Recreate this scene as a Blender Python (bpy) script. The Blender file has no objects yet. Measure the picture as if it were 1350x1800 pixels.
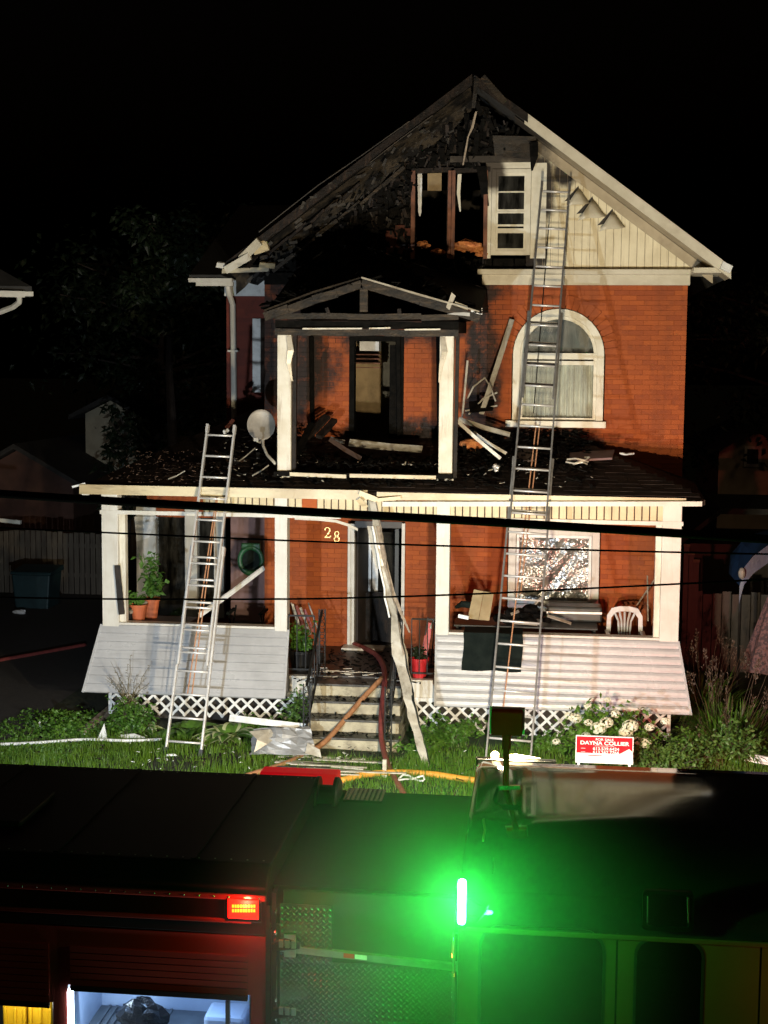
import bpy, math, random
from mathutils import Vector, Matrix
S = bpy.context.scene
COL = S.collection
PI = math.pi
# ------------------------------------------------------------------ camera
YAW = math.radians(6.5); PITCH = math.atan(260/2550); ROLL = .0085; FPX = 2550.0
CAM = Vector((2.3, -20.3, 5.2))
R0 = Vector((math.cos(YAW), math.sin(YAW), 0))
FW = Vector((-math.sin(YAW)*math.cos(PITCH), math.cos(YAW)*math.cos(PITCH), -math.sin(PITCH)))
U0 = R0.cross(FW)
RI = R0*math.cos(ROLL) + U0*math.sin(ROLL)
UP = U0*math.cos(ROLL) - R0*math.sin(ROLL)
cd = bpy.data.cameras.new('camera'); co = bpy.data.objects.new('camera', cd); COL.objects.link(co)
co.matrix_world = Matrix(((RI.x, UP.x, -FW.x, CAM.x), (RI.y, UP.y, -FW.y, CAM.y), (RI.z, UP.z, -FW.z, CAM.z), (0, 0, 0, 1)))
cd.sensor_fit = 'VERTICAL'; cd.sensor_height = 36; cd.lens = FPX/1800*36
cd.clip_start = .05; cd.clip_end = 2000
S.camera = co
# ------------------------------------------------------------------ night sky
W = bpy.data.worlds.new('World'); S.world = W; W.use_nodes = True
wn = W.node_tree; bg = wn.nodes['Background']
sky = wn.nodes.new('ShaderNodeTexSky'); sky.sky_type = 'NISHITA'; sky.sun_disc = False
sky.sun_elevation = math.radians(-4); sky.sun_rotation = math.radians(200)
wn.links.new(sky.outputs[0], bg.inputs[0]); bg.inputs[1].default_value = .05
sd = bpy.data.lights.new('street_fill', 'SUN'); sd.energy = .07; sd.color = (1, .62, .34); sd.angle = math.radians(12)   # added warm fill from behind the camera for the street side, no moon
so = bpy.data.objects.new('street_fill', sd); COL.objects.link(so); so.rotation_euler = (math.radians(52), 0, math.radians(24))
S.view_settings.view_transform = 'Standard'; S.view_settings.look = 'None'
S.view_settings.gamma = 1; S.view_settings.use_curve_mapping = False
S.view_settings.exposure = 0.0
S.cycles.use_denoising = True
S.cycles.max_bounces = 6; S.cycles.diffuse_bounces = 3; S.cycles.glossy_bounces = 3
S.cycles.transparent_max_bounces = 12; S.cycles.transmission_bounces = 3
S.cycles.sample_clamp_indirect = 4
S.cycles.use_light_tree = True

def at(px, py, Y=None, Z=None, X=None):
    "point of the place that photograph pixel (px, py) shows, on a known plane"
    d = FW + RI*((px-675)/FPX) + UP*((900-py)/FPX)
    if Y is not None: t = (Y-CAM.y)/d.y
    elif Z is not None: t = (Z-CAM.z)/d.z
    else: t = (X-CAM.x)/d.x
    return CAM + d*t

# ------------------------------------------------------------------ lamps of the truck, and one added fill (their housings are built with the truck)
def lamp(name, kind, loc, color, watts, size=.2, sy=None, aim=None, spot=None, blend=.6):
    l = bpy.data.lights.new(name, kind); l.color = color; l.energy = watts
    if kind == 'AREA':
        l.shape = 'RECTANGLE'; l.size = size; l.size_y = sy or size
    elif kind in ('POINT', 'SPOT'):
        l.shadow_soft_size = size
    if kind == 'SPOT': l.spot_size = math.radians(spot or 90); l.spot_blend = blend
    o = bpy.data.objects.new(name, l); COL.objects.link(o); o.location = loc
    if aim is not None:
        o.rotation_euler = (Vector(aim)-Vector(loc)).to_track_quat('-Z', 'Y').to_euler()
    return o
WARM = (1, .80, .50); COOL = (.78, .9, 1.0)
TZ = 1.9                      # height of the truck's body roof over the house's lawn; the road lies 3 m below it
LAMP_POLE = at(891, 1270, Y=-9.75)
LAMP_ROOF = Vector((1.98, -8.84, 2.10))
lamp('pole_floodlight_lamp', 'SPOT', LAMP_POLE+Vector((0, .16, 0)), WARM, 2300, .08, aim=(1.2, 0, 3.1), spot=112, blend=.85)
lamp('roof_floodlight_lamp', 'SPOT', LAMP_ROOF+Vector((0, .10, -.03)), (1, .92, .77), 1500, .06, aim=(1.2, 0, 1.6), spot=130, blend=.7)
lamp('side_floodlight_lamp', 'SPOT', (-1.9, -8.6, 1.62), COOL, 1900, .06, aim=(-.3, 0, 1.0), spot=132, blend=.85)
lamp('front_red_beacon_lamp', 'SPOT', (4.75, -8.6, 1.6), (1, .16, .12), 900, .05, aim=(4.3, 0, 1.5), spot=44, blend=.8)

lamp('second_roof_floodlight_lamp', 'SPOT', (3.15, -8.78, 1.90), WARM, 520, .06, aim=(.9, 2.2, 6.4), spot=55, blend=.9)
lamp('beige_house_fill_lamp', 'SPOT', (-4.1, -8.6, 1.62), COOL, 420, .06, aim=tuple(at(165, 760, Y=17)), spot=26, blend=.8)  # added lamp, put in to brighten the far beige house
# ------------------------------------------------------------------ node materials
class NT:
    def __init__(s, name):
        s.m = bpy.data.materials.new(name); s.m.use_nodes = True; s.t = s.m.node_tree
        s.p = s.t.nodes['Principled BSDF']; s.out = s.t.nodes['Material Output']
        s._pos = None
    def n(s, typ, **kw):
        x = s.t.nodes.new(typ)
        for k, v in kw.items(): setattr(x, k, v)
        return x
    def l(s, a, b): s.t.links.new(a, b)
    def pos(s):
        if s._pos is None: s._pos = s.n('ShaderNodeNewGeometry').outputs['Position']
        return s._pos
    def math(s, op, a, b=None, c=None, clamp=False):
        x = s.n('ShaderNodeMath', operation=op); x.use_clamp = clamp
        for i, v in enumerate((a, b, c)):
            if v is None: continue
            if isinstance(v, (int, float)): x.inputs[i].default_value = v
            else: s.l(v, x.inputs[i])
        return x.outputs[0]
    def noise(s, scale, detail=4, rough=.55, vec=None, stretch=None):
        x = s.n('ShaderNodeTexNoise'); x.inputs['Scale'].default_value = scale
        x.inputs['Detail'].default_value = detail; x.inputs['Roughness'].default_value = rough
        v = vec or s.pos()
        if stretch:
            mp = s.n('ShaderNodeMapping'); mp.inputs['Scale'].default_value = stretch; s.l(v, mp.inputs[0]); v = mp.outputs[0]
        s.l(v, x.inputs['Vector']); return x.outputs['Fac']
    def ramp(s, fac, lo, hi):
        x = s.n('ShaderNodeMapRange'); x.interpolation_type = 'SMOOTHSTEP'
        x.inputs['From Min'].default_value = lo; x.inputs['From Max'].default_value = hi
        s.l(fac, x.inputs['Value']); return x.outputs['Result']
    def mix(s, fac, a, b):
        x = s.n('ShaderNodeMix', data_type='RGBA')
        for i, v in ((0, fac), (6, a), (7, b)):
            if isinstance(v, (int, float)): x.inputs[i].default_value = v
            elif isinstance(v, tuple): x.inputs[i].default_value = (*v, 1)
            else: s.l(v, x.inputs[i])
        return x.outputs[2]
    def bump(s, h, strength, dist=.01):
        x = s.n('ShaderNodeBump'); x.inputs['Strength'].default_value = strength; x.inputs['Distance'].default_value = dist
        s.l(h, x.inputs['Height']); s.l(x.outputs[0], s.p.inputs['Normal'])
    def stain(s, spots, noise_scale=2.2, amt=.55):
        "soot mask: elliptical burnt patches (cx, cz, rx, rz) with ragged edges"
        sx = s.n('ShaderNodeSeparateXYZ'); s.l(s.pos(), sx.inputs[0])
        nz = s.noise(noise_scale, 6, .65); best = None
        for cx, cz, rx, rz in spots:
            a = s.math('DIVIDE', s.math('SUBTRACT', sx.outputs[0], cx), rx)
            b = s.math('DIVIDE', s.math('SUBTRACT', sx.outputs[2], cz), rz)
            d = s.math('SQRT', s.math('ADD', s.math('MULTIPLY', a, a), s.math('MULTIPLY', b, b)))
            v = s.math('SUBTRACT', s.math('ADD', 1.0, s.math('MULTIPLY', s.math('SUBTRACT', nz, .5), amt*2)), d)
            best = v if best is None else s.math('MAXIMUM', best, v)
        return s.ramp(best, -.12, .38)

M = {}
def mat(name, c1, c2=None, rough=.6, metal=0, scale=6, detail=5, bump=.0, bscale=40, coat=0, stains=None, soot=(.012, .010, .008),
        stretch=None, spec=.5, streak=None, rough2=None, lo=.35, hi=.68, transl=0, samt=.55):
    t = NT(name); c2 = c2 or tuple(x*.72 for x in c1)
    f = t.ramp(t.noise(scale, detail, .6, stretch=stretch), lo, hi)
    col = t.mix(f, c1, c2)
    if streak:
        g = t.ramp(t.noise(streak[0], 5, .7, stretch=streak[1]), .5, .78)
        col = t.mix(t.math('MULTIPLY', g, streak[3]), col, streak[2])
    r = rough
    if stains:
        k = t.stain(stains, amt=samt); col = t.mix(k, col, soot)
        t.l(t.math('ADD', t.math('MULTIPLY', k, .25), rough), t.p.inputs['Roughness'])
    elif rough2 is not None:
        t.l(t.math('ADD', t.math('MULTIPLY', f, rough2-rough), rough), t.p.inputs['Roughness'])
    else: t.p.inputs['Roughness'].default_value = r
    t.l(col, t.p.inputs['Base Color'])
    t.p.inputs['Metallic'].default_value = metal; t.p.inputs['Specular IOR Level'].default_value = spec
    if coat: t.p.inputs['Coat Weight'].default_value = coat; t.p.inputs['Coat Roughness'].default_value = .06
    if bump: t.bump(t.noise(bscale, 5, .6, stretch=stretch), bump, .01)
    M[name] = t.m; return t

SOOT_FRONT = [(1.25, 5.2, .32, 1.9), (-1.75, 5.6, .75, 1.6), (-.4, 5.95, 1.9, .55), (1.9, 4.0, 1.5, .35), (.4, 4.0, 1.4, .4), (1.15, 6.3, .55, .35), (-.4, 3.0, .35, .28)]
SOOT_GABLE = [(.55, 8.9, 1.7, 1.5), (-.8, 7.4, 1.9, 1.6), (1.5, 8.45, .65, .45), (2.05, 7.9, .30, .6), (2.1, 7.0, .13, .5), (2.45, 8.1, .22, .22)]
def brick_mat(name, a, b, c, soot=True):
    t = NT(name)
    sx = t.n('ShaderNodeSeparateXYZ'); t.l(t.pos(), sx.inputs[0])
    row = t.math('FLOOR', t.math('DIVIDE', t.math('SUBTRACT', sx.outputs[2], .7199), .075))
    cx = t.math('FLOOR', t.math('ADD', t.math('DIVIDE', t.math('ADD', sx.outputs[0], 2.17), .225), t.math('MULTIPLY', t.math('MODULO', row, 2), .5)))
    cb = t.n('ShaderNodeCombineXYZ'); t.l(cx, cb.inputs[0]); t.l(row, cb.inputs[1])
    wnz = t.n('ShaderNodeTexWhiteNoise', noise_dimensions='2D'); t.l(cb.outputs[0], wnz.inputs['Vector'])
    col = t.mix(wnz.outputs['Value'], a, b)
    col = t.mix(t.ramp(t.noise(9, 5, .65), .52, .8), col, c)
    if soot:
        k = t.stain(SOOT_FRONT, noise_scale=1.7, amt=.95); k = t.math('MULTIPLY', k, t.ramp(t.noise(6, 6, .7), .15, .5)); col = t.mix(k, col, (.016, .008, .006))
        w = t.ramp(t.noise(1.1, 4, .6, stretch=(2.2, 2.2, .5)), .45, .75); col = t.mix(t.math('MULTIPLY', w, .45), col, (.12, .030, .010))
    t.l(col, t.p.inputs['Base Color']); t.p.inputs['Roughness'].default_value = .78
    t.bump(t.noise(90, 5, .7), .35, .008); M[name] = t.m
brick_mat('brick', (.40, .086, .012), (.29, .057, .010), (.21, .044, .010))
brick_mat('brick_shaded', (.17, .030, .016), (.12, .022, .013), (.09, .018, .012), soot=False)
mat('mortar', (.29, .064, .012), (.22, .048, .011), rough=.95, bump=.4, bscale=120, stains=SOOT_FRONT)
mat('white_paint', (.62, .595, .53), (.52, .49, .43), rough=.42, scale=3, streak=(2.5, (9, 9, .7), (.40, .34, .24), .55), bump=.05)
mat('post_paint', (.64, .615, .56), (.55, .52, .46), rough=.45, scale=2.5, streak=(3, (9, 9, .6), (.42, .36, .26), .5), bump=.06, bscale=25)
mat('scorched_paint', (.72, .68, .58), (.60, .54, .42), rough=.5, scale=3, streak=(2.0, (6, 6, .8), (.22, .13, .06), .8), bump=.1, bscale=25)
mat('fascia_paint', (.62, .53, .34), (.44, .34, .19), rough=.4, scale=1.6, streak=(1.6, (1, 1, 6), (.12, .08, .045), .8), bump=.12, bscale=18)
mat('frieze_paint', (.62, .53, .33), (.50, .41, .24), rough=.5, scale=2.5, streak=(3, (10, 10, .8), (.30, .23, .13), .5), bump=.05)
mat('skirt_siding', (.47, .47, .48), (.38, .38, .39), rough=.27, scale=1.8, streak=(2.4, (1, 1, 14), (.26, .25, .25), .6), bump=.30, bscale=22, spec=1.0, rough2=.40)
mat('gable_siding', (.76, .68, .48), (.64, .56, .38), rough=.55, scale=2.2, streak=(2.6, (8, 8, .6), (.26, .19, .10), .55), bump=.06, stains=SOOT_GABLE, soot=(.03, .022, .015))
mat('rake_paint', (.62, .57, .45), (.50, .45, .34), rough=.45, scale=1.8, streak=(2.6, (1, 6, 1), (.3, .24, .15), .4), bump=.05, stains=[(1.0, 9.5, 1.15, 1.1)], soot=(.03, .022, .015))
mat('soffit_paint', (.42, .35, .24), (.32, .26, .17), rough=.5, scale=1.8, streak=(2.6, (1, 4, 1), (.16, .12, .07), .5), stains=[(1.3, 9.0, 1.4, 1.1)], soot=(.03, .022, .015))
mat('window_paint', (.74, .70, .58), (.62, .57, .44), rough=.4, scale=4, stains=[(1.35, 8.1, .25, .3)], soot=(.06, .045, .03))
mat('char', (.0065, .0058, .005), (.003, .003, .0027), rough=.68, scale=8, bump=.9, bscale=22, streak=(5, (1, 1, 3), (.018, .013, .009), .45), spec=.04)
mat('char_wood', (.018, .012, .009), (.006, .005, .004), rough=.6, scale=6, bump=.8, bscale=30, streak=(3, (6, 6, 1.2), (.07, .04, .024), .6), spec=.2)
mat('burnt_beam', (.032, .023, .014), (.008, .007, .006), rough=.55, scale=4, bump=.8, bscale=28, streak=(3, (1, 1, 8), (.14, .09, .05), .6), spec=.25)
mat('ash', (.040, .032, .023), (.012, .010, .008), rough=.8, scale=11, lo=.42, hi=.6)
mat('scorched_soffit', (.050, .038, .025), (.008, .007, .006), rough=.8, scale=3.2, lo=.36, hi=.60, bump=.8, bscale=16, streak=(2.2, (1, 1, 1), (.004, .004, .004), .9), spec=.15)
mat('brown_stud', (.22, .085, .045), (.10, .04, .025), rough=.7, scale=5, bump=.3, streak=(3, (8, 8, .7), (.02, .015, .012), .8))
mat('attic_red', (.14, .030, .014), (.05, .014, .009), rough=.7, scale=7, bump=.4)
mat('roof_shingle', (.045, .032, .028), (.022, .017, .016), spec=.1, rough=.9, scale=5, bump=.7, bscale=60)
mat('dark_roof', (.03, .028, .026), (.018, .017, .016), rough=.85, scale=4, bump=.5, bscale=50)
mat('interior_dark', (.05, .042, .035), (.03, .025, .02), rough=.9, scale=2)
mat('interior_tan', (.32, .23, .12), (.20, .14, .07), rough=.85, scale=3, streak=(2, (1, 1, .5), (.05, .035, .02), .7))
mat('interior_purple', (.20, .12, .115), (.14, .085, .08), rough=.85, scale=3)
mat('curtain', (.84, .82, .74), (.70, .68, .60), rough=.9, scale=8, stretch=(6, 6, .6))
mat('insulation', (.62, .25, .08), (.40, .12, .04), rough=.95, scale=14, bump=.8, bscale=40)
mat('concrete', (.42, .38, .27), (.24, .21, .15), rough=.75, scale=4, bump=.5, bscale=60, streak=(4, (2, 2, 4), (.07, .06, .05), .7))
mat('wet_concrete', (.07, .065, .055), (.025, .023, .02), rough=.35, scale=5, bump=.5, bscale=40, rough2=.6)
mat('iron', (.007, .0065, .006), (.012, .011, .010), rough=.5, bump=.2, spec=.25)
mat('aluminium', (.66, .64, .62), (.55, .53, .51), rough=.33, metal=.35, scale=9, bump=.05, bscale=60)
mat('rail_metal', (.24, .235, .23), (.16, .155, .15), rough=.40, metal=.4, scale=8, bump=.1, bscale=60)
mat('sheet_metal', (.42, .42, .42), (.30, .30, .30), rough=.42, metal=.3, scale=5, bump=.3, bscale=18)
mat('dark_metal', (.018, .020, .018), (.012, .013, .012), rough=.45, metal=.3)
mat('trim_metal', (.60, .56, .47), (.40, .35, .27), rough=.38, metal=.25, scale=4, streak=(3, (2, 2, 2), (.12, .09, .06), .7), bump=.25, bscale=14)
mat('white_vinyl', (.78, .78, .76), (.62, .62, .60), rough=.35, scale=6, streak=(4, (2, 2, 2), (.2, .18, .15), .4))
mat('lumber', (.34, .27, .20), (.20, .155, .11), rough=.75, scale=5, stretch=(3, 3, 3), bump=.3)
mat('dark_wood', (.035, .024, .018), (.020, .015, .012), rough=.5, scale=5, bump=.2)
mat('dish_grey', (.30, .27, .23), (.22, .20, .17), rough=.5, scale=5, metal=.1)
mat('terracotta', (.50, .13, .045), (.38, .09, .03), rough=.7, scale=7)
mat('red_plastic', (.50, .025, .03), (.38, .018, .022), rough=.35)
mat('green_plastic', (.010, .075, .028), (.007, .05, .018), rough=.5)
mat('white_plastic', (.60, .60, .58), (.50, .50, .48), rough=.35)
mat('black_cloth', (.006, .010, .009), (.010, .015, .013), spec=.1, rough=.85, scale=8, bump=.15, bscale=30)
mat('black_rubber', (.02, .019, .018), (.012, .012, .012), rough=.5)
mat('cardboard', (.38, .30, .17), (.28, .21, .11), rough=.7, scale=4)
mat('brown_board', (.10, .055, .035), (.06, .035, .025), rough=.7, scale=4)
mat('gold', (.75, .50, .18), (.65, .42, .14), rough=.35, metal=.6)
mat('hose_tan', (.36, .17, .075), (.26, .115, .05), rough=.7, scale=18, bump=.3, bscale=120)
mat('hose_orange', (.60, .27, .03), (.50, .21, .02), rough=.6, scale=18, bump=.3, bscale=120)
mat('hose_red', (.20, .035, .030), (.13, .022, .02), rough=.7, scale=18, bump=.3, bscale=120)
mat('rope', (.45, .22, .11), (.32, .15, .08), rough=.8, scale=30)
mat('cable', (.006, .0055, .005), (.004, .004, .004), rough=.9, spec=.05)
def leaf_mat(name, a, b, tr=.25, rough=.5):
    t = mat(name, a, b, rough=rough, scale=5, lo=.3, hi=.7)
    tr_ = t.n('ShaderNodeBsdfTranslucent'); mx = t.n('ShaderNodeMixShader'); mx.inputs[0].default_value = tr
    tr_.inputs[0].default_value = (*[min(1, x*1.4) for x in a], 1)
    t.l(t.p.outputs[0], mx.inputs[1]); t.l(tr_.outputs[0], mx.inputs[2]); t.l(mx.outputs[0], t.out.inputs[0])
leaf_mat('grass', (.125, .23, .016), (.07, .155, .012), .4)
leaf_mat('leaf_mid', (.10, .21, .022), (.045, .12, .014))
leaf_mat('leaf_bright', (.11, .21, .04), (.05, .12, .025))
leaf_mat('leaf_dark', (.022, .036, .014), (.012, .024, .009))
leaf_mat('leaf_pot', (.10, .22, .03), (.05, .13, .02))
leaf_mat('hosta', (.13, .25, .035), (.06, .15, .02))
leaf_mat('hosta_edge', (.55, .58, .32), (.42, .48, .22))
leaf_mat('straw', (.16, .13, .06), (.09, .075, .035))
leaf_mat('plume', (.12, .08, .055), (.07, .05, .035))
leaf_mat('bloom', (.80, .79, .66), (.68, .70, .52))
leaf_mat('petal_pink', (.55, .20, .22), (.42, .14, .16))
mat('bark', (.06, .045, .035), (.035, .028, .022), rough=.9, bump=.6)
mat('soil', (.022, .030, .010), (.014, .018, .008), rough=.95, scale=3, bump=.6, bscale=30)
mat('asphalt', (.040, .038, .036), (.028, .027, .026), rough=.85, scale=12, bump=.5, bscale=200)
mat('gravel_path', (.08, .075, .06), (.05, .047, .04), rough=.85, scale=10, bump=.5, bscale=120)
mat('fence_wood', (.12, .10, .075), (.075, .06, .045), rough=.8, scale=3, stretch=(6, 6, .6), bump=.2)
mat('beige_siding', (.42, .36, .25), (.34, .29, .20), rough=.7, scale=3)
mat('brown_siding', (.09, .04, .028), (.065, .03, .02), rough=.8, scale=3)
mat('teal_plastic', (.015, .042, .046), (.011, .03, .034), rough=.5)
mat('blue_tarp', (.014, .042, .11), (.010, .03, .075), rough=.45, bump=.4, bscale=8)
mat('umbrella_cloth', (.13, .065, .065), (.05, .03, .034), rough=.85, scale=22, detail=2, lo=.46, hi=.54)
mat('stone', (.22, .17, .12), (.13, .10, .075), rough=.85, bump=.5, bscale=14)
# truck
mat('truck_red', (.085, .014, .010), (.070, .011, .008), rough=.22, coat=.8, scale=2, bump=.02, bscale=5)
mat('truck_cab', (.15, .085, .040), (.13, .074, .034), rough=.20, coat=.6, scale=2)
mat('truck_black', (.003, .003, .0028), (.005, .0045, .004), rough=.55, scale=6, spec=.10)
mat('panel_black', (.035, .04, .036), (.028, .032, .029), rough=.45, scale=6)
mat('bright_red', (.62, .010, .015), (.52, .008, .012), rough=.25, coat=.5)
mat('chrome', (.75, .75, .74), (.68, .68, .67), rough=.10, metal=1, scale=9)
mat('treadplate', (.42, .43, .42), (.32, .33, .32), rough=.24, metal=.9, scale=6)
mat('roof_black', (.020, .021, .018), (.016, .017, .014), rough=.07, scale=3, bump=.10, bscale=1.3, coat=.6, spec=.7)
mat('yellow_plastic', (.80, .50, .02), (.72, .43, .015), rough=.35)
mat('compartment', (.42, .50, .62), (.36, .43, .55), rough=.4, scale=3)
mat('compartment_grey', (.12, .14, .15), (.08, .09, .10), rough=.4)
mat('black_bag', (.012, .012, .012), (.018, .018, .018), rough=.16, bump=.9, bscale=11)
mat('lamp_back', (.62, .045, .012), (.50, .036, .010), rough=.65, spec=.0)
mat('reflector_white', (.75, .75, .75), rough=.2)
mat('sign_red', (.62, .008, .018), (.55, .007, .015), rough=.35, spec=.3)
mat('sign_white', (.80, .80, .80), (.74, .74, .74), rough=.4)
def emit(name, c, s):
    t = NT(name); t.p.inputs['Base Color'].default_value = (*c, 1); t.p.inputs['Emission Color'].default_value = (*c, 1)
    t.p.inputs['Emission Strength'].default_value = s; M[name] = t.m
emit('green_led', (.10, 1, .30), 90); emit('green_led_core', (.75, 1, .95), 60)
emit('red_led', (1, .010, .004), 2.2); emit('red_led_core', (1, .22, .01), 3.2)
emit('red_lens', (.72, .003, .012), .45); emit('warm_glow', (1, .78, .46), 1.7); emit('warm_lamp', (1, .86, .60), 60); emit('white_led', (.72, .88, 1), 40); emit('cool_lamp', (.8, .9, 1), 40)
def glass(name, tint=(.8, .85, .82), ref=.10, rough=.02, bump=0, bscale=5, dirt=0):
    t = NT(name); t.t.nodes.remove(t.p)
    tr = t.n('ShaderNodeBsdfTransparent'); tr.inputs[0].default_value = (*tint, 1)
    gl = t.n('ShaderNodeBsdfGlossy'); gl.inputs['Roughness'].default_value = rough
    lw = t.n('ShaderNodeLayerWeight'); lw.inputs[0].default_value = .35
    f = t.math('ADD', t.math('MULTIPLY', lw.outputs['Fresnel'], .6), ref, clamp=True)
    mx = t.n('ShaderNodeMixShader'); t.l(f, mx.inputs[0]); t.l(tr.outputs[0], mx.inputs[1]); t.l(gl.outputs[0], mx.inputs[2])
    last = mx.outputs[0]
    if dirt:
        df = t.n('ShaderNodeBsdfDiffuse'); df.inputs[0].default_value = (.4, .38, .33, 1)
        m2 = t.n('ShaderNodeMixShader'); t.l(t.math('MULTIPLY', t.ramp(t.noise(3, 5, .6, stretch=(3, 3, .7)), .3, .75), dirt), m2.inputs[0])
        t.l(last, m2.inputs[1]); t.l(df.outputs[0], m2.inputs[2]); last = m2.outputs[0]
    if bump:
        b = t.n('ShaderNodeBump'); b.inputs['Strength'].default_value = bump; b.inputs['Distance'].default_value = .022
        t.l(t.noise(bscale, 1.2 if bump else 3, .5), b.inputs['Height']); t.l(b.outputs[0], gl.inputs['Normal'])
    t.l(last, t.out.inputs[0]); M[name] = t.m
glass('glass', (.95, .97, .95), .06, dirt=.30); glass('glass_dark', (.25, .28, .27), .08, dirt=.1)
glass('cab_glass', (.10, .11, .10), .10)
glass('film', (.50, .53, .50), .24, .27, bump=.9, bscale=19, dirt=.7)
glass('lamp_glass', (.7, .75, .72), .15)

# ------------------------------------------------------------------ mesh helpers
OFF = {}
rnd = random.Random(28)
def U(a, b): return rnd.uniform(a, b)
class MB:
    def __init__(s): s.v = []; s.f = []; s.mi = []; s.cur = 0
    def add(s, vs, fs):
        o = len(s.v); s.v += [tuple(x) for x in vs]
        for f in fs: s.f.append(tuple(i+o for i in f)); s.mi.append(s.cur)
        return s
    def box(s, x0, x1, y0, y1, z0, z1):
        return s.add([(x0,y0,z0),(x1,y0,z0),(x1,y1,z0),(x0,y1,z0),(x0,y0,z1),(x1,y0,z1),(x1,y1,z1),(x0,y1,z1)],
              [(0,3,2,1),(4,5,6,7),(0,1,5,4),(1,2,6,5),(2,3,7,6),(3,0,4,7)])
    def obox(s, c, ax, ay, az):
        "box from centre and three half-axis vectors"
        c = Vector(c); P = []
        for k in (-1, 1):
            for a, b in ((-1,-1),(1,-1),(1,1),(-1,1)): P.append(c + ax*a + ay*b + az*k)
        return s.add(P, [(0,3,2,1),(4,5,6,7),(0,1,5,4),(1,2,6,5),(2,3,7,6),(3,0,4,7)])
    def beam(s, p, q, w, h, side=None):
        "bar from p to q, w across `side`, h across the other direction"
        p = Vector(p); q = Vector(q); d = (q-p); L = d.length; d = d/L
        sd = Vector(side) if side is not None else Vector((1, 0, 0))
        if abs(sd.dot(d)) > .95: sd = Vector((0, 1, 0))
        sd = (sd - d*sd.dot(d)).normalized(); n = d.cross(sd)
        return s.obox((p+q)/2, sd*(w/2), n*(h/2), d*(L/2))
    def tube(s, pts, r, n=8, caps=True):
        pts = [Vector(p) for p in pts]; rs = r if isinstance(r, (list, tuple)) else [r]*len(pts)
        up = None; P = []
        for i, p in enumerate(pts):
            d = (pts[min(i+1, len(pts)-1)] - pts[max(i-1, 0)]).normalized()
            if up is None: up = Vector((0, 0, 1)) if abs(d.z) < .9 else Vector((0, 1, 0))
            a = (up - d*up.dot(d)).normalized(); b = d.cross(a); up = a
            for k in range(n):
                t = 2*PI*k/n; P.append(p + a*(math.cos(t)*rs[i]) + b*(math.sin(t)*rs[i]))
        F = [(i*n+k, i*n+(k+1) % n, (i+1)*n+(k+1) % n, (i+1)*n+k) for i in range(len(pts)-1) for k in range(n)]
        if caps: F += [tuple(range(n-1, -1, -1)), tuple((len(pts)-1)*n+k for k in range(n))]
        return s.add(P, F)
    def prism(s, poly, d):
        "planar polygon swept by vector d"
        d = Vector(d); n = len(poly); P = [Vector(p) for p in poly]; P += [p+d for p in P]
        return s.add(P, [tuple(range(n-1, -1, -1)), tuple(range(n, 2*n))] + [(i, (i+1) % n, n+(i+1) % n, n+i) for i in range(n)])
    def lathe(s, prof, c, n=20, a0=0, a1=2*PI):
        c = Vector(c); full = abs(a1-a0-2*PI) < 1e-6; m = n if full else n+1; P = []
        for r, z in prof:
            for k in range(m):
                t = a0+(a1-a0)*k/n; P.append(c+Vector((r*math.cos(t), r*math.sin(t), z)))
        F = []
        for i in range(len(prof)-1):
            for k in range(n):
                k2 = (k+1) % m; F.append((i*m+k, i*m+k2, (i+1)*m+k2, (i+1)*m+k))
        return s.add(P, F)
    def blob(s, c, r, n=10, m=6, jit=.15, sq=(1, 1, 1)):
        c = Vector(c); P = []
        for i in range(m+1):
            th = PI*i/m
            for k in range(n):
                ph = 2*PI*k/n; q = r*(1+U(-jit, jit))
                P.append(c+Vector((q*math.sin(th)*math.cos(ph)*sq[0], q*math.sin(th)*math.sin(ph)*sq[1], q*math.cos(th)*sq[2])))
        return s.add(P, [(i*n+k, (i+1)*n+k, (i+1)*n+(k+1) % n, i*n+(k+1) % n) for i in range(m) for k in range(n)])
    def leaf(s, p, d, L, w, nrm=None, bend=.25):
        "a folded, bent leaf from p along d"
        p = Vector(p); d = Vector(d).normalized()
        nr = Vector(nrm) if nrm is not None else Vector((U(-1,1), U(-1,1), U(.2,1.2)))
        a = d.cross(nr)
        if a.length < 1e-4: a = d.orthogonal()
        a.normalize(); n = a.cross(d)
        m = p+d*(L*.5)+n*(L*.08); e = p+d*L-Vector((0, 0, 1))*(L*bend)
        return s.add([p, m+a*(w/2)-n*(w*.12), e, m-a*(w/2)-n*(w*.12), m], [(0, 1, 4), (1, 2, 4), (2, 3, 4), (3, 0, 4)])
    def blade(s, p, d, L, w, droop=.5, seg=4):
        p = Vector(p); d = Vector(d).normalized(); h = Vector((d.x, d.y, 0))
        side = Vector((-h.y, h.x, 0)); side = side.normalized() if side.length > 1e-4 else Vector((1, 0, 0))
        P = []
        for i in range(seg+1):
            t = i/seg; q = p + d*(L*t) + (h*.35 - Vector((0, 0, 1)))*(L*droop*t*t)
            ww = w*.5*(1-t**2.2)+.0006; P += [q-side*ww, q+side*ww]
        return s.add(P, [(2*i, 2*i+1, 2*i+3, 2*i+2) for i in range(seg)])
    def strip(s, pts, widths, sides, thick=.004):
        "a bent flat strip"
        P = []
        for p, w, sd in zip(pts, widths, sides):
            p = Vector(p); sd = Vector(sd).normalized()*w/2; P += [p-sd, p+sd]
        k = len(P); off = Vector((0, thick, 0)); P += [Vector(p)+off for p in P]
        F = []
        n = len(pts)
        for i in range(n-1):
            F += [(2*i, 2*i+1, 2*i+3, 2*i+2), (k+2*i, k+2*i+2, k+2*i+3, k+2*i+1), (2*i, 2*i+2, k+2*i+2, k+2*i), (2*i+1, k+2*i+1, k+2*i+3, 2*i+3)]
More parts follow.
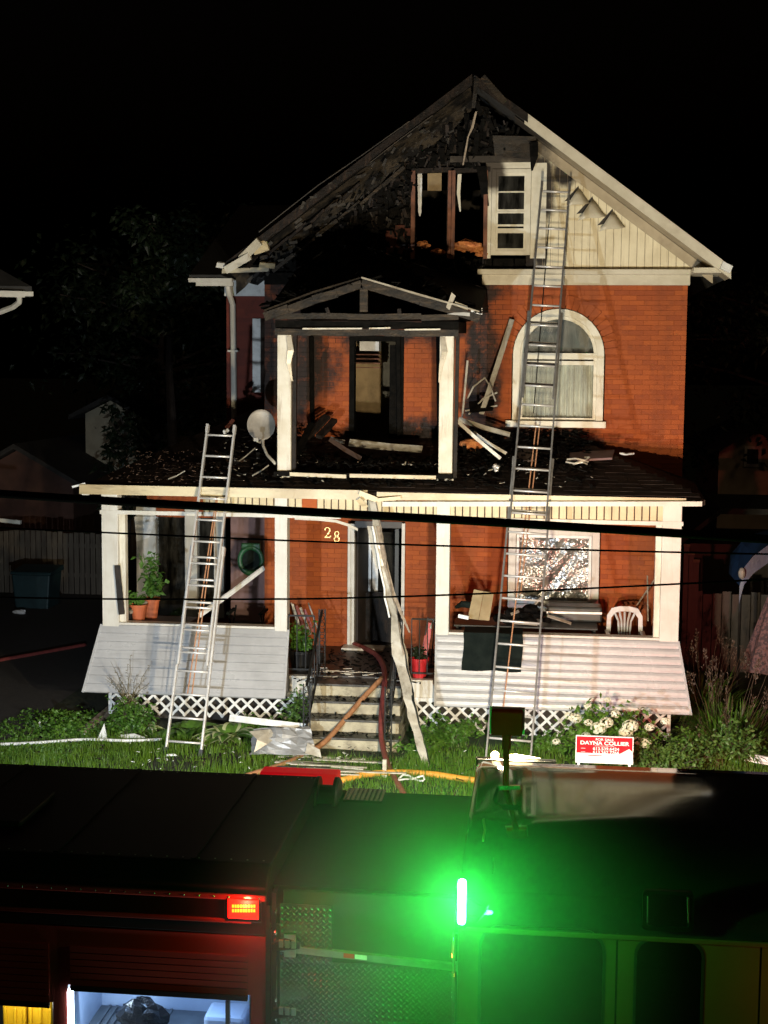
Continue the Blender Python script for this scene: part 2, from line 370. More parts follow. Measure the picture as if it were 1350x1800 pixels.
        F += [(0, k, k+1, 1), (2*n-2, 2*n-1, k+2*n-1, k+2*n-2)]
        return s.add(P, F)
    def mesh(s, name, mats, off=(0, 0, 0)):
        me = bpy.data.meshes.new(name); ox, oy, oz = off
        me.from_pydata([(x-ox, y-oy, z-oz) for x, y, z in s.v], [], s.f)
        for m in (mats if isinstance(mats, (list, tuple)) else [mats]): me.materials.append(M[m])
        if any(s.mi): me.polygons.foreach_set('material_index', s.mi)
        me.update(); return me
    def build(s, name, mats, parent=None, bevel=0, smooth=False, base=None, local=False, **props):
        off = OFF.get(parent.name, (0, 0, 0)) if parent else (base or (0, 0, 0))
        me = s.mesh(name, mats, (0, 0, 0) if local else off)
        if smooth:
            me.polygons.foreach_set('use_smooth', [True]*len(me.polygons))
        o = bpy.data.objects.new(name, me); COL.objects.link(o)
        if parent: o.parent = parent; OFF[o.name] = off
        else: o.location = off; OFF[o.name] = tuple(off)
        if bevel:
            b = o.modifiers.new('bevel', 'BEVEL'); b.width = bevel; b.segments = 2; b.limit_method = 'ANGLE'
        for k, v in props.items():
            if v is not None: o[k] = v
        return o
def thing(name, label, cat, loc=(0, 0, 0), group=None):
    o = bpy.data.objects.new(name, None); COL.objects.link(o); o.location = loc; OFF[o.name] = tuple(loc)
    o.empty_display_size = .1; o['label'] = label; o['category'] = cat
    if group: o['group'] = group
    return o
def T(label, cat, group=None): 
    d = dict(label=label, category=cat)
    if group: d['group'] = group
    return d
def inst(me, name, loc, parent, off=True):
    o = bpy.data.objects.new(name, me); COL.objects.link(o); o.parent = parent
    b = OFF.get(parent.name, (0, 0, 0)); o.location = (loc[0]-b[0], loc[1]-b[1], loc[2]-b[2]); return o
def copy_thing(root, loc, rz, label, scale=1):
    r = root.copy(); COL.objects.link(r); r.location = loc; r.rotation_euler = (0, 0, rz); r.scale = (scale,)*3; r['label'] = label
    for ch in list(root.children):
        c = ch.copy(); COL.objects.link(c); c.parent = r
        for g in list(ch.children):
            d = g.copy(); COL.objects.link(d); d.parent = c
    return r
STRUCT = dict(kind='structure')
# ================================================================== ground
def gz(x, y):
    "height of the ground: level by the house, falling to the road"
    t = min(1, max(0, (-2.4-y)/4.2)); return -1.1*(t*t*(3-2*t)) - .0
m = MB()
xs = [-300, -120, -60, -30, -15] + [-10+i*.5 for i in range(41)] + [15, 30, 60, 120, 300]
ys = [-120, -60, -30, -16] + [-10+i*.4 for i in range(26)] + [2, 6, 12, 25, 50, 120, 400]
P = [(x, y, gz(x, y)+(.02*math.sin(x*1.7)*math.cos(y*2.3) if abs(x) < 9 and -3 < y < 0 else 0)) for y in ys for x in xs]
nx = len(xs)
m.add(P, [(j*nx+i, j*nx+i+1, (j+1)*nx+i+1, (j+1)*nx+i) for j in range(len(ys)-1) for i in range(nx-1)])
m.build('lawn_ground', 'soil', smooth=True, **STRUCT)
m = MB(); m.add([(-300, -17, -1.09), (300, -17, -1.09), (300, -7.6, -1.09), (-300, -7.6, -1.09)], [(0, 1, 2, 3)])
m.build('road', 'asphalt', **STRUCT)
m = MB(); m.box(-300, 300, -7.6, -7.45, -1.2, -.97); m.build('kerb', 'concrete', **STRUCT)
m = MB()
dv = [(-9.6, -7.4), (-5.0, -7.4), (-5.0, 30), (-9.6, 30)]
yy = [-7.4+i*.45 for i in range(14)]+[0, 4, 10, 20, 30]
P = [(x, y, gz(x, y)+.028) for y in yy for x in (-9.6, -7.3, -5.05)]
m.add(P, [(j*3+i, j*3+i+1, j*3+i+4, j*3+i+3) for j in range(len(yy)-1) for i in range(2)])
m.build('driveway', 'asphalt', **STRUCT)
# grass of the lawn, blade by blade
m = MB(); g = random.Random(5)
for i in range(52000):
    y = -.75-2.9*g.random()**.9; x = g.uniform(-5.0, 6.6)
    if -1.05 < x < .5 and y > -1.75: continue
    if y > -1.2 and g.random() < .6: continue
    pat = math.sin(x*1.3+1.7*math.sin(y*1.9))+math.sin(y*2.7+x*.9)+math.sin(x*4.1-y*3.3)*.6
    if pat < -1.15 and g.random() < .72: continue
    z = gz(x, y); L = g.uniform(.045, .13)*(1.25 if math.sin(x*2.1+y*3)+math.sin(x*5.3-y*2) > .6 else .85)
    a = g.uniform(0, 2*PI); tl = g.uniform(0, .55); w = g.uniform(.004, .008)
    dx, dy = math.cos(a)*w, math.sin(a)*w; ex, ey = g.uniform(-1, 1)*tl*L, g.uniform(-1, 1)*tl*L
    m.add([(x-dx, y-dy, z), (x+dx, y+dy, z), (x+ex, y+ey, z+L)], [(0, 1, 2)])
m.build('grass', 'grass', kind='stuff')
m = MB()
for i in range(5200):
    x, y = g.uniform(-5, 6.6), -.8-2.8*g.random(); z = gz(x, y); a = g.uniform(0, 2*PI); w = g.uniform(.003, .006); L = g.uniform(.03, .09); dx, dy = math.cos(a)*w, math.sin(a)*w
    m.add([(x-dx, y-dy, z), (x+dx, y+dy, z), (x+g.uniform(-.8, .8)*L, y+g.uniform(-.8, .8)*L, z+L*.8)], [(0, 1, 2)])
m.build('dry_grass', 'straw', kind='stuff')
m = MB()
for i in range(900):
    x, y = g.uniform(-5.4, -3.9), g.uniform(-2.4, .2)
    z = gz(x, y); 
    for k in range(3): m.leaf((x, y, z), (g.uniform(-1, 1), g.uniform(-1, 1), g.uniform(.4, 1.4)), g.uniform(.05, .12), g.uniform(.02, .045))
m.build('ground_cover', 'leaf_mid', kind='stuff')

# ================================================================== the burnt house
house = thing('brick_house', 'burnt two and a half storey red brick house with white front porch', 'house', (1.08, 4.5, 0))
WX0, WX1 = -2.17, 4.32
YW = 2.2
# --- front wall: mortar core in courses with bricks laid on it, openings cut out course by course
wall = MB()
RWX, RW = 2.405, .69; SPRING = 5.37; RR = .905
def holes(z, ring=True):
    h = []
    if z < 2.74: h.append((-.83, .07))
    if 1.36 < z < 2.9: h.append((1.68, 3.11))
    if 4.29 < z < SPRING: h.append((RWX-RW-.02, RWX+RW+.02))
    elif z >= SPRING:
        r = RR if ring else RW+.03; q = r*r-(z-SPRING)**2
        if q > 0: h.append((RWX-math.sqrt(q), RWX+math.sqrt(q)))
    if 3.9 < z < 5.62: h.append((-.83, .03))
    return h
def cut(a, b, hs):
    segs = [(a, b)]
    for h0, h1 in hs:
        ns = []
        for s0, s1 in segs:
            if h1 <= s0 or h0 >= s1: ns.append((s0, s1)); continue
            if s0 < h0: ns.append((s0, h0))
            if s1 > h1: ns.append((h1, s1))
        segs = ns
    return segs
PITCHZ = .075; NR = 76; Z0 = .72
shown, rest = [], MB()
for i in range(NR):
    z = Z0+i*PITCHZ; zc = z+.036
    for a, b in cut(WX0, WX1, holes(zc, False)): wall.box(a, b, YW+.007, YW+.26, z, z+PITCHZ)
    hs = holes(zc); x = WX0-(.1125 if i % 2 else 0)
    while x < WX1:
        for a, b in cut(max(x, WX0)+.003, min(x+.2205, WX1), hs):
            if b-a > .03: shown.append((a, b, z+.003, z+.0715))
        x += .225
wallo = wall.build('front_wall', 'mortar', house)
def vis(bk):
    a, b, z0, z1 = bk; xc = (a+b)/2
    full = b-a > .2
    if not full: return 9
    if z0 > 3.9 and xc > 1.5: return 0+((xc-2.4)**2)*.01        # open wall of the upper storey
    if z0 < 2.9 and (xc > 3.15 or -1.35 < xc < -.85): return .5
    if z0 < 2.9 and .95 < xc < 1.7: return 1
    if z0 > 4.2 and -1.3 < xc < .7: return 1.5
    return 3
shown.sort(key=vis)
box_cache = {}
for k, (a, b, z0, z1) in enumerate(shown):
    pr = U(-.003, .003)
    if k < 276:
        key = round(b-a, 3)
        if key not in box_cache:
            mb = MB(); h = (b-a)/2; mb.box(-h, h, 0, .08, -.03425, .03425); box_cache[key] = mb.mesh('brick', 'brick')
        inst(box_cache[key], 'brick', ((a+b)/2, YW+pr, (z0+z1)/2), wallo)
    else: rest.box(a, b, YW+pr, YW+.08, z0, z1)
rest.build('bricks', 'brick', wallo, kind='stuff')
for k in range(24):                                            # soldier bricks of the window arch
    a0, a1 = PI*(k+.06)/24, PI*(k+.94)/24; mb = MB()
    q = [(RWX+r*math.cos(a), YW-.006, SPRING+r*math.sin(a)) for r, a in ((RW+.012, a0), (RR, a0), (RR, a1), (RW+.012, a1))]
    mb.prism(q[::-1], (0, .08, 0)); mb.build('brick', 'brick', wallo)
# --- rest of the shell
m = MB()
m.box(WX1-.2, WX1-.003, YW+.262, 11.5, 0, 6.45)                # right wall
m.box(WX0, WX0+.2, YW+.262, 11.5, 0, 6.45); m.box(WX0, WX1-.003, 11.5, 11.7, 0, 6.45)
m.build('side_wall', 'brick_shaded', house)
m = MB(); m.box(WX0+.2, WX1-.2, YW+.3, 11.5, .5, .72); m.box(WX0+.2, WX1-.2, YW+.3, 11.5, 3.4, 3.62); m.box(WX0+.2, WX1-.2, YW+.3, 11.5, 6.3, 6.44)
m.build('floor', 'interior_dark', house)
m = MB(); m.box(WX0, WX1, YW, 2.45, -.3, .715); m.build('foundation', 'concrete', house)
# interior partitions seen through the openings
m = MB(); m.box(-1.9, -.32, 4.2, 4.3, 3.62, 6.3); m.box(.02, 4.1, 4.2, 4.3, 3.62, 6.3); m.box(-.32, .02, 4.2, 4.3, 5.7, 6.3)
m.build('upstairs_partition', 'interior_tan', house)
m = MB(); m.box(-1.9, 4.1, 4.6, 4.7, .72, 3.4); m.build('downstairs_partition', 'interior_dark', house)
# cabinet and shelves seen upstairs
c = at(648, 606, Y=3.6)
m = MB(); m.box(c.x-.15, c.x+.17, 3.6, 3.9, c.z-.10, c.z+.11); m.build('wall_cabinet', 'white_vinyl', house)
m = MB()
for k in range(4): m.box(c.x-.2, c.x+.2, 3.55, 3.85, c.z-.17-k*.07, c.z-.155-k*.07)
m.build('shelf', 'brown_stud', house)

# --- gable wall
GX, GZ0, GAP, GH = 1.085, 6.44, 9.47, 3.80
SL = (GAP-6.66)/GH                                             # roof slope
def rake(x, drop=0): return GAP - abs(x-GX)*SL - drop
EAVE_DROP = .34; Yf, Yb = 1.62, 11.9
gY = YW+.03
# attic window openings
AW = [(at(733, 300, Y=gY).x, at(789, 300, Y=gY).x), (at(803, 300, Y=gY).x, at(853, 300, Y=gY).x), (at(868, 300, Y=gY).x, at(931, 300, Y=gY).x)]
AZ0, AZ1 = at(800, 452, Y=gY).z, at(800, 303, Y=gY).z
# charred board sheathing on the left half, cream panels on the right half (each one its own board)
x = -2.0
while x < 2.0:
    w = U(.13, .17); xc = x+w/2
    top = rake(xc, EAVE_DROP+.02); mats = 'char' if rnd.random() < .8 else 'char_wood'
    spans = [(6.60, top)]
    for a, b in AW:
        if a-.02 < xc < b+.02: spans = [(6.60, AZ0-.02), (AZ1+.02, top)]
    for z0, z1 in spans:
        if z1-z0 < .05: continue
        if z1 > 8.4: z1 -= U(0, .22)*(xc < 1.6)
        mb = MB(); y = gY+U(0, .03); mb.obox((xc, y+.02, (z0+z1)/2), Vector((w*.47, U(-.006, .006), 0)), Vector((0, .016, 0)), Vector((U(-.012, .012), 0, (z1-z0)/2)))
        mb.build('charred_board', mats, house)
    x += w
m = MB(); m.prism([(-2.1, gY+.10, 6.6), (4.2, gY+.10, 6.6), (GX, gY+.10, rake(GX, .5))], (0, .02, 0)) if False else None
x = 2.02
while x < 4.55:
    w = .118; z0 = 6.66; za, zb = rake(x, EAVE_DROP), rake(x+w-.012, EAVE_DROP)
    if zb > z0+.01:
        mb = MB(); mb.prism([(x, gY-.012, z0), (x+w-.007, gY-.012, z0), (x+w-.007, gY-.012, zb), (x, gY-.012, za)], (0, .02, 0))
        mb.build('gable_panel', 'gable_siding', house)
    x += w
m = MB(); m.prism([(2.0, gY+.012, 6.6), (4.5, gY+.012, 6.6), (4.5, gY+.012, 6.68), (2.0, gY+.012, rake(2.0, EAVE_DROP))], (0, .1, 0)); m.build('gable_sheathing', 'lumber', house)
def gable_scraps(name, matn, n, seed, smin, smax, xr, thick=.012):
    q = random.Random(seed); mb = MB(); k = 0
    while k < n:
        x = q.uniform(*xr); z = q.uniform(6.62, 9.2)
        if z > rake(x, .30): continue
        if AW[0][0]-.06 < x < AW[1][1]+.06 and AZ0-.05 < z < AZ1+.05: continue
        if x > 1.25 and z < AZ1+.25: continue
        s = q.uniform(smin, smax); a = q.uniform(-.5, .5)+(PI/2 if q.random() < .75 else 0); tl = q.uniform(-.5, .5)
        ax = Vector((math.cos(a), -.25*abs(q.gauss(0, .6)), math.sin(a))); ay = Vector((-math.sin(a), tl*.5, math.cos(a))); az = Vector((0, 1, 0))
        mb.obox((x, gY-.02-.05*q.random(), z), ax*(s*q.uniform(.6, 1.6)), ay*(s*q.uniform(.2, .45)), az*thick*.5); k += 1
    return mb.build(name, matn, house, kind='stuff')
gable_scraps('char_flakes', 'char', 420, 41, .03, .10, (-2.0, 2.0))
gable_scraps('scorched_flakes', 'char_wood', 170, 42, .02, .08, (-2.0, 2.0))
gable_scraps('ash_flakes', 'ash', 70, 43, .012, .04, (-2.0, 1.9))
q = random.Random(44); mb = MB()
for k in range(110):                                   # curled scorched paint and shingle bits along the burnt rake
    t = q.random(); x = GX-GH+.35+(GH-.5)*t; d = q.uniform(.0, .62)
    s = q.uniform(.012, .045)*(1.2-.6*t); a = math.atan(SL)+q.uniform(-.5, .5)
    mb.obox((x, Yf-.05+d*.5+q.uniform(-.03, .03), rake(x, d)), Vector((math.cos(a), q.uniform(-.3, .3), math.sin(a)))*s*1.6, Vector((-math.sin(a), q.uniform(-.4, .4), math.cos(a)))*s*.5, Vector((0, .005, 0)))
mb.build('rake_flakes', 'ash', house, kind='stuff')
# peeled triangular flaps of siding
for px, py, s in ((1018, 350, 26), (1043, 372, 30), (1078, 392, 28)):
    a = at(px-s*.9, py+s*.55, Y=gY-.10); b = at(px+s*.75, py+s*.25, Y=gY-.05); c = at(px-s*.05, py-s*.75, Y=gY-.03)
    V = []
    for i in range(5):
        for j in range(5-i):
            u, v = i/4, j/4; pt_ = c+(a-c)*u+(b-c)*v; V.append(pt_+Vector((0, -.05*math.sin(PI*u)-.05*u*u, .012*math.sin(6*v))))
    F = []; o_ = 0
    for i in range(4):
        n1 = 5-i
        for j in range(n1-1):
            F.append((o_+j, o_+n1+j, o_+j+1))
            if j < n1-2: F.append((o_+j+1, o_+n1+j, o_+n1+j+1))
        o_ += n1
    mb = MB(); mb.add(V, F); ob = mb.build('siding_flap', 'rake_paint', house, smooth=True); ob.modifiers.new('thick', 'SOLIDIFY').thickness = .006
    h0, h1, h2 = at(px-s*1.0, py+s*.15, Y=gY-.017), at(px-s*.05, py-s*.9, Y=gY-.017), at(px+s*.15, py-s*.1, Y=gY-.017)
    mb = MB(); mb.prism([h0, h2, h1], (0, .003, 0)); mb.build('flap_shadow', 'interior_dark', house)  # dark triangle painting the shadow in the opening left by the flap
# attic windows
def frame_rect(name, x0, x1, z0, z1, y, w, d, matn, parent=house, bev=.004):
    f = MB()
    f.box(x0-w, x0, y, y+d, z0-w, z1+w); f.box(x1, x1+w, y, y+d, z0-w, z1+w); f.box(x0, x1, y, y+d, z1, z1+w); f.box(x0, x1, y, y+d, z0-w, z0)
    return f.build(name, matn, parent, bevel=bev)
a, b = AW[2]
f = frame_rect('attic_window', a+.045, b-.045, AZ0+.10, AZ1-.03, gY-.05, .07, .10, 'window_paint')
zz = [AZ0+.10, AZ0+.10+(AZ1-AZ0)*.46, AZ1-.03]
for k in range(2):
    s0, s1 = zz[k], zz[k+1]
    frame_rect('sash', a+.075, b-.075, s0+.03, s1-.03, gY-.03+k*.012, .03, .03, 'window_paint', f, 0)
    mb = MB(); mb.box(a+.07, b-.07, gY-.018+k*.012, gY-.012+k*.012, s0+.02, s1-.02); mb.build('pane', 'glass_dark', f)
mb = MB(); mb.box(a+.05, b-.05, gY-.035, gY-.01, AZ1-.31, AZ1-.29); mb.build('muntin', 'window_paint', f)
mb = MB(); mb.box(a+.06, b-.06, gY-.04, gY-.02, AZ0+.36, AZ0+.43); mb.box(a+.06, b-.06, gY-.04, gY-.02, AZ0+.46, AZ0+.49); mb.build('insect_screen_bar', 'window_paint', f)
mb = MB(); mb.box(a-.12, a-.03, gY-.03, gY+.02, AZ0-.02, AZ1+.14); mb.box(b+.03, b+.26, gY-.03, gY+.02, AZ0-.02, AZ1+.13)
mb.box(a-.03, b+.03, gY-.03, gY+.02, AZ1+.045, AZ1+.14); mb.build('window_casing', 'window_paint', house)
mb = MB(); mb.box(AW[1][0]-.1, b+.1, gY-.07, gY+.02, AZ1+.145, AZ1+.235); mb.build('header_board', 'soffit_paint', house)
for k, (a, b) in enumerate(AW[:2]):
    for xx in (a-.05, b+.02):
        mb = MB(); mb.beam((xx, gY-.02, AZ0-.03), (xx+U(-.01, .01), gY-.02, AZ1+.02), .06, .09, (1, 0, 0)); mb.build('stud', 'brown_stud', house)
    mb = MB(); mb.beam((a-.08, gY, AZ1+.02), (b+.08, gY, AZ1+.04), .09, .07, (0, 1, 0)); mb.build('burnt_lintel', 'char_wood', house)
# hanging strips of burnt jamb and a white curtain in the openings
x0, x1 = AW[1]
pts = [at(808, 306, Y=gY-.03), at(806, 340, Y=gY-.03), at(809, 372, Y=gY-.03)]
mb = MB(); mb.strip(pts, [.06, .05, .02], [(1, 0, 0)]*3); mb.build('jamb_strip', 'window_paint', house)
pts = [at(846, 292, Y=gY-.08), at(850, 320, Y=gY-.1), at(852, 345, Y=gY-.06), at(858, 362, Y=gY-.05)]
mb = MB(); mb.strip(pts, [.16, .13, .10, .03], [(1, 0, .1)]*4, .01); mb.build('hanging_shred', 'char', house)
pts = [at(938, 250, Y=gY-.18), at(939, 275, Y=gY-.2), at(935, 300, Y=gY-.15)]
mb = MB(); mb.strip(pts, [.13, .12, .03], [(1, 0, .1)]*3, .01); mb.build('hanging_shred', 'char', house)
pts = [at(738, 300+i*8, Y=gY+.22) for i in range(11)]
mb = MB(); mb.strip(pts, [.075, .07, .07, .065, .07, .06, .06, .06, .05, .05, .02], [(1, .2*math.sin(i), 0) for i in range(11)], .01); mb.build('curtain', 'white_vinyl', house)
c0 = at(765, 318, Y=gY+.5); mb = MB(); mb.box(c0.x-.12, c0.x+.10, c0.y, c0.y+.02, c0.z-.15, c0.z+.14); mb.build('attic_board', 'interior_tan', house)
# attic floor behind openings
mb = MB(); mb.box(-1.9, 4.0, 2.6, 8, 6.45, 6.62); mb.build('attic_floor', 'char', house)
mb = MB(); mb.box(.0, 2.6, 5.2, 5.3, 6.62, 8.2); mb.build('attic_partition', 'interior_dark', house)
# reddish scorched panel left of the windows
a_ = at(678, 393, Y=gY-.03); b_ = at(728, 446, Y=gY-.03)
for k in range(3):
    w = (b_.x-a_.x)/3; mb = MB(); mb.box(a_.x+k*w, a_.x+(k+1)*w-.008, gY-.035+k*.006, gY-.01, b_.z, a_.z-U(0, .12)); mb.build('red_board', 'attic_red', house)
# loose grey sheet above the windows
mb = MB(); q = [at(866, 238, Y=gY-.10), at(942, 240, Y=gY-.12), at(946, 270, Y=gY-.12), at(930, 279, Y=gY-.1), at(870, 276, Y=gY-.06)]
mb.prism(q[::-1], (0, .01, 0)); mb.build('loose_panel', 'burnt_beam', house)
# gable base: pent board, frieze board and soot-covered stretch to the left
xr = at(1285, 470, Y=1.62).x
mb = MB(); mb.box(1.15, WX1+.03, 2.10, gY+.05, 6.575, 6.655); mb.box(WX1+.03, xr-.08, 1.66, 2.6, 6.575, 6.652); mb.build('cornice', 'rake_paint', house, bevel=.006)
mb = MB(); mb.box(1.22, WX1+.03, YW-.03, YW+.10, 6.42, 6.573); mb.build('frieze_board', 'rake_paint', house)
mb = MB(); mb.box(WX0, 1.22, YW-.02, YW+.10, 6.42, 6.60); mb.build('burnt_frieze', 'char', house)
# --- roof, rakes
def rp(x, y, d=0): return (x, y, rake(x, d))

for sgn, nm, mt in ((1, 'roof_slope', 'dark_roof'), (-1, 'burnt_roof_slope', 'char')):
    xe = GX+sgn*GH
    y0 = Yf+.02
    mb = MB(); mb.prism([rp(GX, y0, .02), rp(xe, y0, .02), rp(xe, y0, .14), rp(GX, y0, .14)], (0, Yb-y0, 0)); mb.build(nm, mt, house)
xe = GX+GH
mb = MB(); mb.prism([(GX+.75, Yf-.03, rake(GX+.75)), (xe, Yf-.03, rake(xe)), (xe, Yf-.03, rake(xe, .18)), (GX+.75, Yf-.03, rake(GX+.75, .18))], (0, .045, 0)); mb.build('rake_fascia', 'rake_paint', house)
mb = MB(); mb.prism([(GX+.02, Yf-.035, rake(GX+.02, .02)), (GX+.80, Yf-.035, rake(GX+.80, -.0)), (GX+.80, Yf-.035, rake(GX+.80, .13)), (GX+.05, Yf-.035, rake(GX+.05, .15))], (0, .04, 0)); mb.build('burnt_rake_fascia', 'char_wood', house)
mb = MB(); mb.prism([(GX+.6, Yf+.02, rake(GX+.6, .165)), (xe-.02, Yf+.02, rake(xe-.02, .165)), (xe-.02, Yf+.02, rake(xe-.02, .18)), (GX+.6, Yf+.02, rake(GX+.6, .18))], (0, gY-Yf-.03, 0)); mb.build('rake_soffit', 'soffit_paint', house)
mb = MB(); q = [(2.0, gY-.05, rake(2.0, .19)), (xe-.2, gY-.05, rake(xe-.2, .19)), (xe-.2, gY-.05, rake(xe-.2, .36)), (2.0, gY-.05, rake(2.0, .36))]
mb.prism(q, (0, .03, 0)); mb.build('rake_frieze', 'soffit_paint', house)
# right end of the eave: gutter stub
p = at(1278, 470, Y=1.5); mb = MB(); mb.obox((p.x-.01, 1.52, p.z), Vector((.07, 0, -.035)), Vector((0, .06, 0)), Vector((.02, 0, .05))); mb.build('gutter_end', 'white_vinyl', house)
# burnt left rake: scorched soffit and fascia, two split rafters
xl = GX-GH
mb = MB(); q_ = []; n_ = 26; V = []; g7 = random.Random(70)
for k in range(n_+1):
    x = xl+.05+(GX-xl-.08)*k/n_; V += [(x, Yf-.03, rake(x, -.01)), (x, Yf-.03, rake(x, .13+g7.uniform(-.025, .03))), (x, Yf+.01, rake(x, .13)), (x, Yf+.01, rake(x, -.01))]
mb.add(V, [(4*k+a, 4*k+(a+1) % 4, 4*k+4+(a+1) % 4, 4*k+4+a) for k in range(n_) for a in range(4)]); mb.build('scorched_fascia', 'char_wood', house)
mb = MB(); V = []
for k in range(n_+1):
    x = xl+.1+(GX-xl-.15)*k/n_; j1, j2 = g7.uniform(-.03, .03), g7.uniform(-.05, .05); V += [(x, Yf+.02, rake(x, .15)), (x, Yf+.30, rake(x, .20)+j1*.5), (x, gY-.06, rake(x, .24)+j1), (x, gY-.06, rake(x, .44)+j2)]
mb.add(V, [(4*k+a, 4*k+a+1, 4*k+5+a, 4*k+4+a) for k in range(n_) for a in range(3)]); mb.build('scorched_soffit', 'scorched_soffit', house)
for d, yy_, mt, wd, u0, u1 in ((.30, Yf+.25, 'char_wood', .07, .12, .55), (.52, gY-.09, 'burnt_beam', .06, .18, .72)):
    x0_, x1_ = xl+(GX-xl)*u0, xl+(GX-xl)*u1; mb = MB(); seg = 6
    for k in range(seg):
        a, b = x0_+(x1_-x0_)*k/seg, x0_+(x1_-x0_)*(k+1)/seg
        mb.beam((a, yy_, rake(a, d)+U(-.03, .03)), (b-.01, yy_, rake(b, d)+U(-.03, .03)), .04, wd*U(.5, 1), (0, 1, 0))
    mb.build('charred_rafter', mt, house)
for x0p, y0p, x1p, y1p in ((455, 408, 560, 325), (560, 325, 720, 213), (650, 286, 760, 203)):
    a, b = at(x0p, y0p, Y=Yf-.06), at(x1p, y1p, Y=Yf-.06); mid = (a+b)/2+Vector((0, 0, U(-.02, .02)))
    mb = MB(); mb.tube([a, mid, b], .010, 5); mb.build('drip_edge', 'burnt_beam', house)
# broken eave return at the left corner
pl = at(402, 462, Y=1.5)
for px, py, w, h, r, mt in ((418, 462, 50, 14, -30, 'scorched_paint'), (440, 440, 46, 16, -42, 'rake_paint'), (458, 434, 26, 20, -20, 'fascia_paint'), (432, 474, 80, 8, -3, 'rake_paint'), (470, 466, 30, 9, 5, 'fascia_paint'), (446, 455, 34, 9, -55, 'char_wood'), (390, 466, 14, 9, 5, 'white_vinyl')):
    p = at(px, py, Y=1.55+U(-.08, .08)); k = 1/116
    ca, sa = math.cos(math.radians(-r)), math.sin(math.radians(-r))
    mb = MB(); mb.obox(p, Vector((w*k/2*ca, U(-.1, .1), w*k/2*sa)), Vector((0, .03, .01)), Vector((-h*k/2*sa, .02, h*k/2*ca))); mb.build('broken_eave_piece', mt, house)
mb = MB()
mb.prism([(GX-GH+.12, Yf-.01, 6.62), (-2.1, Yf-.01, 6.60), (-2.1, Yf-.01, 6.68), (GX-GH+.12, Yf-.01, 6.68)], (0, .6, 0)); mb.build('burnt_eave_soffit', 'char', house)
# long strips hanging from the apex
pts = [at(838, 138, Y=1.58), at(835, 165, Y=1.58), at(832, 190, Y=1.60)]
mb = MB(); mb.strip(pts, [.07, .06, .05], [(1, 0, .05)]*3, .01); mb.build('hanging_strip', 'burnt_beam', house)
pts = [at(837, 196, Y=1.62), at(830, 225, Y=1.68), at(823, 240, Y=1.72), at(819, 262, Y=1.8), at(814, 290, Y=1.9)]
mb = MB(); mb.strip(pts, [.03, .04, .02, .03, .02], [(1, 0, .2)]*5, .01); mb.build('hanging_strip', 'lumber', house)
a, b = at(848, 135, Y=1.57), at(888, 180, Y=1.57)
mb = MB(); mb.beam(a, b, .02, .09, (0, 1, 0)); mb.build('peeling_fascia', 'burnt_beam', house)

# --- arched window of the upper storey
def arc(r, n=20): return [(RWX+r*math.cos(PI*k/n), SPRING+r*math.sin(PI*k/n)) for k in range(n+1)]
def arch_band(mb, r0, r1, y0, y1, z0):
    o, i = arc(r1), arc(r0); n = len(o)
    for k in range(n-1):
        mb.prism([(o[k][0], y0, o[k][1]), (o[k+1][0], y0, o[k+1][1]), (i[k+1][0], y0, i[k+1][1]), (i[k][0], y0, i[k][1])], (0, y1-y0, 0))
    mb.box(RWX-r1, RWX-r0, y0, y1, z0, SPRING); mb.box(RWX+r0, RWX+r1, y0, y1, z0, SPRING)
ZS = 4.36
mb = MB(); arch_band(mb, .585, .69, YW-.045, YW+.12, ZS); aw = mb.build('arched_window', 'window_paint', house)
mb = MB(); arch_band(mb, .535, .583, YW-.01, YW+.10, ZS); mb.build('inner_frame', 'window_paint', aw)
mb = MB(); mb.box(RWX-.583, RWX+.583, YW-.03, YW+.08, SPRING-.075, SPRING+.02); mb.box(RWX-.583, RWX+.583, YW-.02, YW+.07, SPRING-.16, SPRING-.10); mb.build('transom_bar', 'window_paint', aw)
mb = MB(); mb.prism([(x, YW+.05, z) for x, z in arc(.56)], (0, .006, 0)); mb.box(RWX-.56, RWX+.56, YW+.05, YW+.056, ZS, SPRING-.08); mb.build('pane', 'glass', aw)
mb = MB(); mb.box(RWX-.535, RWX+.535, YW+.0, YW+.07, ZS, ZS+.04); mb.build('bottom_rail', 'window_paint', aw)
mb = MB(); n = 90; P = []
for k in range(n+1):
    x = RWX-.535+1.07*k/n; y = YW+.14+.022*math.sin(k*1.05)+.014*math.sin(k*.37+1)
    P += [(x, y, ZS), (x, y+.004*math.sin(k*2.1), SPRING-.12)]
mb.add(P, [(2*k, 2*k+2, 2*k+3, 2*k+1) for k in range(n)]); mb.build('curtain', 'curtain', aw, smooth=True)
mb = MB(); mb.prism([(x, YW+.22, z) for x, z in arc(.6)], (0, .01, 0)); mb.build('blind', 'compartment_grey', aw)
mb = MB(); mb.box(RWX-.79, RWX+.74, YW-.11, YW+.05, 4.255, 4.355); mb.build('sill', 'window_paint', aw, bevel=.006)

# --- burnt balcony doorway
frame_rect('burnt_door_frame', -.745, -.055, 3.62, 5.55, YW-.02, .08, .2, 'char', house, 0)
mb = MB(); mb.box(-.20, -.12, YW+.05, YW+.11, 3.62, 5.5); mb.box(-.12, -.055, YW+.06, YW+.10, 3.62, 5.5); mb.build('burnt_door', 'char', house)
for px in (548, 700, 770):
    a, b = at(px, 592, Y=YW-.05), at(px+2, 790, Y=YW-.05)
    mb = MB(); mb.beam(a, b, .06, .05, (1, 0, 0)); mb.build('charred_post', 'char', house)

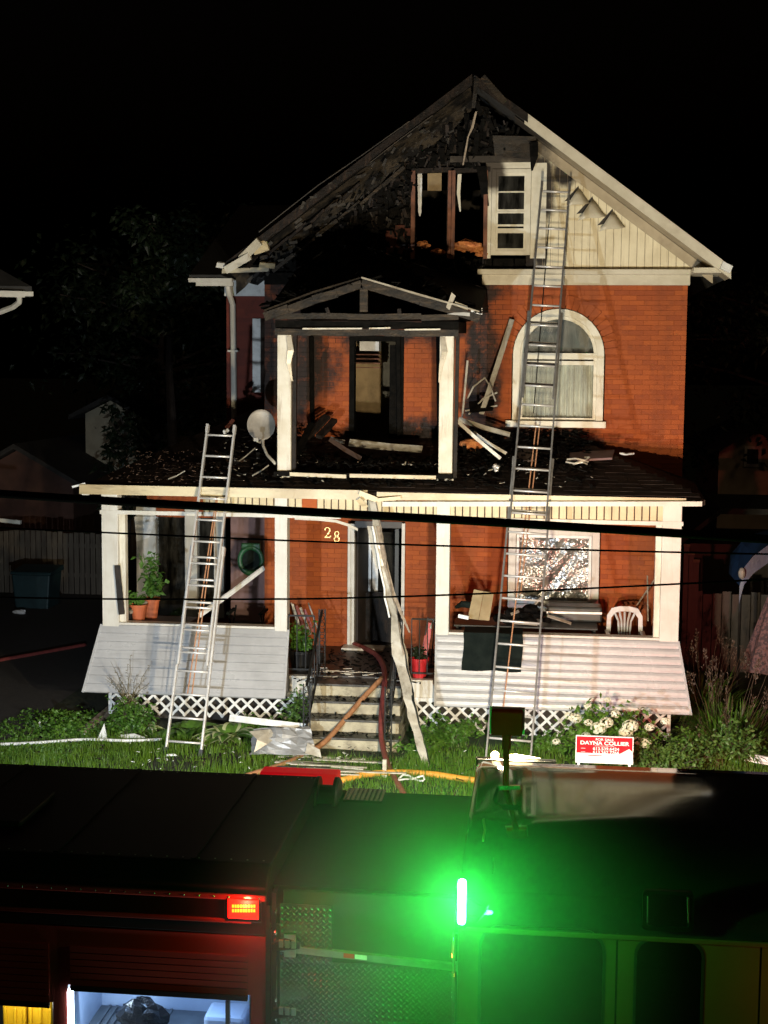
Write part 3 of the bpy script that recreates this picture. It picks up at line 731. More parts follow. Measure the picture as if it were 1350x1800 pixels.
# --- balcony: two posts, beam, roof with a little pediment
bY = .1
for x0, x1, nm in ((-1.57, -1.37, 'balcony_post'), (.74, .94, 'balcony_post')):
    mb = MB(); xc = (x0+x1)/2; w = .098
    for k in range(6):
        z0, z1 = 3.56+k*.337, 3.56+(k+1)*.337
    mb.box(xc-w, xc+w, bY, bY+.2, 3.56, 5.60); o = mb.build(nm, 'scorched_paint', house, bevel=.008)
    mb = MB(); mb.box(xc-w-.02, xc+w+.02, bY-.015, bY+.21, 3.535, 3.60); mb.build('post_base', 'scorched_paint', o)
    # blistered strip peeling from the post
    pts = [Vector((x1-.03 if xc < 0 else x0+.04, bY-.015, 5.58)), Vector((x1-.0 if xc < 0 else x0+.07, bY-.03, 5.38)), Vector((x1-.03 if xc < 0 else x0+.03, bY-.03, 5.2)), Vector((x1+.02 if xc < 0 else x0+.0, bY-.015, 4.95))]
    mb = MB(); mb.strip(pts, [.07, .09, .06, .02], [(1, .3, 0)]*4, .01); mb.build('peeling_strip', 'trim_metal', o)
    # charred inner core of the post
    mb = MB(); xi = x1+.015 if xc < 0 else x1+.015; mb.beam((xi+.02, bY+.1, 3.6), (xi+.03, bY+.1, 5.6), .05, .09); mb.build('charred_stud', 'char_wood', o)
for z0, z1, y0, mt in ((5.59, 5.68, bY-.02, 'burnt_beam'), (5.70, 5.80, bY+.01, 'char'), (5.82, 5.90, bY-.05, 'burnt_beam')):
    mb = MB(); n = 5
    for k in range(n):
        a, b = -1.6+(2.60)*k/n, -1.6+(2.60)*(k+1)/n
        mb.obox(((a+b)/2, y0+.06, (z0+z1)/2+U(-.008, .008)), Vector(((b-a)/2, 0, U(-.01, .01))), Vector((0, .06, 0)), Vector((0, 0, (z1-z0)/2)))
    mb.build('burnt_beam', mt, house)
for xs_ in (-1.55, .93):
    mb = MB(); mb.beam((xs_, bY+.1, 5.72), (xs_, YW, 5.76), .12, .16, (1, 0, 0)); mb.build('burnt_side_beam', 'char', house)
mb = MB()
for px, w in ((420, .5), (770, .35), (890, .2)): pass
for x0, x1, z in ((-1.2, -.35, 5.69), (-.25, .05, 5.70), (.25, .75, 5.685)): mb.obox(((x0+x1)/2, bY-.045, z), Vector(((x1-x0)/2, 0, .004)), Vector((0, .012, 0)), Vector((0, 0, .010)))
mb.build('scorched_edge', 'scorched_paint', house)
ex0, ex1, ez, ax_, az_ = at(465, 551, Y=-.1).x, at(843, 551, Y=-.1).x, 5.90, at(636, 488, Y=-.1).x, at(636, 492, Y=-.1).z
for a, b, mt in (((ex0, -.1, ez), (ax_, -.1, az_), 'burnt_beam'), ((ax_, -.1, az_), (ex1, -.1, ez), 'burnt_beam')):
    mb = MB(); a, b = Vector(a), Vector(b); n = 4
    for k in range(n):
        p, q = a.lerp(b, k/n), a.lerp(b, (k+1)/n); mb.beam(p+Vector((0, 0, U(-.012, .012)-.06)), q+Vector((0, 0, U(-.012, .012)-.06)), .06, .13*U(.8, 1), (0, 1, 0))
    mb.build('pediment_rafter', mt, house)
    mb = MB(); q = [a+Vector((0, -.05, .0)), (a+b)/2+Vector((0, -.05, U(-.01, .03))), b+Vector((0, -.05, 0))]
    mb.strip([x+Vector((0, 0, .03)) for x in q], [.025, .03, .02], [(0, .2, 1)]*3); mb.build('drip_edge', 'trim_metal' if b.x > ax_+.3 else 'burnt_beam', house)
mb = MB(); mb.beam((ax_+.03, -.08, ez+.02), (ax_+.03, -.08, az_-.12), .11, .05, (1, 0, 0)); mb.build('king_post', 'burnt_beam', house)

for k, x in enumerate((-1.25, -.82, .18, .62)):
    zt_ = ez+(az_-ez)*(1-abs(x-ax_)/(ax_-ex0))-.16
    if zt_ > ez+.06: mb2 = MB(); mb2.beam((x, .02, ez), (x+U(-.03, .03), .02, zt_-U(0, .08)), .05, .05); mb2.build('charred_strut', 'char_wood', house)
# right end of the balcony eave: bright bent flashing
q = [at(786, 552, Y=-.16), at(826, 556, Y=-.16), at(826, 548, Y=-.12), at(812, 546, Y=-.1)]
mb = MB(); mb.prism(q[::-1], (0, .02, 0)); mb.build('bent_flashing', 'white_vinyl', house)
q = [at(784, 540, Y=-.15), at(794, 514, Y=-.12), at(801, 520, Y=-.1), at(790, 545, Y=-.15)]
mb = MB(); mb.prism(q[::-1], (0, .02, 0)); mb.build('bent_flashing', 'trim_metal', house)
q = [at(800, 530, Y=-.1), at(822, 538, Y=-.1), at(823, 553, Y=-.1), at(796, 548, Y=-.1)]
mb = MB(); mb.prism(q[::-1], (0, .03, 0)); mb.build('bent_flashing', 'rake_paint', house)
p = at(838, 546, Y=.5); mb = MB(); mb.obox(p, Vector((.08, 0, -.01)), Vector((0, .05, 0)), Vector((0, 0, .045))); mb.build('gutter_stub', 'white_vinyl', house)
# charred hip roof of the balcony, ragged
rx0, rx1, rz = at(588, 430, Y=YW-.03).x, at(642, 425, Y=YW-.03).x, 7.0
n = 9; mb = MB(); g2 = random.Random(11); rows = []
for j in range(n+1):
    t = j/n; row = []
    for i in range(13):
        u = i/12; xa = ex0+(rx0-ex0)*t; xb = ex1+(rx1-ex1)*t
        ez_ = ez+.03+min(.45*(1-abs(u*2-1)), .45)*(1-t)
        row.append((xa+(xb-xa)*u+g2.uniform(-.03, .03), -.05+(YW-.05)*t, ez_+(rz-ez_)*t+g2.uniform(-.05, .05)*(0 < j)))
    rows += row
mb.add(rows, [(j*13+i, j*13+i+1, (j+1)*13+i+1, (j+1)*13+i) for j in range(n) for i in range(12)])
hr = [(ex1, -.05, ez+.03), (ex1+.02, YW-.02, ez+.45), (rx1, YW-.05, rz)]
mb.add([(ex1, -.05, ez), (ex1+.02, YW-.02, ez+.1), (ex1-.0, YW-.02, ez+.45), (rx1, YW-.05, rz), (ex0, -.05, ez), (ex0+.05, YW-.02, ez+.1), (ex0+.05, YW-.02, ez+.75), (rx0, YW-.05, rz)], [(0, 1, 2, 3), (4, 7, 6, 5)])
mb.build('balcony_roof', 'char', house)
mb = MB()
for k in range(330):
    v = rows[g2.randrange(len(rows))]; s_ = g2.uniform(.03, .10); a_ = g2.uniform(-.9, .9)
    mb.obox((v[0]+g2.uniform(-.1, .1), v[1]-.02, v[2]+g2.uniform(-.01, .05)), Vector((math.cos(a_), g2.uniform(-.4, .4), math.sin(a_)))*s_, Vector((g2.uniform(-.3, .3), 1, g2.uniform(-.4, .6)))*s_*.5, Vector((0, 0, .006)))
mb.build('curled_shingles', 'char', house, kind='stuff')
mb = MB(); mb.box(ex0+.15, ex1-.25, bY+.05, YW-.03, 5.86, 5.89); mb.build('balcony_ceiling', 'char', house)
# balcony deck and its pale edge
mb = MB(); mb.box(-1.6, .95, .0, YW, 3.60, 3.66); mb.build('balcony_deck', 'char', house)
for a, b in ((-1.36, -.55), (-.50, .72)):
    mb = MB(); mb.obox(((a+b)/2, -.03, 3.625), Vector(((b-a)/2, 0, U(-.012, .012))), Vector((0, .02, 0)), Vector((0, 0, .026))); mb.build('deck_edge', 'fascia_paint', house)

# ================================================================== the porch
EZ = 3.44; EYF = -.43; EXL, EXR = -4.30, 4.40
top = [(-2.3, 3.6, 4.30), (2.75, YW+.02, 4.05)]
mb = MB()
V = [(EXL, EYF, EZ), (EXR, EYF, EZ-.03), (EXR+.1, YW, EZ+.02), (2.75, YW, 4.06), (-2.12, YW, 4.06), (-2.6, 4.4, 4.5), (EXL, 4.4, EZ)]
n0 = len(V); V += [(x, y, z-.07) for x, y, z in V]
mb.add(V, [(0, 1, 3, 4), (1, 2, 3), (0, 4, 5, 6), (n0, n0+4, n0+3, n0+1), (n0+1, n0+3, n0+2), (n0, n0+6, n0+5, n0+4), (0, n0, n0+1, 1), (1, n0+1, n0+2, 2), (0, 6, n0+6, n0)])
mb.build('porch_roof', 'roof_shingle', house)
def roofz(x, y): return EZ + (y-EYF)*.235
# shingle courses on the porch roof
for k in range(16):
    y = EYF+.02+k*.165; 
    if y > YW-.15: break
    x0 = EXL+(y-EYF)*.83+.05; x1 = EXR-(y-EYF)*.62-.05
    mb = MB(); x = x0+U(0, .2)
    while x < x1-.1:
        w = min(U(.26, .33), x1-x); z = roofz(0, y)
        mb.obox((x+w/2, y+.08, z+.022+U(0, .006)), Vector((w*.485, 0, 0)), Vector((0, .085, .0185)), Vector((0, 0, .0025))); x += w
    mb.build('shingle_course', 'roof_shingle', house)
mb = MB(); mb.box(EXL+.1, EXR-.1, EYF+.05, YW-.005, EZ-.095, EZ-.072); mb.build('porch_ceiling', 'frieze_paint', house)
# fascia and gutter (broken near the middle)
xb = at(650, 880, Y=EYF).x
def fascia(x0, x1, z0, z1, y, h, nm='fascia_board', mt='fascia_paint', th=.03):
    n = max(1, int((x1-x0)/.9)); mb = MB()
    for k in range(n):
        a, b = x0+(x1-x0)*k/n, x0+(x1-x0)*(k+1)/n; za, zb = z0+(z1-z0)*k/n, z0+(z1-z0)*(k+1)/n; d = U(-.006, .006)
        mb.add([(a, y+d, za-h), (b, y+d, zb-h), (b, y+th, zb-h), (a, y+th, za-h), (a, y+d, za), (b, y+d, zb), (b, y+th, zb), (a, y+th, za)],
               [(0, 3, 2, 1), (4, 5, 6, 7), (0, 1, 5, 4), (1, 2, 6, 5), (2, 3, 7, 6), (3, 0, 4, 7)])
    return mb.build(nm, mt, house)
fascia(EXL, xb-.03, EZ+.03, EZ+.02, EYF-.04, .135)
fascia(xb+.10, at(1206, 872, Y=EYF).x, EZ+.0, EZ-.01, EYF-.03, .105)
p0, p1 = at(672, 882, Y=EYF-.1), at(1234, 884, Y=EYF-.1)
fascia(p0.x, p1.x, p0.z, p1.z+.02, EYF-.11, .065, 'gutter', 'white_paint', .10)
for px, py, w, h, r in ((648, 873, 34, 9, 22), (684, 877, 40, 6, -6), (637, 885, 20, 9, 48)):
    p = at(px, py, Y=EYF-.09); ca, sa = math.cos(math.radians(r)), -math.sin(math.radians(r)); k = 1/124
    mb = MB(); mb.obox(p, Vector((w*k/2*ca, .02, w*k/2*sa)), Vector((0, .01, 0)), Vector((-h*k/2*sa, 0, h*k/2*ca))); mb.build('bent_fascia', 'fascia_paint', house)
mb = MB(); mb.beam(at(127, 856, Y=EYF), at(150, 850, Y=EYF), .02, .03); mb.build('bent_drip_edge', 'white_vinyl', house)
q = [at(143, 872, Y=EYF+.05), at(150, 852, Y=EYF), at(157, 870, Y=EYF+.05)]
mb = MB(); mb.prism(q[::-1], (0, .02, 0)); mb.build('torn_soffit', 'white_paint', house)
# posts
FZ0, FZ1 = 3.045, 3.285
posts = [(-4.11, -3.87, 1.32), (-1.57, -1.39, 1.325), (.74, .93, 1.335), (3.87, 4.13, 1.315)]
for x0, x1, z in posts:
    mb = MB(); mb.box(x0, x1, -.075, .14, z, FZ1+.02); mb.build('porch_post', 'post_paint', house, bevel=.006)
for x0, x1 in ((-3.868, -3.78), (3.79, 3.868)):
    mb = MB(); mb.box(x0, x1, .0, .12, 1.42, FZ0-.01); mb.build('half_post', 'scorched_paint', house)
# vertical frieze boards under the fascia, each its own board
x = -2.62
while x < 3.86:
    w = .0985
    if not (-1.21 < x+w/2 < -.97) and not (-1.57 < x+.09 and x < -1.40 and False):
        mb = MB(); mb.box(x+.006, x+w-.008, -.050+U(-.003, .003), -.022, FZ0+.03, FZ1+U(.0, .004)); mb.build('frieze_slat', 'frieze_paint', house)
    x += .1035
mb = MB(); mb.box(-2.62, -1.21, -.020, .0, FZ0, FZ1); mb.box(-.97, 3.86, -.020, .0, FZ0, FZ1); mb.build('frieze_backing', 'brown_board', house)
mb = MB(); mb.box(-1.21, -.97, -.02, .06, FZ0+.03, FZ1); mb.build('exposed_bricks', 'brick', house)
for a, b in ((-4.13, -.62), (.70, 4.15)):
    mb = MB(); mb.box(a, b, -.085, -.047, FZ0-.03, FZ0+.026); mb.build('bottom_rail', 'post_paint', house)
pts = [at(518, 911, Y=-.06), at(560, 913, Y=-.06), at(590, 916, Y=-.06), at(612, 923, Y=-.03), at(629, 931, Y=0)]
mb = MB(); mb.strip(pts, [.04]*5, [(0, .3, 1)]*5, .02); mb.build('sagging_rail', 'post_paint', house)
# half walls: flared skirts of lapped siding boards
def skirt(xl0, xl1, xr0, xr1, zt, zb, nb, label):
    "x of the left edge top/bottom, right edge top/bottom"
    root = None
    for k in range(nb):
        t0, t1 = k/nb, (k+1)/nb
        def pt(t, side, lift=0):
            x = (xl0+(xl1-xl0)*t) if side == 0 else (xr0+(xr1-xr0)*t)
            return Vector((x, -.055-.455*t-lift*.88, zt+(zb-zt)*t+lift*.47))
        prof = ((0, .003), (.10, .016), (.40, .023), (.72, .017), (.93, .006), (.985, .0)) if nb == 9 else ((0, .002), (.05, .008), (.5, .012), (.93, .016), (.985, .0))
        V = []
        for u, lf_ in prof: t = t0+(t1-t0)*u; V += [pt(t, 0, lf_), pt(t, 1, lf_)]
        n_ = len(prof); V += [pt(t0, 0, -.004), pt(t0, 1, -.004), pt(t1-.002, 0, -.004), pt(t1-.002, 1, -.004)]
        F = [(2*i, 2*i+2, 2*i+3, 2*i+1) for i in range(n_-1)] + [(2*n_, 0, 1, 2*n_+1), (2*n_-2, 2*n_+2, 2*n_+3, 2*n_-1), (2*n_, 2*n_+1, 2*n_+3, 2*n_+2)]
        mb = MB(); mb.add(V, F); mb.build('siding_board', 'skirt_siding', house)
    q0 = [(xl0, -.05, zt-.01), (xr0, -.05, zt-.01), (xr1, -.485, zb), (xl1, -.485, zb)]
    mb = MB(); mb.prism(q0[::-1], (0, .04, -.02)); mb.build('half_wall', 'skirt_siding', house)
    for x0, x1 in ((xl0, xl1), (xr0, xr1)):
        mb = MB(); mb.beam((x0, -.06, zt), (x1, -.525, zb), .03, .03, (1, 0, 0)); mb.build('corner_trim', 'skirt_siding', house)
    mb = MB(); mb.prism([(xl0+.02, -.02, zt-.02), (xl1+.02, -.47, zb), (xl1+.02, -.02, zb)], (.02, 0, 0)); mb.prism([(xr0-.04, -.02, zt-.02), (xr1-.04, -.47, zb), (xr1-.04, -.02, zb)], (.02, 0, 0)); mb.build('wall_end', 'skirt_siding', house)
skirt(-4.13, -4.27, -1.37, -1.345, 1.395, .49, 8, '')
skirt(.755, .785, 4.13, 4.29, 1.395, .465, 9, '')
for a, b in ((-3.87, -1.57), (.93, 3.87)):
    mb = MB(); mb.box(a, b, -.075, .12, 1.40, 1.435); mb.build('porch_sill', 'post_paint', house, bevel=.004)
mb = MB(); mb.box(-4.1, 4.1, .02, YW, .64, .735); mb.build('porch_floor', 'dark_wood', house)
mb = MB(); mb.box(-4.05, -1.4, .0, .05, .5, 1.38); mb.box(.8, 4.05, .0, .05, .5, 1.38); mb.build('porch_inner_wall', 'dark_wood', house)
# white boxed panels between skirts and steps
for a, b in ((-1.345, -1.0), (.33, .785)):
    mb = MB(); mb.box(a, b, -.10, .02, .44, .735); mb.build('side_panel', 'white_paint', house)
# porch underside: diagonal lattice, each strip its own part
def lattice(x0, x1, z0, z1, y):
    H = z1-z0; w = .036; pitch = .185
    for dirn, yy in ((1, y), (-1, y+.012)):
        x = x0-H
        while x < x1:
            a = Vector((x, yy, z0)); b = Vector((x+H, yy, z1))
            if dirn < 0: a, b = Vector((x+H, yy, z0)), Vector((x, yy, z1))
            t0, t1 = 0, 1; dx = b.x-a.x
            ta, tb = (x0-a.x)/dx, (x1-a.x)/dx
            t0, t1 = max(0, min(ta, tb)), min(1, max(ta, tb))
            if t1-t0 > .12:
                mb = MB(); mb.beam(a.lerp(b, t0), a.lerp(b, t1), w, .008, (1, 0, -dirn)); mb.build('lattice_slat', 'white_vinyl', house)
            x += pitch
    mb = MB(); mb.box(x0-.02, x1+.02, y-.02, y-.006, z1-.03, z1+.02); mb.box(x0-.03, x0+.02, y-.02, y-.006, z0, z1-.03); mb.box(x1-.02, x1+.03, y-.02, y-.006, z0, z1-.03); mb.build('lattice_frame', 'white_vinyl', house)
lattice(-3.98, -1.05, .10, .50, -.13); lattice(.36, 4.02, -.02, .47, -.13)
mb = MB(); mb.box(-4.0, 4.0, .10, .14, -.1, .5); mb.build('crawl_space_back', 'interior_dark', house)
# --- steps
for k in range(4):
    z1 = .715-k*.18; y0 = -.42-k*.29
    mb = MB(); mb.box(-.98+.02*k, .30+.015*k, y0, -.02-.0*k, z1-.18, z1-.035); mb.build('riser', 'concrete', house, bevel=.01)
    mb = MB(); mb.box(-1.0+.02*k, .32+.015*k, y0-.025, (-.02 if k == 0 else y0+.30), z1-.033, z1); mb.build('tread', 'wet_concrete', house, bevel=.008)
# --- front door
mb = MB()
for a, b in ((-.83, -.78), (-.765, -.72)): mb.box(a, b, YW-.05, YW+.12, .74, 2.70)
mb.box(-.80, -.74, YW-.03, YW+.10, .74, 2.70); mb.build('door_casing', 'white_paint', house, bevel=.006)
mb = MB(); mb.box(.025, .075, YW-.05, YW+.12, .74, 2.72); mb.build('door_casing', 'white_paint', house)
mb = MB(); mb.box(-.72, .025, YW-.02, YW+.12, 2.64, 2.74); mb.build('door_head', 'dark_wood', house)
mb = MB(); mb.box(-.88, -.22, YW-.35, YW-.02, .737, .775); mb.build('threshold', 'white_paint', house, bevel=.01)
dr = MB(); dr.obox((-.60, YW+.45, 1.7), Vector((.10, .34, 0)), Vector((.02, -.006, 0)), Vector((0, 0, .95))); dd = dr.build('open_door', 'dark_wood', house)
for px0, px1, py0, py1, y in ((640, 652, 928, 1040, 2.7), (655, 664, 940, 1045, 2.8), (676, 682, 945, 1000, 2.8)):
    a, b = at(px0, py0, Y=y), at(px1, py1, Y=y); mb = MB(); mb.box(a.x, b.x, y, y+.03, b.z, a.z); mb.build('door_lite_frame', 'white_vinyl', dd)
mb = MB(); a, b = at(628, 1040, Y=2.6), at(690, 1140, Y=2.6); mb.box(a.x, b.x, 2.6, 2.64, .74, a.z); mb.build('lower_door_panel', 'char_wood', dd)
mb = MB(); a, b = at(666, 935, Y=2.75), at(700, 1050, Y=2.75); mb.box(a.x, b.x, 2.75, 2.756, b.z, a.z); mb.build('pane', 'glass_dark', dd)
# storm door frame, right
mb = MB(); mb.box(-.09, -.03, YW+.05, YW+.10, .74, 2.62); mb.build('storm_door', 'dark_metal', house)
# --- house number, two serif digits in relief
def stroke(mb, pts, w, y, d=.015):
    for i in range(len(pts)-1):
        a, b = Vector((pts[i][0], y, pts[i][1])), Vector((pts[i+1][0], y, pts[i+1][1])); ww = w[i] if isinstance(w, list) else w
        e = (b-a).normalized()*ww*.3; mb.beam(a-e, b+e, ww, d, (b-a).cross(Vector((0, 1, 0))))
def digit(px, py, kind, h):
    c = at(px, py, Y=YW-.02); mb = MB(); s = h/2
    if kind == '2':
        pts = [(-.52, .50), (-.46, .82), (-.10, 1.0), (.30, .88), (.46, .52), (.34, .12), (-.05, -.38), (-.55, -.92), (.55, -.92)]
        ws = [.20, .14, .13, .20, .24, .20, .13, .20]
        pts2 = [(.55, -.92), (.62, -.60)]
    else:
        pts = [(.0, .06), (-.34, .25), (-.40, .58), (-.22, .90), (.05, 1.0), (.30, .88), (.42, .58), (.30, .28), (.0, .06), (-.38, -.16), (-.52, -.50), (-.36, -.84), (.0, -1.0), (.36, -.86), (.52, -.50), (.36, -.14), (.0, .06)]
        ws = [.22, .20, .13, .12, .12, .13, .20, .22, .22, .22, .14, .12, .12, .16, .22, .22]; pts2 = None
    stroke(mb, [(c.x+x*s*.95, c.z+z*s) for x, z in pts], [w*s for w in ws], YW-.02)
    if pts2: stroke(mb, [(c.x+x*s*.95, c.z+z*s) for x, z in pts2], .14*s, YW-.02)
    mb.build('house_number', 'gold', wallo)
digit(576, 936, '2', .165); digit(592, 943, '8', .165)
# --- ground floor picture window
x0, x1, z0, z1 = 1.70, 3.09, 1.38, 2.70
pw = frame_rect('picture_window', x0+.11, x1-.11, z0+.12, z1-.11, YW-.06, .115, .16, 'white_paint')
frame_rect('inner_frame', x0+.16, x1-.16, z0+.17, z1-.16, YW-.02, .045, .10, 'white_vinyl', pw)
mb = MB(); mb.box(x0-.02, x1+.02, YW-.07, YW+.05, z1+.01, z1+.20); mb.build('head_panel', 'white_paint', pw)
nn = 40; P = []; g3 = random.Random(3)
for j in range(nn+1):
    for i in range(nn+1):
        u, v = i/nn, j/nn; d = .012*math.sin(9*u+5*v+2*math.sin(7*v))+.010*math.sin(17*v-11*u+3*math.sin(5*u))+g3.uniform(-.0025, .0025)
        P.append((x0+.15+(x1-x0-.30)*u, YW+.05+d, z0+.16+(z1-z0-.31)*v))
mb = MB(); mb.add(P, [(j*(nn+1)+i, j*(nn+1)+i+1, (j+1)*(nn+1)+i+1, (j+1)*(nn+1)+i) for j in range(nn) for i in range(nn)]); mb.build('plastic_film', 'film', pw, smooth=True)
mb = MB(); mb.box(x0+.1, x1-.1, YW+.30, YW+.32, z0, z1); mb.build('blind', 'compartment_grey', pw)
mb = MB(); mb.box(x0-.06, x1+.06, YW-.13, YW+.02, z0-.06, z0-.002); mb.build('sill', 'white_paint', pw)
for xs_ in (.86, ): 
    mb = MB(); mb.box(.62, .71, YW-.09, YW-.02, .74, 3.3); mb.build('downpipe', 'dark_wood', house)

# --- left wing set back, with its own wall, windows and eave
wy = 3.5
mb = MB(); mb.box(-4.45, -2.2, wy+.012, wy+.2, 2.62, 3.4); mb.box(-4.45, -2.2, wy+.012, wy+.2, 0, .9); wgo = mb.build('wing_wall', 'mortar', house)
mb = MB()
for i in range(10):
    x = -4.45-(.1125 if i % 2 else 0); z = Z0+(25+i)*PITCHZ
    while x < -2.25: mb.box(max(x, -4.45)+.004, min(x+.216, -2.2), wy+U(-.003, .003), wy+.05, z+.004, z+.070); x += .225
mb.build('bricks', 'brick', wgo, kind='stuff')
mb = MB(); mb.box(-2.72, WX0-.002, YW+.02, YW+.2, .74, 3.4); mb.build('return_wall', 'interior_purple', house)
mb = MB(); mb.box(-4.4, -2.4, wy+1.3, wy+1.4, .2, 3.4); mb.build('wing_partition', 'interior_dark', house)
for px0, px1 in ((240, 274), (325, 346), (376, 394)):
    a, b = at(px0, 1000, Y=wy-.05).x, at(px1, 1000, Y=wy-.05).x
    mb = MB(); mb.box(a, b, wy-.05, wy+.08, .9, 2.80); mb.build('window_mullion', 'white_paint', house, bevel=.005)
a, b = at(274, 1000, Y=wy).x, at(376, 1000, Y=wy).x
mb = MB(); mb.box(a, b, wy+.05, wy+.056, .9, 2.78); mb.build('pane', 'glass_dark', house)
q = [at(275, 908, Y=wy+.1), at(316, 908, Y=wy+.1), at(316, 944, Y=wy+.1), at(286, 980, Y=wy+.1), at(268, 948, Y=wy+.1)]
mb = MB(); mb.prism(q[::-1], (0, .01, 0)); mb.build('curtain', 'interior_purple', house)
q = [at(236, 908, Y=wy-.08), at(275, 908, Y=wy-.08), at(262, 945, Y=wy-.08), at(240, 952, Y=wy-.08)]
mb = MB(); mb.prism(q[::-1], (0, .01, 0)); mb.build('wing_panel', 'white_vinyl', house)
# upper part of the wing
uy = 4.4; ux0 = at(398, 520, Y=uy).x
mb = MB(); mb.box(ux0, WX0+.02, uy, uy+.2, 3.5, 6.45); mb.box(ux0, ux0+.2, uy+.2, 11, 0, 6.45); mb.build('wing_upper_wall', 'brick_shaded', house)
a, b = at(444, 560, Y=uy-.04), at(458, 690, Y=uy-.04)
mb = MB(); mb.box(a.x, b.x, uy-.05, uy+.02, b.z, a.z); mb.build('window_trim', 'white_vinyl', house)
mb = MB(); mb.box(b.x+.0, b.x+.16, uy-.03, uy+.02, b.z, a.z); mb.build('pane', 'glass_dark', house)
p0, p1 = at(331, 489, Y=uy-.5), at(408, 489, Y=uy-.5)
mb = MB(); mb.box(p0.x, p1.x, uy-.5, uy-.4, p0.z-.065, p0.z); mb.box(p0.x+.12, p1.x, uy-.46, uy-.36, p0.z-.125, p0.z-.066); mb.build('wing_gutter', 'white_paint', house)
mb = MB(); mb.box(ux0-.02, WX0, uy-.06, uy-.003, 6.34, 6.62); mb.build('wing_frieze', 'white_vinyl', house)
mb = MB(); mb.prism([(p0.x, uy-.45, p0.z), (WX0, uy-.45, p0.z), (WX0, 8, 8.2), (p0.x, 8, 8.2)], (0, 0, .06)); mb.build('wing_roof', 'dark_roof', house)
pts = [at(400, 500, Y=uy-.3), at(403, 518, Y=uy-.25), at(409, 535, Y=uy-.1), at(410, 600, Y=uy-.08), at(411, 700, Y=uy-.08), at(411, 740, Y=uy-.08)]
mb = MB(); mb.tube(pts, .05, 8); mb.build('downpipe', 'white_paint', house)
p = at(410, 617, Y=uy-.1); mb = MB(); mb.box(p.x-.09, p.x+.09, p.y-.05, p.y+.08, p.z-.015, p.z+.015); mb.build('pipe_bracket', 'white_paint', house)
# ================================================================== ladders
def ladder(label, foot, top, sections, matn, rope=True):
    "extension ladder; sections = (t0, t1, width0, width1, lift) along foot->top"
    foot, top = Vector(foot), Vector(top); d = top-foot; L = d.length; a = d/L
    r = thing('extension_ladder', label, 'ladder', foot, 'extension ladders raised against the house')
    sx = Vector((1, 0, 0)); sx = (sx-a*sx.dot(a)).normalized(); n = sx.cross(a)      # n towards the street or the house
    if n.y > 0: n = -n
    for t0, t1, w0, w1, lift in sections:
        p, q = foot+a*(L*t0)+n*lift, foot+a*(L*t1)+n*lift
        for s in (-1, 1):
            mb = MB(); mb.beam(p+sx*(s*w0/2), q+sx*(s*w1/2), .026, .075, sx); mb.build('rail', matn[0], r, bevel=.004)
        nr = int(L*(t1-t0)/.305); 
        for k in range(nr):
            u = (k+.55)/nr; c = p.lerp(q, u); w = w0+(w1-w0)*u
            mb = MB(); mb.tube([c-sx*(w/2), c+sx*(w/2)], .0155, 8); mb.build('rung', matn[1], r, smooth=True)
        for s in (-1, 1):
            mb = MB(); e = q+sx*(s*w1/2); mb.beam(e-a*.10, e+a*.012, .036, .085, sx); mb.build('end_bracket', matn[0], r)
    for s in (-1, 1):
        w = sections[0][2]; mb = MB(); e = foot+sx*(s*w/2); mb.beam(e-a*.0, e+a*.09, .05, .10, sx); mb.build('foot_pad', 'black_rubber', r)
    return r, a, n, sx, L
F1, T1 = Vector((-2.46, -1.86, .0)), at(391, 752, Y=-.13)
l1, a1, n1, s1, L1 = ladder('short silver aluminium ladder leaning on the left end of the porch roof', F1, T1,
    [(0, .62, .48, .45, .0), (.26, 1, .40, .39, .075)], ('aluminium', 'aluminium'))
F2, T2 = Vector((1.84, -2.22, -.02)), at(977, 332, Y=1.93)
l2, a2, n2, s2, L2 = ladder('tall grey three section ladder reaching the attic gable', F2, T2,
    [(0, .50, .57, .54, 0), (.385, .755, .49, .47, .07), (.60, 1, .42, .41, .14)], ('rail_metal', 'aluminium'))
def hang(p, q, sag=.1, n=8):
    p, q = Vector(p), Vector(q)
    return [p.lerp(q, k/n)+Vector((0, -sag*.3*math.sin(PI*k/n), -sag*math.sin(PI*k/n))) for k in range(n+1)]
mb = MB(); c0 = F1+a1*(L1*.80)-n1*.05; c1 = F1+a1*(L1*.18)-n1*.03
mb.tube(hang(c0+s1*.02, c1-s1*.05, .02), .009, 6); mb.tube(hang(c0+s1*.04, c1+s1*.01, .03), .009, 6); mb.build('halyard_rope', 'rope', l1)
mb = MB(); c0 = F2+a2*(L2*.56)-n2*.02; c1 = F2+a2*(L2*.10)-n2*.02
mb.tube(hang(c0, c1-s2*.12, .02), .009, 6); mb.tube(hang(c0+s2*.05, c1-s2*.02+a2*1.6, .02), .009, 6); mb.build('halyard_rope', 'rope', l2)
mb = MB(); c0 = F2+a2*(L2*.93)-n2*.02; mb.tube(hang(c0-s2*.06, F2+a2*(L2*.58)-s2*.05, .02), .008, 6); mb.build('halyard_rope', 'iron', l2)

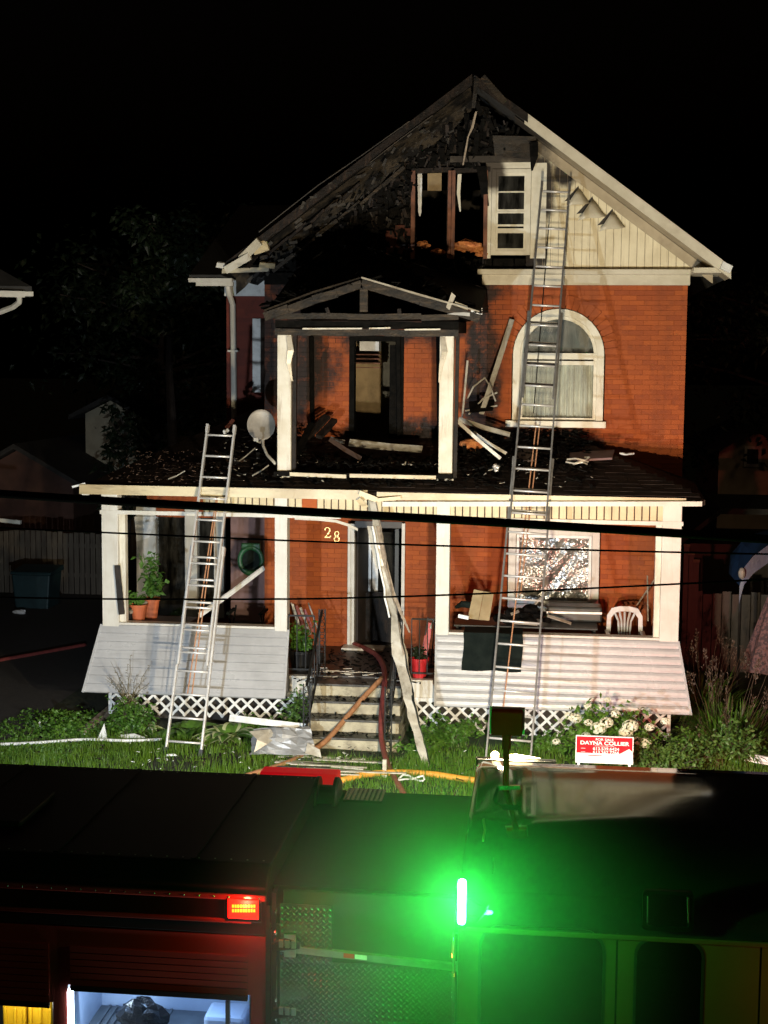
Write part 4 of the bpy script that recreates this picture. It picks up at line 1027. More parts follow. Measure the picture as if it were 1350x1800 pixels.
# ================================================================== wreckage on the porch roof and in the balcony
g = random.Random(77)
m = MB()
def shard(mb, c, s, g):
    ax = Vector((g.uniform(-1, 1), g.uniform(-1, 1), g.uniform(-.35, .35))).normalized(); ay = ax.cross(Vector((g.uniform(-.3, .3), g.uniform(-.3, .3), 1))).normalized(); az = ax.cross(ay)
    mb.obox(c, ax*(s*g.uniform(.4, 1.3)), ay*(s*g.uniform(.15, .5)), az*(s*g.uniform(.04, .2)))
for i in range(2600):
    x = g.uniform(-2.6, 2.9); y = EYF+.12+(YW-EYF-.25)*g.random()**.75
    if x < -1.6 and g.random() < .55: continue
    if x > 1.6 and y < .5 and g.random() < .6: continue
    if -1.35 < x < .7 and y > .2: hgt = 3.66+.14*g.random()+.10*max(0, y-.6)
    else: hgt = roofz(x, y)+.01+.11*g.random()*(1 if y > .3 else .4)+.10*max(0, y-1)
    shard(m, Vector((x, y, hgt)), g.uniform(.02, .075), g)
m.build('charred_debris', 'char', kind='stuff')
m = MB()
for i in range(150):
    x = g.uniform(-2.7, 2.9); y = EYF+.1+(YW-EYF-.4)*g.random()
    z = 3.74 if (-1.35 < x < .7 and y > .2) else roofz(x, y)+.05
    shard(m, Vector((x, y, z+.03)), g.uniform(.012, .035), g)
m.build('pale_debris', 'trim_metal', kind='stuff')
m = MB()
for i in range(240):
    x = g.uniform(-4.0, -2.2); y = EYF+.1+1.6*g.random()
    shard(m, Vector((x, y, roofz(x, y)+.035)), g.uniform(.008, .03), g)
m.build('ash_debris', 'brown_board', kind='stuff')
m = MB()
for i in range(260):
    x = g.uniform(-1.3, .7); y = g.uniform(-.38, 1.9); shard(m, Vector((x, y, (.735 if y > -.03 else .715)+.015)), g.uniform(.015, .06), g)
for i in range(200):
    k = g.randrange(1, 4); x = g.uniform(-.95, .3); y = -.42-k*.29+g.uniform(0, .26); shard(m, Vector((x, y, .715-k*.18+.012)), g.uniform(.012, .04), g)
m.build('wet_debris', 'char', kind='stuff')
m = MB()
for i in range(26):
    x = g.uniform(-1.1, .5); y = g.uniform(-.3, .4); a = g.uniform(-.3, .3); L = g.uniform(.05, .3); m.beam((x, y, .76), (x+L*math.cos(a), y+L*math.sin(a), .765), .012, .008)
m.build('pale_slivers', 'trim_metal', kind='stuff')
def plank(p0, p1, w, h, matn, label, cat='plank', group='burnt pieces lying on the porch roof', name='fallen_plank', side=(1, 0, 0), bev=0):
    "a loose strip between two points"
    mb = MB(); p0, p1 = Vector(p0), Vector(p1); mid = (p0+p1)/2+Vector((0, 0, -.012))
    mb.beam(p0, mid, w, h, side); mb.beam(mid, p1, w*.96, h*.96, side)
    return mb.build(name, matn, base=tuple(p0), **T(label, cat, group))
plank(at(900, 562, Y=2.08), at(846, 728, Y=1.55), .075, .03, 'trim_metal', 'long pale strip leaning against the brick wall left of the arched window', side=(1, 0, .3))
plank(at(822, 634, Y=1.7), at(812, 740, Y=1.5), .03, .02, 'trim_metal', 'thin pale strip standing beside the right balcony post')
plank(at(806, 737, Y=1.3), at(896, 764, Y=1.5), .07, .03, 'trim_metal', 'grey strip lying across the wreckage with its end under the arched window sill', side=(0, .3, 1))
plank(at(804, 740, Y=.7), at(880, 806, Y=.6), .05, .025, 'trim_metal', 'front one of two crossed pale strips right of the balcony post', side=(.3, 0, 1))
plank(at(832, 760, Y=.9), at(890, 797, Y=.8), .045, .025, 'trim_metal', 'rear one of two crossed pale strips right of the balcony post', side=(.3, 0, 1))
plank(at(580, 772, Y=1.2), at(634, 806, Y=.6), .07, .02, 'brown_board', 'curved dark strip sloping down inside the balcony', side=(.5, 0, 1))
plank(at(614, 778, Y=1.5), at(742, 790, Y=1.3), .11, .03, 'trim_metal', 'crumpled bright metal strip lying at the foot of the balcony doorway', side=(0, .5, 1))
plank(at(581, 771, Y=1.5), at(606, 777, Y=1.5), .06, .03, 'trim_metal', 'short bright metal scrap left of the balcony doorway', side=(0, .5, 1))
plank(at(536, 770, Y=1.2), at(575, 732, Y=1.6), .12, .05, 'char_wood', 'charred timber leaning inside the balcony behind the left post', 'charred timber')
plank(at(560, 768, Y=1.3), at(588, 738, Y=1.7), .10, .06, 'char_wood', 'shorter charred timber leaning inside the balcony', 'charred timber')
plank(at(520, 800, Y=.9), at(548, 745, Y=1.4), .10, .06, 'char', 'blackened timber leaning behind the left balcony post', 'charred timber')
plank(at(414, 815, Y=.4), at(448, 788, Y=.9), .02, .015, 'trim_metal', 'thin strip lying on the roof right of the short ladder top', side=(1, 0, 1))
plank(at(444, 836, Y=0), at(472, 818, Y=.3), .02, .015, 'trim_metal', 'thin strip lying on the roof below the satellite dish', side=(1, 0, 1))
plank(at(296, 842, Y=-.2), at(325, 828, Y=0), .018, .012, 'trim_metal', 'bent thin strip lying on the roof left of the short ladder', side=(1, 0, 1))
plank(at(393, 760, Y=2.0), at(402, 755, Y=2.0), .05, .06, 'white_vinyl', 'white scrap behind the top of the short ladder', 'scrap')
plank(at(398, 752, Y=2.0), at(410, 738, Y=2.1), .05, .04, 'attic_red', 'reddish scrap behind the top of the short ladder', 'scrap')
def sheet(pts, th, matn, label, cat, name, group='burnt pieces lying on the porch roof'):
    mb = MB(); mb.prism([Vector(p) for p in pts], th); return mb.build(name, matn, base=tuple(pts[0]), **T(label, cat, group))
sheet([at(1000, 812, Y=.75), at(1076, 808, Y=.8), at(1080, 794, Y=1.2), at(1002, 799, Y=1.2)], (0, 0, .03), 'interior_purple', 'flat grey brown board lying on the roof right of the tall ladder', 'board', 'fallen_board')
sheet([at(906, 812, Y=.9), at(945, 812, Y=.9), at(947, 800, Y=1.3), at(920, 782, Y=1.6), at(906, 798, Y=1.2)], (0, 0, .03), 'brown_board', 'dark brown board seen between the rails of the tall ladder', 'board', 'fallen_board')
c = at(832, 782, Y=1.4); mb = MB(); mb.blob((0, 0, 0), .16, 10, 6, .18, (1.25, .7, .55)); mb.build('insulation_clump', 'insulation', local=True, base=tuple(c), **T('brown lump of insulation beside the right balcony post', 'insulation'))
for (px, py, r, lab) in ((770, 443, .07, 'orange tuft of insulation under the left attic opening'), (818, 432, .12, 'large orange tuft of insulation on the middle attic sill'), (836, 436, .09, 'second orange tuft beside the largest on the middle attic sill'), (846, 446, .06, 'small orange tuft in the right corner of the middle attic sill'), (744, 430, .07, 'pale brown tuft of insulation in the left corner of the attic opening')):
    c = at(px, py, Y=gY-.02); mb = MB(); mb.blob((0, 0, 0), r, 9, 6, .35, (1.5, .8, .7)); mb.build('insulation_tuft', 'insulation', local=True, base=tuple(c), **T(lab, 'insulation', 'insulation spilling from the attic openings'))
def wire(pts, r, matn, label, cat, name):
    mb = MB(); mb.tube(pts, r, 6); return mb.build(name, matn, base=tuple(pts[0]), **T(label, cat))
cc = at(1012, 818, Y=.6); wire([cc+Vector((.16*math.cos(t*.9)+.02*t*.1, .09*math.sin(t*.9), .02+.006*t+.02*math.sin(t*2.3))) for t in range(16)], .012, 'trim_metal', 'coil of pale wire on the roof below the grey board', 'wire', 'wire_coil')
cc = at(1102, 800, Y=1.3); wire([cc+Vector((.10*math.cos(t*.8), .06*math.sin(t*1.1), .02+.01*math.sin(t*1.7))) for t in range(14)], .012, 'white_vinyl', 'small tangle of white cord near the right end of the porch roof', 'cord', 'cord_tangle')
cc = at(872, 826, Y=.2); mb = MB(); mb.blob((0, 0, 0), .05, 8, 5, .4); mb.build('crumpled_foil', 'aluminium', local=True, base=tuple(cc+Vector((0, 0, .03))), **T('crumpled shiny scrap left of the tall ladder on the porch roof', 'scrap'))
# wrecked chair frame of thin tubes
r = thing('wrecked_chair', 'burnt metal chair frame tipped over against the wall under the leaning strip', 'chair', tuple(at(845, 725, Y=1.6)))
for nm, pp in (('arm_tube', [(822, 700), (832, 680), (852, 664), (862, 680), (871, 705)]), ('leg_tube', [(818, 722), (848, 718), (874, 713)]), ('leg_tube', [(824, 728), (850, 700), (874, 690)])):
    mb = MB(); mb.tube([at(x, y, Y=1.75-.1*k) for k, (x, y) in enumerate(pp)], .013, 6); mb.build(nm, 'trim_metal', r)
mb = MB(); q = [at(824, 708, Y=1.75), at(870, 704, Y=1.7), at(866, 722, Y=1.5), at(826, 726, Y=1.5)]; mb.prism(q[::-1], (0, .02, .02)); mb.build('seat', 'char', r)
# satellite dish
p = at(459, 748, Y=.75); foot = at(484, 815, Y=.25)
r = thing('satellite_dish', 'grey satellite dish on a bent pole beside the left balcony post', 'satellite dish', tuple(foot))
mb = MB(); prof = [(0.001, .0), (.06, .004), (.12, .016), (.17, .034), (.205, .052), (.208, .050), (.17, .026), (.12, .008), (.06, -.006), (.001, -.010)]
mb.lathe(prof, (0, 0, 0), 28)
rot = Matrix.Rotation(math.radians(12), 3, 'Z') @ Matrix.Rotation(math.radians(76), 3, 'X')
mb.v = [tuple(Vector((p.x, p.y, p.z)) + rot @ Vector((x, y*1.12, z))) for x, y, z in mb.v]; mb.build('reflector', 'dish_grey', r, smooth=True)
mb = MB(); mb.tube([p+Vector((.0, .04, -.05)), at(462, 768, Y=.72), at(463, 785, Y=.6), at(470, 800, Y=.45), foot], .022, 8); mb.build('mast', 'trim_metal', r, smooth=True)
mb = MB(); mb.tube([p+Vector((0, -.0, -.20)), at(458, 778, Y=.45), at(452, 776, Y=.30)], .012, 6); mb.build('feed_arm', 'trim_metal', r)
c = at(450, 775, Y=.28); mb = MB(); mb.beam(c-Vector((.03, 0, -.02)), c+Vector((.04, 0, .02)), .05, .05, (0, 1, 0)); mb.build('receiver', 'dish_grey', r)

# ================================================================== fallen trim in front
def ribbon(pp, ys, wpx, matn, label, cat, name, lip=True, depthside=.25):
    pts = [at(x, y, Y=Y) for (x, y), Y in zip(pp, ys)]; ws = [w/128 for w in wpx]
    mb = MB(); mb.strip(pts, ws, [(1, -depthside, 0)]*len(pts), .008)
    if lip: mb.strip([p+Vector((w*.5, -.02-w*.1, 0)) for p, w in zip(pts, ws)], [w*.28 for w in ws], [(.3, 1, 0)]*len(pts), .01)
    return mb.build(name, matn, base=tuple(pts[-1]), **T(label, cat))
def twisted(pp, ys, wpx, tw, matn, label, name, dx=0, dy=0, parent=None):
    q = random.Random(len(name)); P = []
    for (x, y), Y in zip(pp, ys): P.append(at(x, y, Y=Y)+Vector((dx, dy, 0)))
    fine, fw, fs = [], [], []
    for i in range(len(P)-1):
        for k in range(3):
            t = k/3; fine.append(P[i].lerp(P[i+1], t)+Vector((q.uniform(-.010, .010), q.uniform(-.012, .012), 0))); fw.append((wpx[i]*(1-t)+wpx[i+1]*t)/128*q.uniform(.88, 1.1)); a = tw[i]*(1-t)+tw[i+1]*t; fs.append((math.cos(a), -math.sin(a), q.uniform(-.12, .12)))
    fine.append(P[-1]); fw.append(wpx[-1]/128); fs.append((1, 0, .3))
    mb = MB(); mb.strip(fine, fw, fs, .006)
    if parent: return mb.build(name, matn, parent)
    return mb.build(name, matn, base=tuple(P[-1]), **T(label, 'metal trim'))
TP = [(655, 882), (662, 925), (671, 975), (682, 1035), (692, 1085), (704, 1150), (716, 1215), (727, 1260), (738, 1305), (750, 1350)]
TY = [-.50, -.54, -.62, -.72, -.84, -1.0, -1.2, -1.4, -1.65, -1.92]
ftrim = twisted(TP, TY, [11, 15, 16, 17, 20, 26, 24, 18, 17, 13], [.2, .5, -.2, .3, .8, .1, .6, -.1, .4, .2], 'trim_metal', 'long bent length of metal trim hanging from the porch eave to the lawn', 'fallen_trim')
twisted(TP[:6], TY[:6], [5, 6, 7, 6, 6, 4], [1.0, .8, 1.1, .9, 1.2, 1.0], 'lumber', None, 'inner_edge', .050, -.035, ftrim)
twisted(TP[4:], TY[4:], [5, 7, 8, 7, 6, 5], [.9, 1.1, .8, 1.0, 1.2, .9], 'dark_metal', None, 'folded_lip', .065, -.045, ftrim)  # dark strip laid in for the shaded groove of the trim
twisted(TP[1:5], TY[1:5], [3, 4, 3, 3], [0, .2, .1, 0], 'white_vinyl', None, 'white_edge', -.055, -.03, ftrim)
ribbon([(664, 925), (676, 985), (690, 1040), (706, 1080), (720, 1112)], [-.56, -.66, -.76, -.88, -.95], [7, 8, 8, 6, 3], 'lumber', 'narrow split edge running along the long hanging metal trim', 'metal trim', 'split_trim', False)
ribbon([(651, 925), (658, 960), (664, 1000)], [-.40, -.45, -.5], [12, 14, 6], 'trim_metal', 'short torn sliver beside the long hanging metal trim', 'metal trim', 'torn_trim', False)
def pole(pp, ys, r, matn, label, cat, name, n=7):
    pts = [at(x, y, Y=Y) for (x, y), Y in zip(pp, ys)]
    mb = MB(); mb.tube(pts, r, n); return mb.build(name, matn, base=tuple(pts[0]), smooth=True, **T(label, cat))
def groundpts(pp, lift=.03):
    o = []
    for x, y in pp:
        p = at(x, y, Z=0)
        for _ in range(4): p = at(x, y, Z=gz(p.x, p.y)+lift)
        o.append(p)
    return o
def groundtube(pp, r, matn, label, cat, name, lift=None, flat=1.0, extra=None):
    pts = groundpts(pp, lift or r)
    if extra: pts = extra(pts)
    fine = []
    for i in range(len(pts)-1):                      # Catmull-Rom
        p0, p1, p2, p3 = pts[max(i-1, 0)], pts[i], pts[i+1], pts[min(i+2, len(pts)-1)]
        for k in range(6):
            t = k/6; fine.append(.5*((2*p1)+(p2-p0)*t+(2*p0-5*p1+4*p2-p3)*t*t+(3*p1-p0-3*p2+p3)*t**3))
    fine.append(pts[-1])
    mb = MB(); mb.tube(fine, r, 8); return mb.build(name, matn, base=tuple(fine[0]), smooth=True, **T(label, cat))
groundtube([(-20, 1309), (60, 1306), (150, 1300), (220, 1302), (284, 1300)], .022, 'white_vinyl', 'long white trim strip lying across the left lawn', 'trim strip', 'white_strip', .05)
P_ = groundpts([(1228, 1316), (1300, 1328), (1370, 1340)], .12); mb = MB()
for a, b in zip(P_, P_[1:]): mb.beam(a, b, .05, .09, (0, 1, 0)); mb.beam(a+Vector((0, -.06, -.03)), b+Vector((0, -.06, -.03)), .05, .02, (0, 1, 0))
mb.build('white_fascia', 'white_vinyl', base=tuple(P_[0]), **T('white length of fascia lying right of the for sale sign', 'fascia'))
P_ = groundpts([(1228, 1335), (1282, 1345)], .0); c = (P_[0]+P_[1])/2; mb = MB(); mb.blob((0, 0, .05), .18, 10, 6, .12, (1, .7, .7)); mb.build('garden_stone', 'stone', local=True, base=tuple(c), **T('brown garden stone under the white fascia at right', 'stone'))
P_ = groundpts([(146, 1288), (200, 1248)], .05); mb = MB(); mb.beam(P_[0], P_[1]+Vector((0, 0, .05)), .10, .09, (1, 0, 0)); mb.build('timber_post', 'lumber', base=tuple(P_[0]), **T('weathered timber post lying in the flower bed at left', 'timber'))
LW = 'scraps lying on the left lawn'
for k, (q, lab) in enumerate((([(171, 1300), (188, 1298), (183, 1272)], 'white triangular scrap right of the weathered timber'), ([(65, 1280), (74, 1280), (69, 1264)], 'small upright white scrap at the edge of the driveway'),
        ([(205, 1298), (255, 1297), (235, 1290), (212, 1292)], 'flat stack of white strips on the lawn left of the ladder'), ([(145, 1278), (160, 1271), (162, 1275), (147, 1282)], 'little white sliver on top of the weathered timber'),
        ([(292, 1329), (311, 1329), (308, 1326), (294, 1326)], 'white scrap on the grass between the ladder feet'), ([(130, 1287), (142, 1287), (138, 1281), (133, 1282)], 'grey scrap left of the weathered timber'),
        ([(252, 1262), (278, 1246), (276, 1243), (246, 1258)], 'white strips leaning in the plants behind the ladder'))):
    P_ = groundpts(q, .02); b = P_[0]; z0 = b.z; pp = [at(x, y, Y=b.y+(.05 if y < q[0][1]-4 else 0)) for x, y in q]
    mb = MB(); mb.prism(pp, (0, .012, .004)); mb.build('siding_scrap', 'white_vinyl', base=tuple(b), **T(lab, 'scrap', LW))
# crumpled sheet and pale strips at the foot of the steps
P_ = groundpts([(440, 1330), (565, 1335)], 0); yb = -1.75
nn = 8; V = []; g4 = random.Random(9)
tl, tr, br, bl = (446, 1282), (545, 1277), (556, 1328), (440, 1326)
for j in range(nn+1):
    for i in range(nn+1):
        u, v = i/nn, j/nn; x = (tl[0]*(1-u)+tr[0]*u)*(1-v)+(bl[0]*(1-u)+br[0]*u)*v; y = (tl[1]*(1-u)+tr[1]*u)*(1-v)+(bl[1]*(1-u)+br[1]*u)*v
        x += g4.uniform(-2.5, 2.5); y += g4.uniform(-2, 2); V.append(at(x, y, Y=-1.45-.35*v+g4.uniform(-.03, .03)-.12*math.sin(PI*u)+.05*math.sin(9*u+4*v)))
mb = MB(); mb.add(V, [(j*(nn+1)+i, (j+1)*(nn+1)+i, (j+1)*(nn+1)+i+1, j*(nn+1)+i+1) for j in range(nn) for i in range(nn)])
o = mb.build('crumpled_sheet', 'sheet_metal', base=tuple(V[-1]), **T('crumpled grey metal sheet lying left of the concrete steps', 'metal sheet')); o.modifiers.new('thick', 'SOLIDIFY').thickness = .008
q = [at(438, 1286, Y=-1.75), at(475, 1282, Y=-1.6), at(486, 1296, Y=-1.7), at(470, 1308, Y=-1.8), at(447, 1322, Y=-1.9), at(452, 1300, Y=-1.85)]
mb = MB(); mb.prism(q[::-1], (0, .02, 0)); mb.build('curled_flashing', 'trim_metal', base=tuple(q[0]), **T('curled pale end piece at the left of the crumpled metal sheet', 'flashing'))
q = [at(540, 1306, Y=-1.8), at(562, 1318, Y=-1.9), at(565, 1332, Y=-1.95), at(536, 1324, Y=-1.9)]
mb = MB(); mb.prism(q[::-1], (0, .02, 0)); mb.build('folded_flashing', 'trim_metal', base=tuple(q[0]), **T('folded pale corner piece at the right of the crumpled metal sheet', 'flashing'))
P_ = [at(404, 1262, Y=-1.0), at(470, 1270, Y=-1.1), at(538, 1278, Y=-1.2)]; mb = MB(); mb.beam(P_[0], P_[1], .09, .03, (0, .4, 1)); mb.beam(P_[1], P_[2], .085, .03, (0, .4, 1)); mb.build('white_batten', 'white_vinyl', base=tuple(P_[0]), **T('white batten lying above the crumpled metal sheet', 'batten'))
ST = 'metal strips strewn at the foot of the steps'; g5 = random.Random(21)
for k in range(15):
    y0 = 1326+k*2.2; x0 = 470+g5.uniform(0, 90); x1 = x0+g5.uniform(90, 170); x1 = min(x1, 722)
    P_ = groundpts([(x0, y0+g5.uniform(-3, 3)), (x1, y0+6+g5.uniform(-5, 5))], .03+.004*k)
    mb = MB(); mb.beam(P_[0], P_[1], .014, U(.03, .075), (0, 0, 1)); mb.build('metal_strip', 'trim_metal' if k % 3 else 'dark_metal', base=tuple(P_[0]), label='one of the thin metal strips strewn in front of the concrete steps', category='metal strip', group=ST)
m = MB(); gd = random.Random(99)
for i in range(260):
    x, y = gd.uniform(-4.6, 4.6), gd.uniform(-2.9, -.6); z = gz(x, y)
    if gd.random() < .5: x = gd.gauss(-.6, .9)
    shard(m, Vector((x, y, z+.05)), gd.uniform(.012, .05), gd)
m.build('lawn_debris', 'char_wood', kind='stuff')
m = MB()
for i in range(90):
    x, y = gd.gauss(-1.4, 1.3), gd.uniform(-2.7, -.7); shard(m, Vector((x, y, gz(x, y)+.07)), gd.uniform(.008, .028), gd)
m.build('pale_lawn_debris', 'white_vinyl', kind='stuff')
# fire hoses
sp = lambda x, y, Y: at(x, y, Y=Y)
def hose3(pts, r, matn, label):
    fine = []
    for i in range(len(pts)-1):
        p0, p1, p2, p3 = pts[max(i-1, 0)], pts[i], pts[i+1], pts[min(i+2, len(pts)-1)]
        for k in range(6):
            t = k/6; fine.append(.5*((2*p1)+(p2-p0)*t+(2*p0-5*p1+4*p2-p3)*t*t+(3*p1-p0-3*p2+p3)*t**3))
    fine.append(pts[-1]); mb = MB(); mb.tube(fine, r, 9); return mb.build('fire_hose', matn, base=tuple(fine[0]), smooth=True, **T(label, 'hose', 'fire hoses run out to the front steps'))
hose3([sp(672, 1192, -.35), sp(640, 1225, -.62), sp(605, 1266, -.98), sp(570, 1305, -1.4)] + groundpts([(535, 1326), (500, 1343), (440, 1362), (395, 1378)], .04), .038, 'hose_tan', 'tan fire hose running down the steps to the left lawn')
hose3([at(622, 1132, Z=.78), at(640, 1139, Z=.78), at(662, 1152, Z=.78), at(674, 1172, Z=.78), Vector((.05, -.30, .78)), Vector((.07, -.50, .735)), Vector((.08, -.80, .555)), Vector((.10, -1.10, .37)), Vector((.15, -1.42, .16))] + groundpts([(682, 1345), (698, 1375), (712, 1400)], .04), .040, 'hose_red', 'dark red fire hose coming out of the front door and down the steps')
hose3(groundpts([(600, 1372), (640, 1362), (700, 1358), (760, 1361), (820, 1370), (880, 1376)], .045), .042, 'hose_orange', 'bright orange fire hose lying across the front lawn')
hose3(groundpts([(-30, 1166), (40, 1154), (100, 1143), (150, 1134)], .04), .04, 'hose_red', 'dim red fire hose on the dark driveway at left')
P_ = groundpts([(676, 1362), (680, 1340)], .02); mb = MB(); mb.obox(P_[0]+Vector((0, 0, .1)), Vector((.025, 0, 0)), Vector((0, .02, 0)), Vector((0, 0, .10))); mb.obox(P_[0]+Vector((0, -.02, .0)), Vector((.045, 0, 0)), Vector((0, .05, 0)), Vector((0, 0, .015))); mb.build('pale_bracket', 'trim_metal', base=tuple(P_[0]), **T('upright pale metal piece beside the red hose at the foot of the steps', 'scrap'))
cc = groundpts([(722, 1372)], .03)[0]; wire([cc+Vector((.17*math.cos(t*.5), .25*math.sin(t*.9)*.5, .02+.02*math.sin(t*1.7))) for t in range(13)], .012, 'white_vinyl', 'tangle of pale cord on the lawn right of the red hose', 'cord', 'cord_tangle')

# ================================================================== railings, pots and furniture on the porch
def railing(x, pz, label):
    "wrought iron rail coming down beside the steps"
    r = thing('stair_railing', label, 'railing', (x, -.9, 0), 'iron railings of the front steps')
    top_a, top_b = Vector((x, .05, 1.66)), Vector((x+.0, -1.42, .86))
    for y, zb, zt in ((-.10, .73, 1.72), (-1.40, .0, .92)):
        pst = MB()
        for s in (-.045, .045): pst.beam((x+s, y, zb), (x+s, y, zt), .016, .016)
        po = pst.build('newel', 'iron', r)
        sc = MB()
        for k in range(int((zt-zb)/.09)):
            z = zb+.05+k*.09
            sc.tube([(x+.035*math.cos(t*PI/4), y, z+.035*math.sin(t*PI/4)) for t in range(9)], .006, 5, False)
        sc.build('scrollwork', 'iron', po)
    for nm, dz in (('handrail', 0), ('lower_rail', -.62)):
        mb = MB(); mb.beam((x, -.1, 1.70+dz), (x, -1.40, .90+dz*.9), .035, .018); mb.build(nm, 'iron', r)
    for k in range(1, 6):
        t = k/6; y = -.1-1.3*t; z = 1.70-.8*t; mb = MB(); mb.beam((x, y, z), (x, y, z-.60), .014, .014); mb.build('baluster', 'iron', r)
    return r
railing(at(556, 1200, Y=-.6).x, 0, 'black wrought iron railing on the left of the concrete steps')
railing(at(694, 1200, Y=-.6).x, 0, 'black wrought iron railing on the right of the concrete steps')
def short_rail(x0, x1, y, label):
    r = thing('porch_railing', label, 'railing', ((x0+x1)/2, y, .735), 'short iron railings across the porch opening')
    for z in (1.60, .82): mb = MB(); mb.beam((x0, y, z), (x1, y, z), .025, .02, (0, 0, 1)); mb.build('cross_rail', 'iron', r)
    n = max(3, int((x1-x0)/.11))
    for k in range(n+1): mb = MB(); xx = x0+(x1-x0)*k/n; mb.beam((xx, y, .82), (xx, y, 1.60), .013, .013); mb.build('baluster', 'iron', r)
short_rail(-1.38, -1.0, -.02, 'low iron railing left of the front steps')
short_rail(.40, .74, -.02, 'low iron railing right of the front steps')
def potted(base, r0, r1, h, potmat, label, nleaf, lmat, spread, height, lsize, cat='potted plant', group=None, seed=1, vine=None):
    q = random.Random(seed); r = thing('potted_plant', label, cat, tuple(base), group)
    mb = MB(); b = Vector(base)
    mb.lathe([(.001, 0), (r0, 0), (r1, h*.86), (r1+.012, h*.86), (r1+.014, h), (r1-.008, h), (r1-.012, h*.9), (.001, h*.9)], b, 20); mb.build('pot', potmat, r, smooth=False)
    st = MB(); lf = MB()
    for i in range(max(4, nleaf//14)):
        a = q.uniform(0, 2*PI); e = b+Vector((math.cos(a)*spread*q.random(), math.sin(a)*spread*q.random(), h+height*q.uniform(.3, 1)))
        s0 = b+Vector((0, 0, h*.88)); mid = s0.lerp(e, .5)+Vector((0, 0, .03)); st.tube([s0, mid, e], .005, 5)
        for k in range(14):
            p = s0.lerp(e, q.uniform(.25, 1))+Vector((q.uniform(-1, 1), q.uniform(-1, 1), q.uniform(-1, 1)))*spread*.28
            lf.leaf(p, (q.uniform(-1, 1), q.uniform(-1, 1), q.uniform(-.5, .6)), lsize*q.uniform(.6, 1.2), lsize*q.uniform(.5, .8))
    st.build('stems', lmat, r); lf.build('leaves', lmat, r)
    return r
pz = .735
b1 = at(243, 1058, Y=.30); b2 = at(263, 1035, Y=.48)
mb = MB(); mb.box(-3.75, -2.9, .18, .75, pz, 1.40); mb.build('porch_bench', 'dark_wood', base=(-3.3, .45, pz), **T('dark bench under the flower pots on the left porch', 'bench'))
potted((b1.x, .32, 1.405), .085, .125, .24, 'terracotta', 'front terracotta pot with low green plant on the left porch', 70, 'leaf_pot', .13, .18, .09, group='terracotta pots on the left porch', seed=3)
potted((b2.x, .55, 1.405), .09, .125, .30, 'terracotta', 'rear terracotta pot with tall green climbing plant on the left porch', 230, 'leaf_pot', .22, .72, .11, group='terracotta pots on the left porch', seed=4)
potted((at(222, 1040, Y=.3).x, .3, 1.405), .08, .11, .2, 'iron', 'small dark pot with round green plant beside the left post', 90, 'leaf_pot', .12, .2, .09, seed=6)
plank(at(214, 1080, Y=-.10), at(206, 994, Y=-.12), .09, .02, 'char_wood', 'dark board leaning on the left end post of the porch', 'board', 'boards leaning on the left porch', 'leaning_board', (1, .3, 0))
plank(at(350, 1082, Y=.25), at(464, 998, Y=.9), .075, .03, 'white_vinyl', 'white board leaning diagonally across the left porch', 'board', 'boards leaning on the left porch', 'leaning_board', (.4, 0, 1))
plank(at(228, 1077, Y=.2), at(258, 1058, Y=.4), .04, .03, 'lumber', 'short pale board under the terracotta pots', 'board', 'boards leaning on the left porch', 'leaning_board', (.4, 0, 1))
plank(at(378, 910, Y=.9), at(381, 1040, Y=.9), .02, .02, 'lumber', 'thin upright stick behind the short ladder on the left porch', 'stick', None, 'upright_stick')
# green folding camp chair with a round back
cx, cy = at(438, 1000, Y=1.5).x, 1.5
r = thing('camp_chair', 'green and black camp chair with round backrest on the left porch', 'chair', (cx, cy, pz))
mb = MB(); mb.lathe([(.14, 0), (.155, .03), (.20, .035), (.215, 0), (.20, -.03), (.155, -.03), (.14, 0)], (0, 0, 0), 24)
ct = at(441, 985, Y=1.6)
mb.v = [(ct.x+x, ct.y+z-.02*0, ct.z+y*1.15) for x, y, z in mb.v]; mb.build('back_ring', 'green_plastic', r, smooth=True)
mb = MB(); mb.lathe([(.001, 0), (.15, .0), (.15, .02), (.001, .02)], (0, 0, 0), 20); mb.v = [(ct.x+x, ct.y+.03+z, ct.z+y*1.15) for x, y, z in mb.v]; mb.build('back_panel', 'black_cloth', r)
mb = MB(); mb.box(ct.x-.15, ct.x+.15, ct.y-.02, ct.y+.03, ct.z+.17, ct.z+.27); mb.build('head_pad', 'green_plastic', r, bevel=.02)
mb = MB(); mb.box(ct.x-.27, ct.x+.24, ct.y-.48, ct.y, 1.13, 1.20); mb.build('seat', 'black_cloth', r, bevel=.02)
for sx_ in (-.26, .24):
    mb = MB(); mb.tube([(ct.x+sx_, ct.y-.45, pz), (ct.x+sx_*.9, ct.y, 1.45)], .014, 6); mb.tube([(ct.x+sx_, ct.y, pz), (ct.x+sx_, ct.y-.42, 1.4)], .014, 6); mb.build('leg', 'iron', r)
    mb = MB(); mb.box(ct.x+sx_-.03, ct.x+sx_+.03, ct.y-.45, ct.y+.02, 1.38, 1.41); mb.build('armrest', 'black_cloth', r)
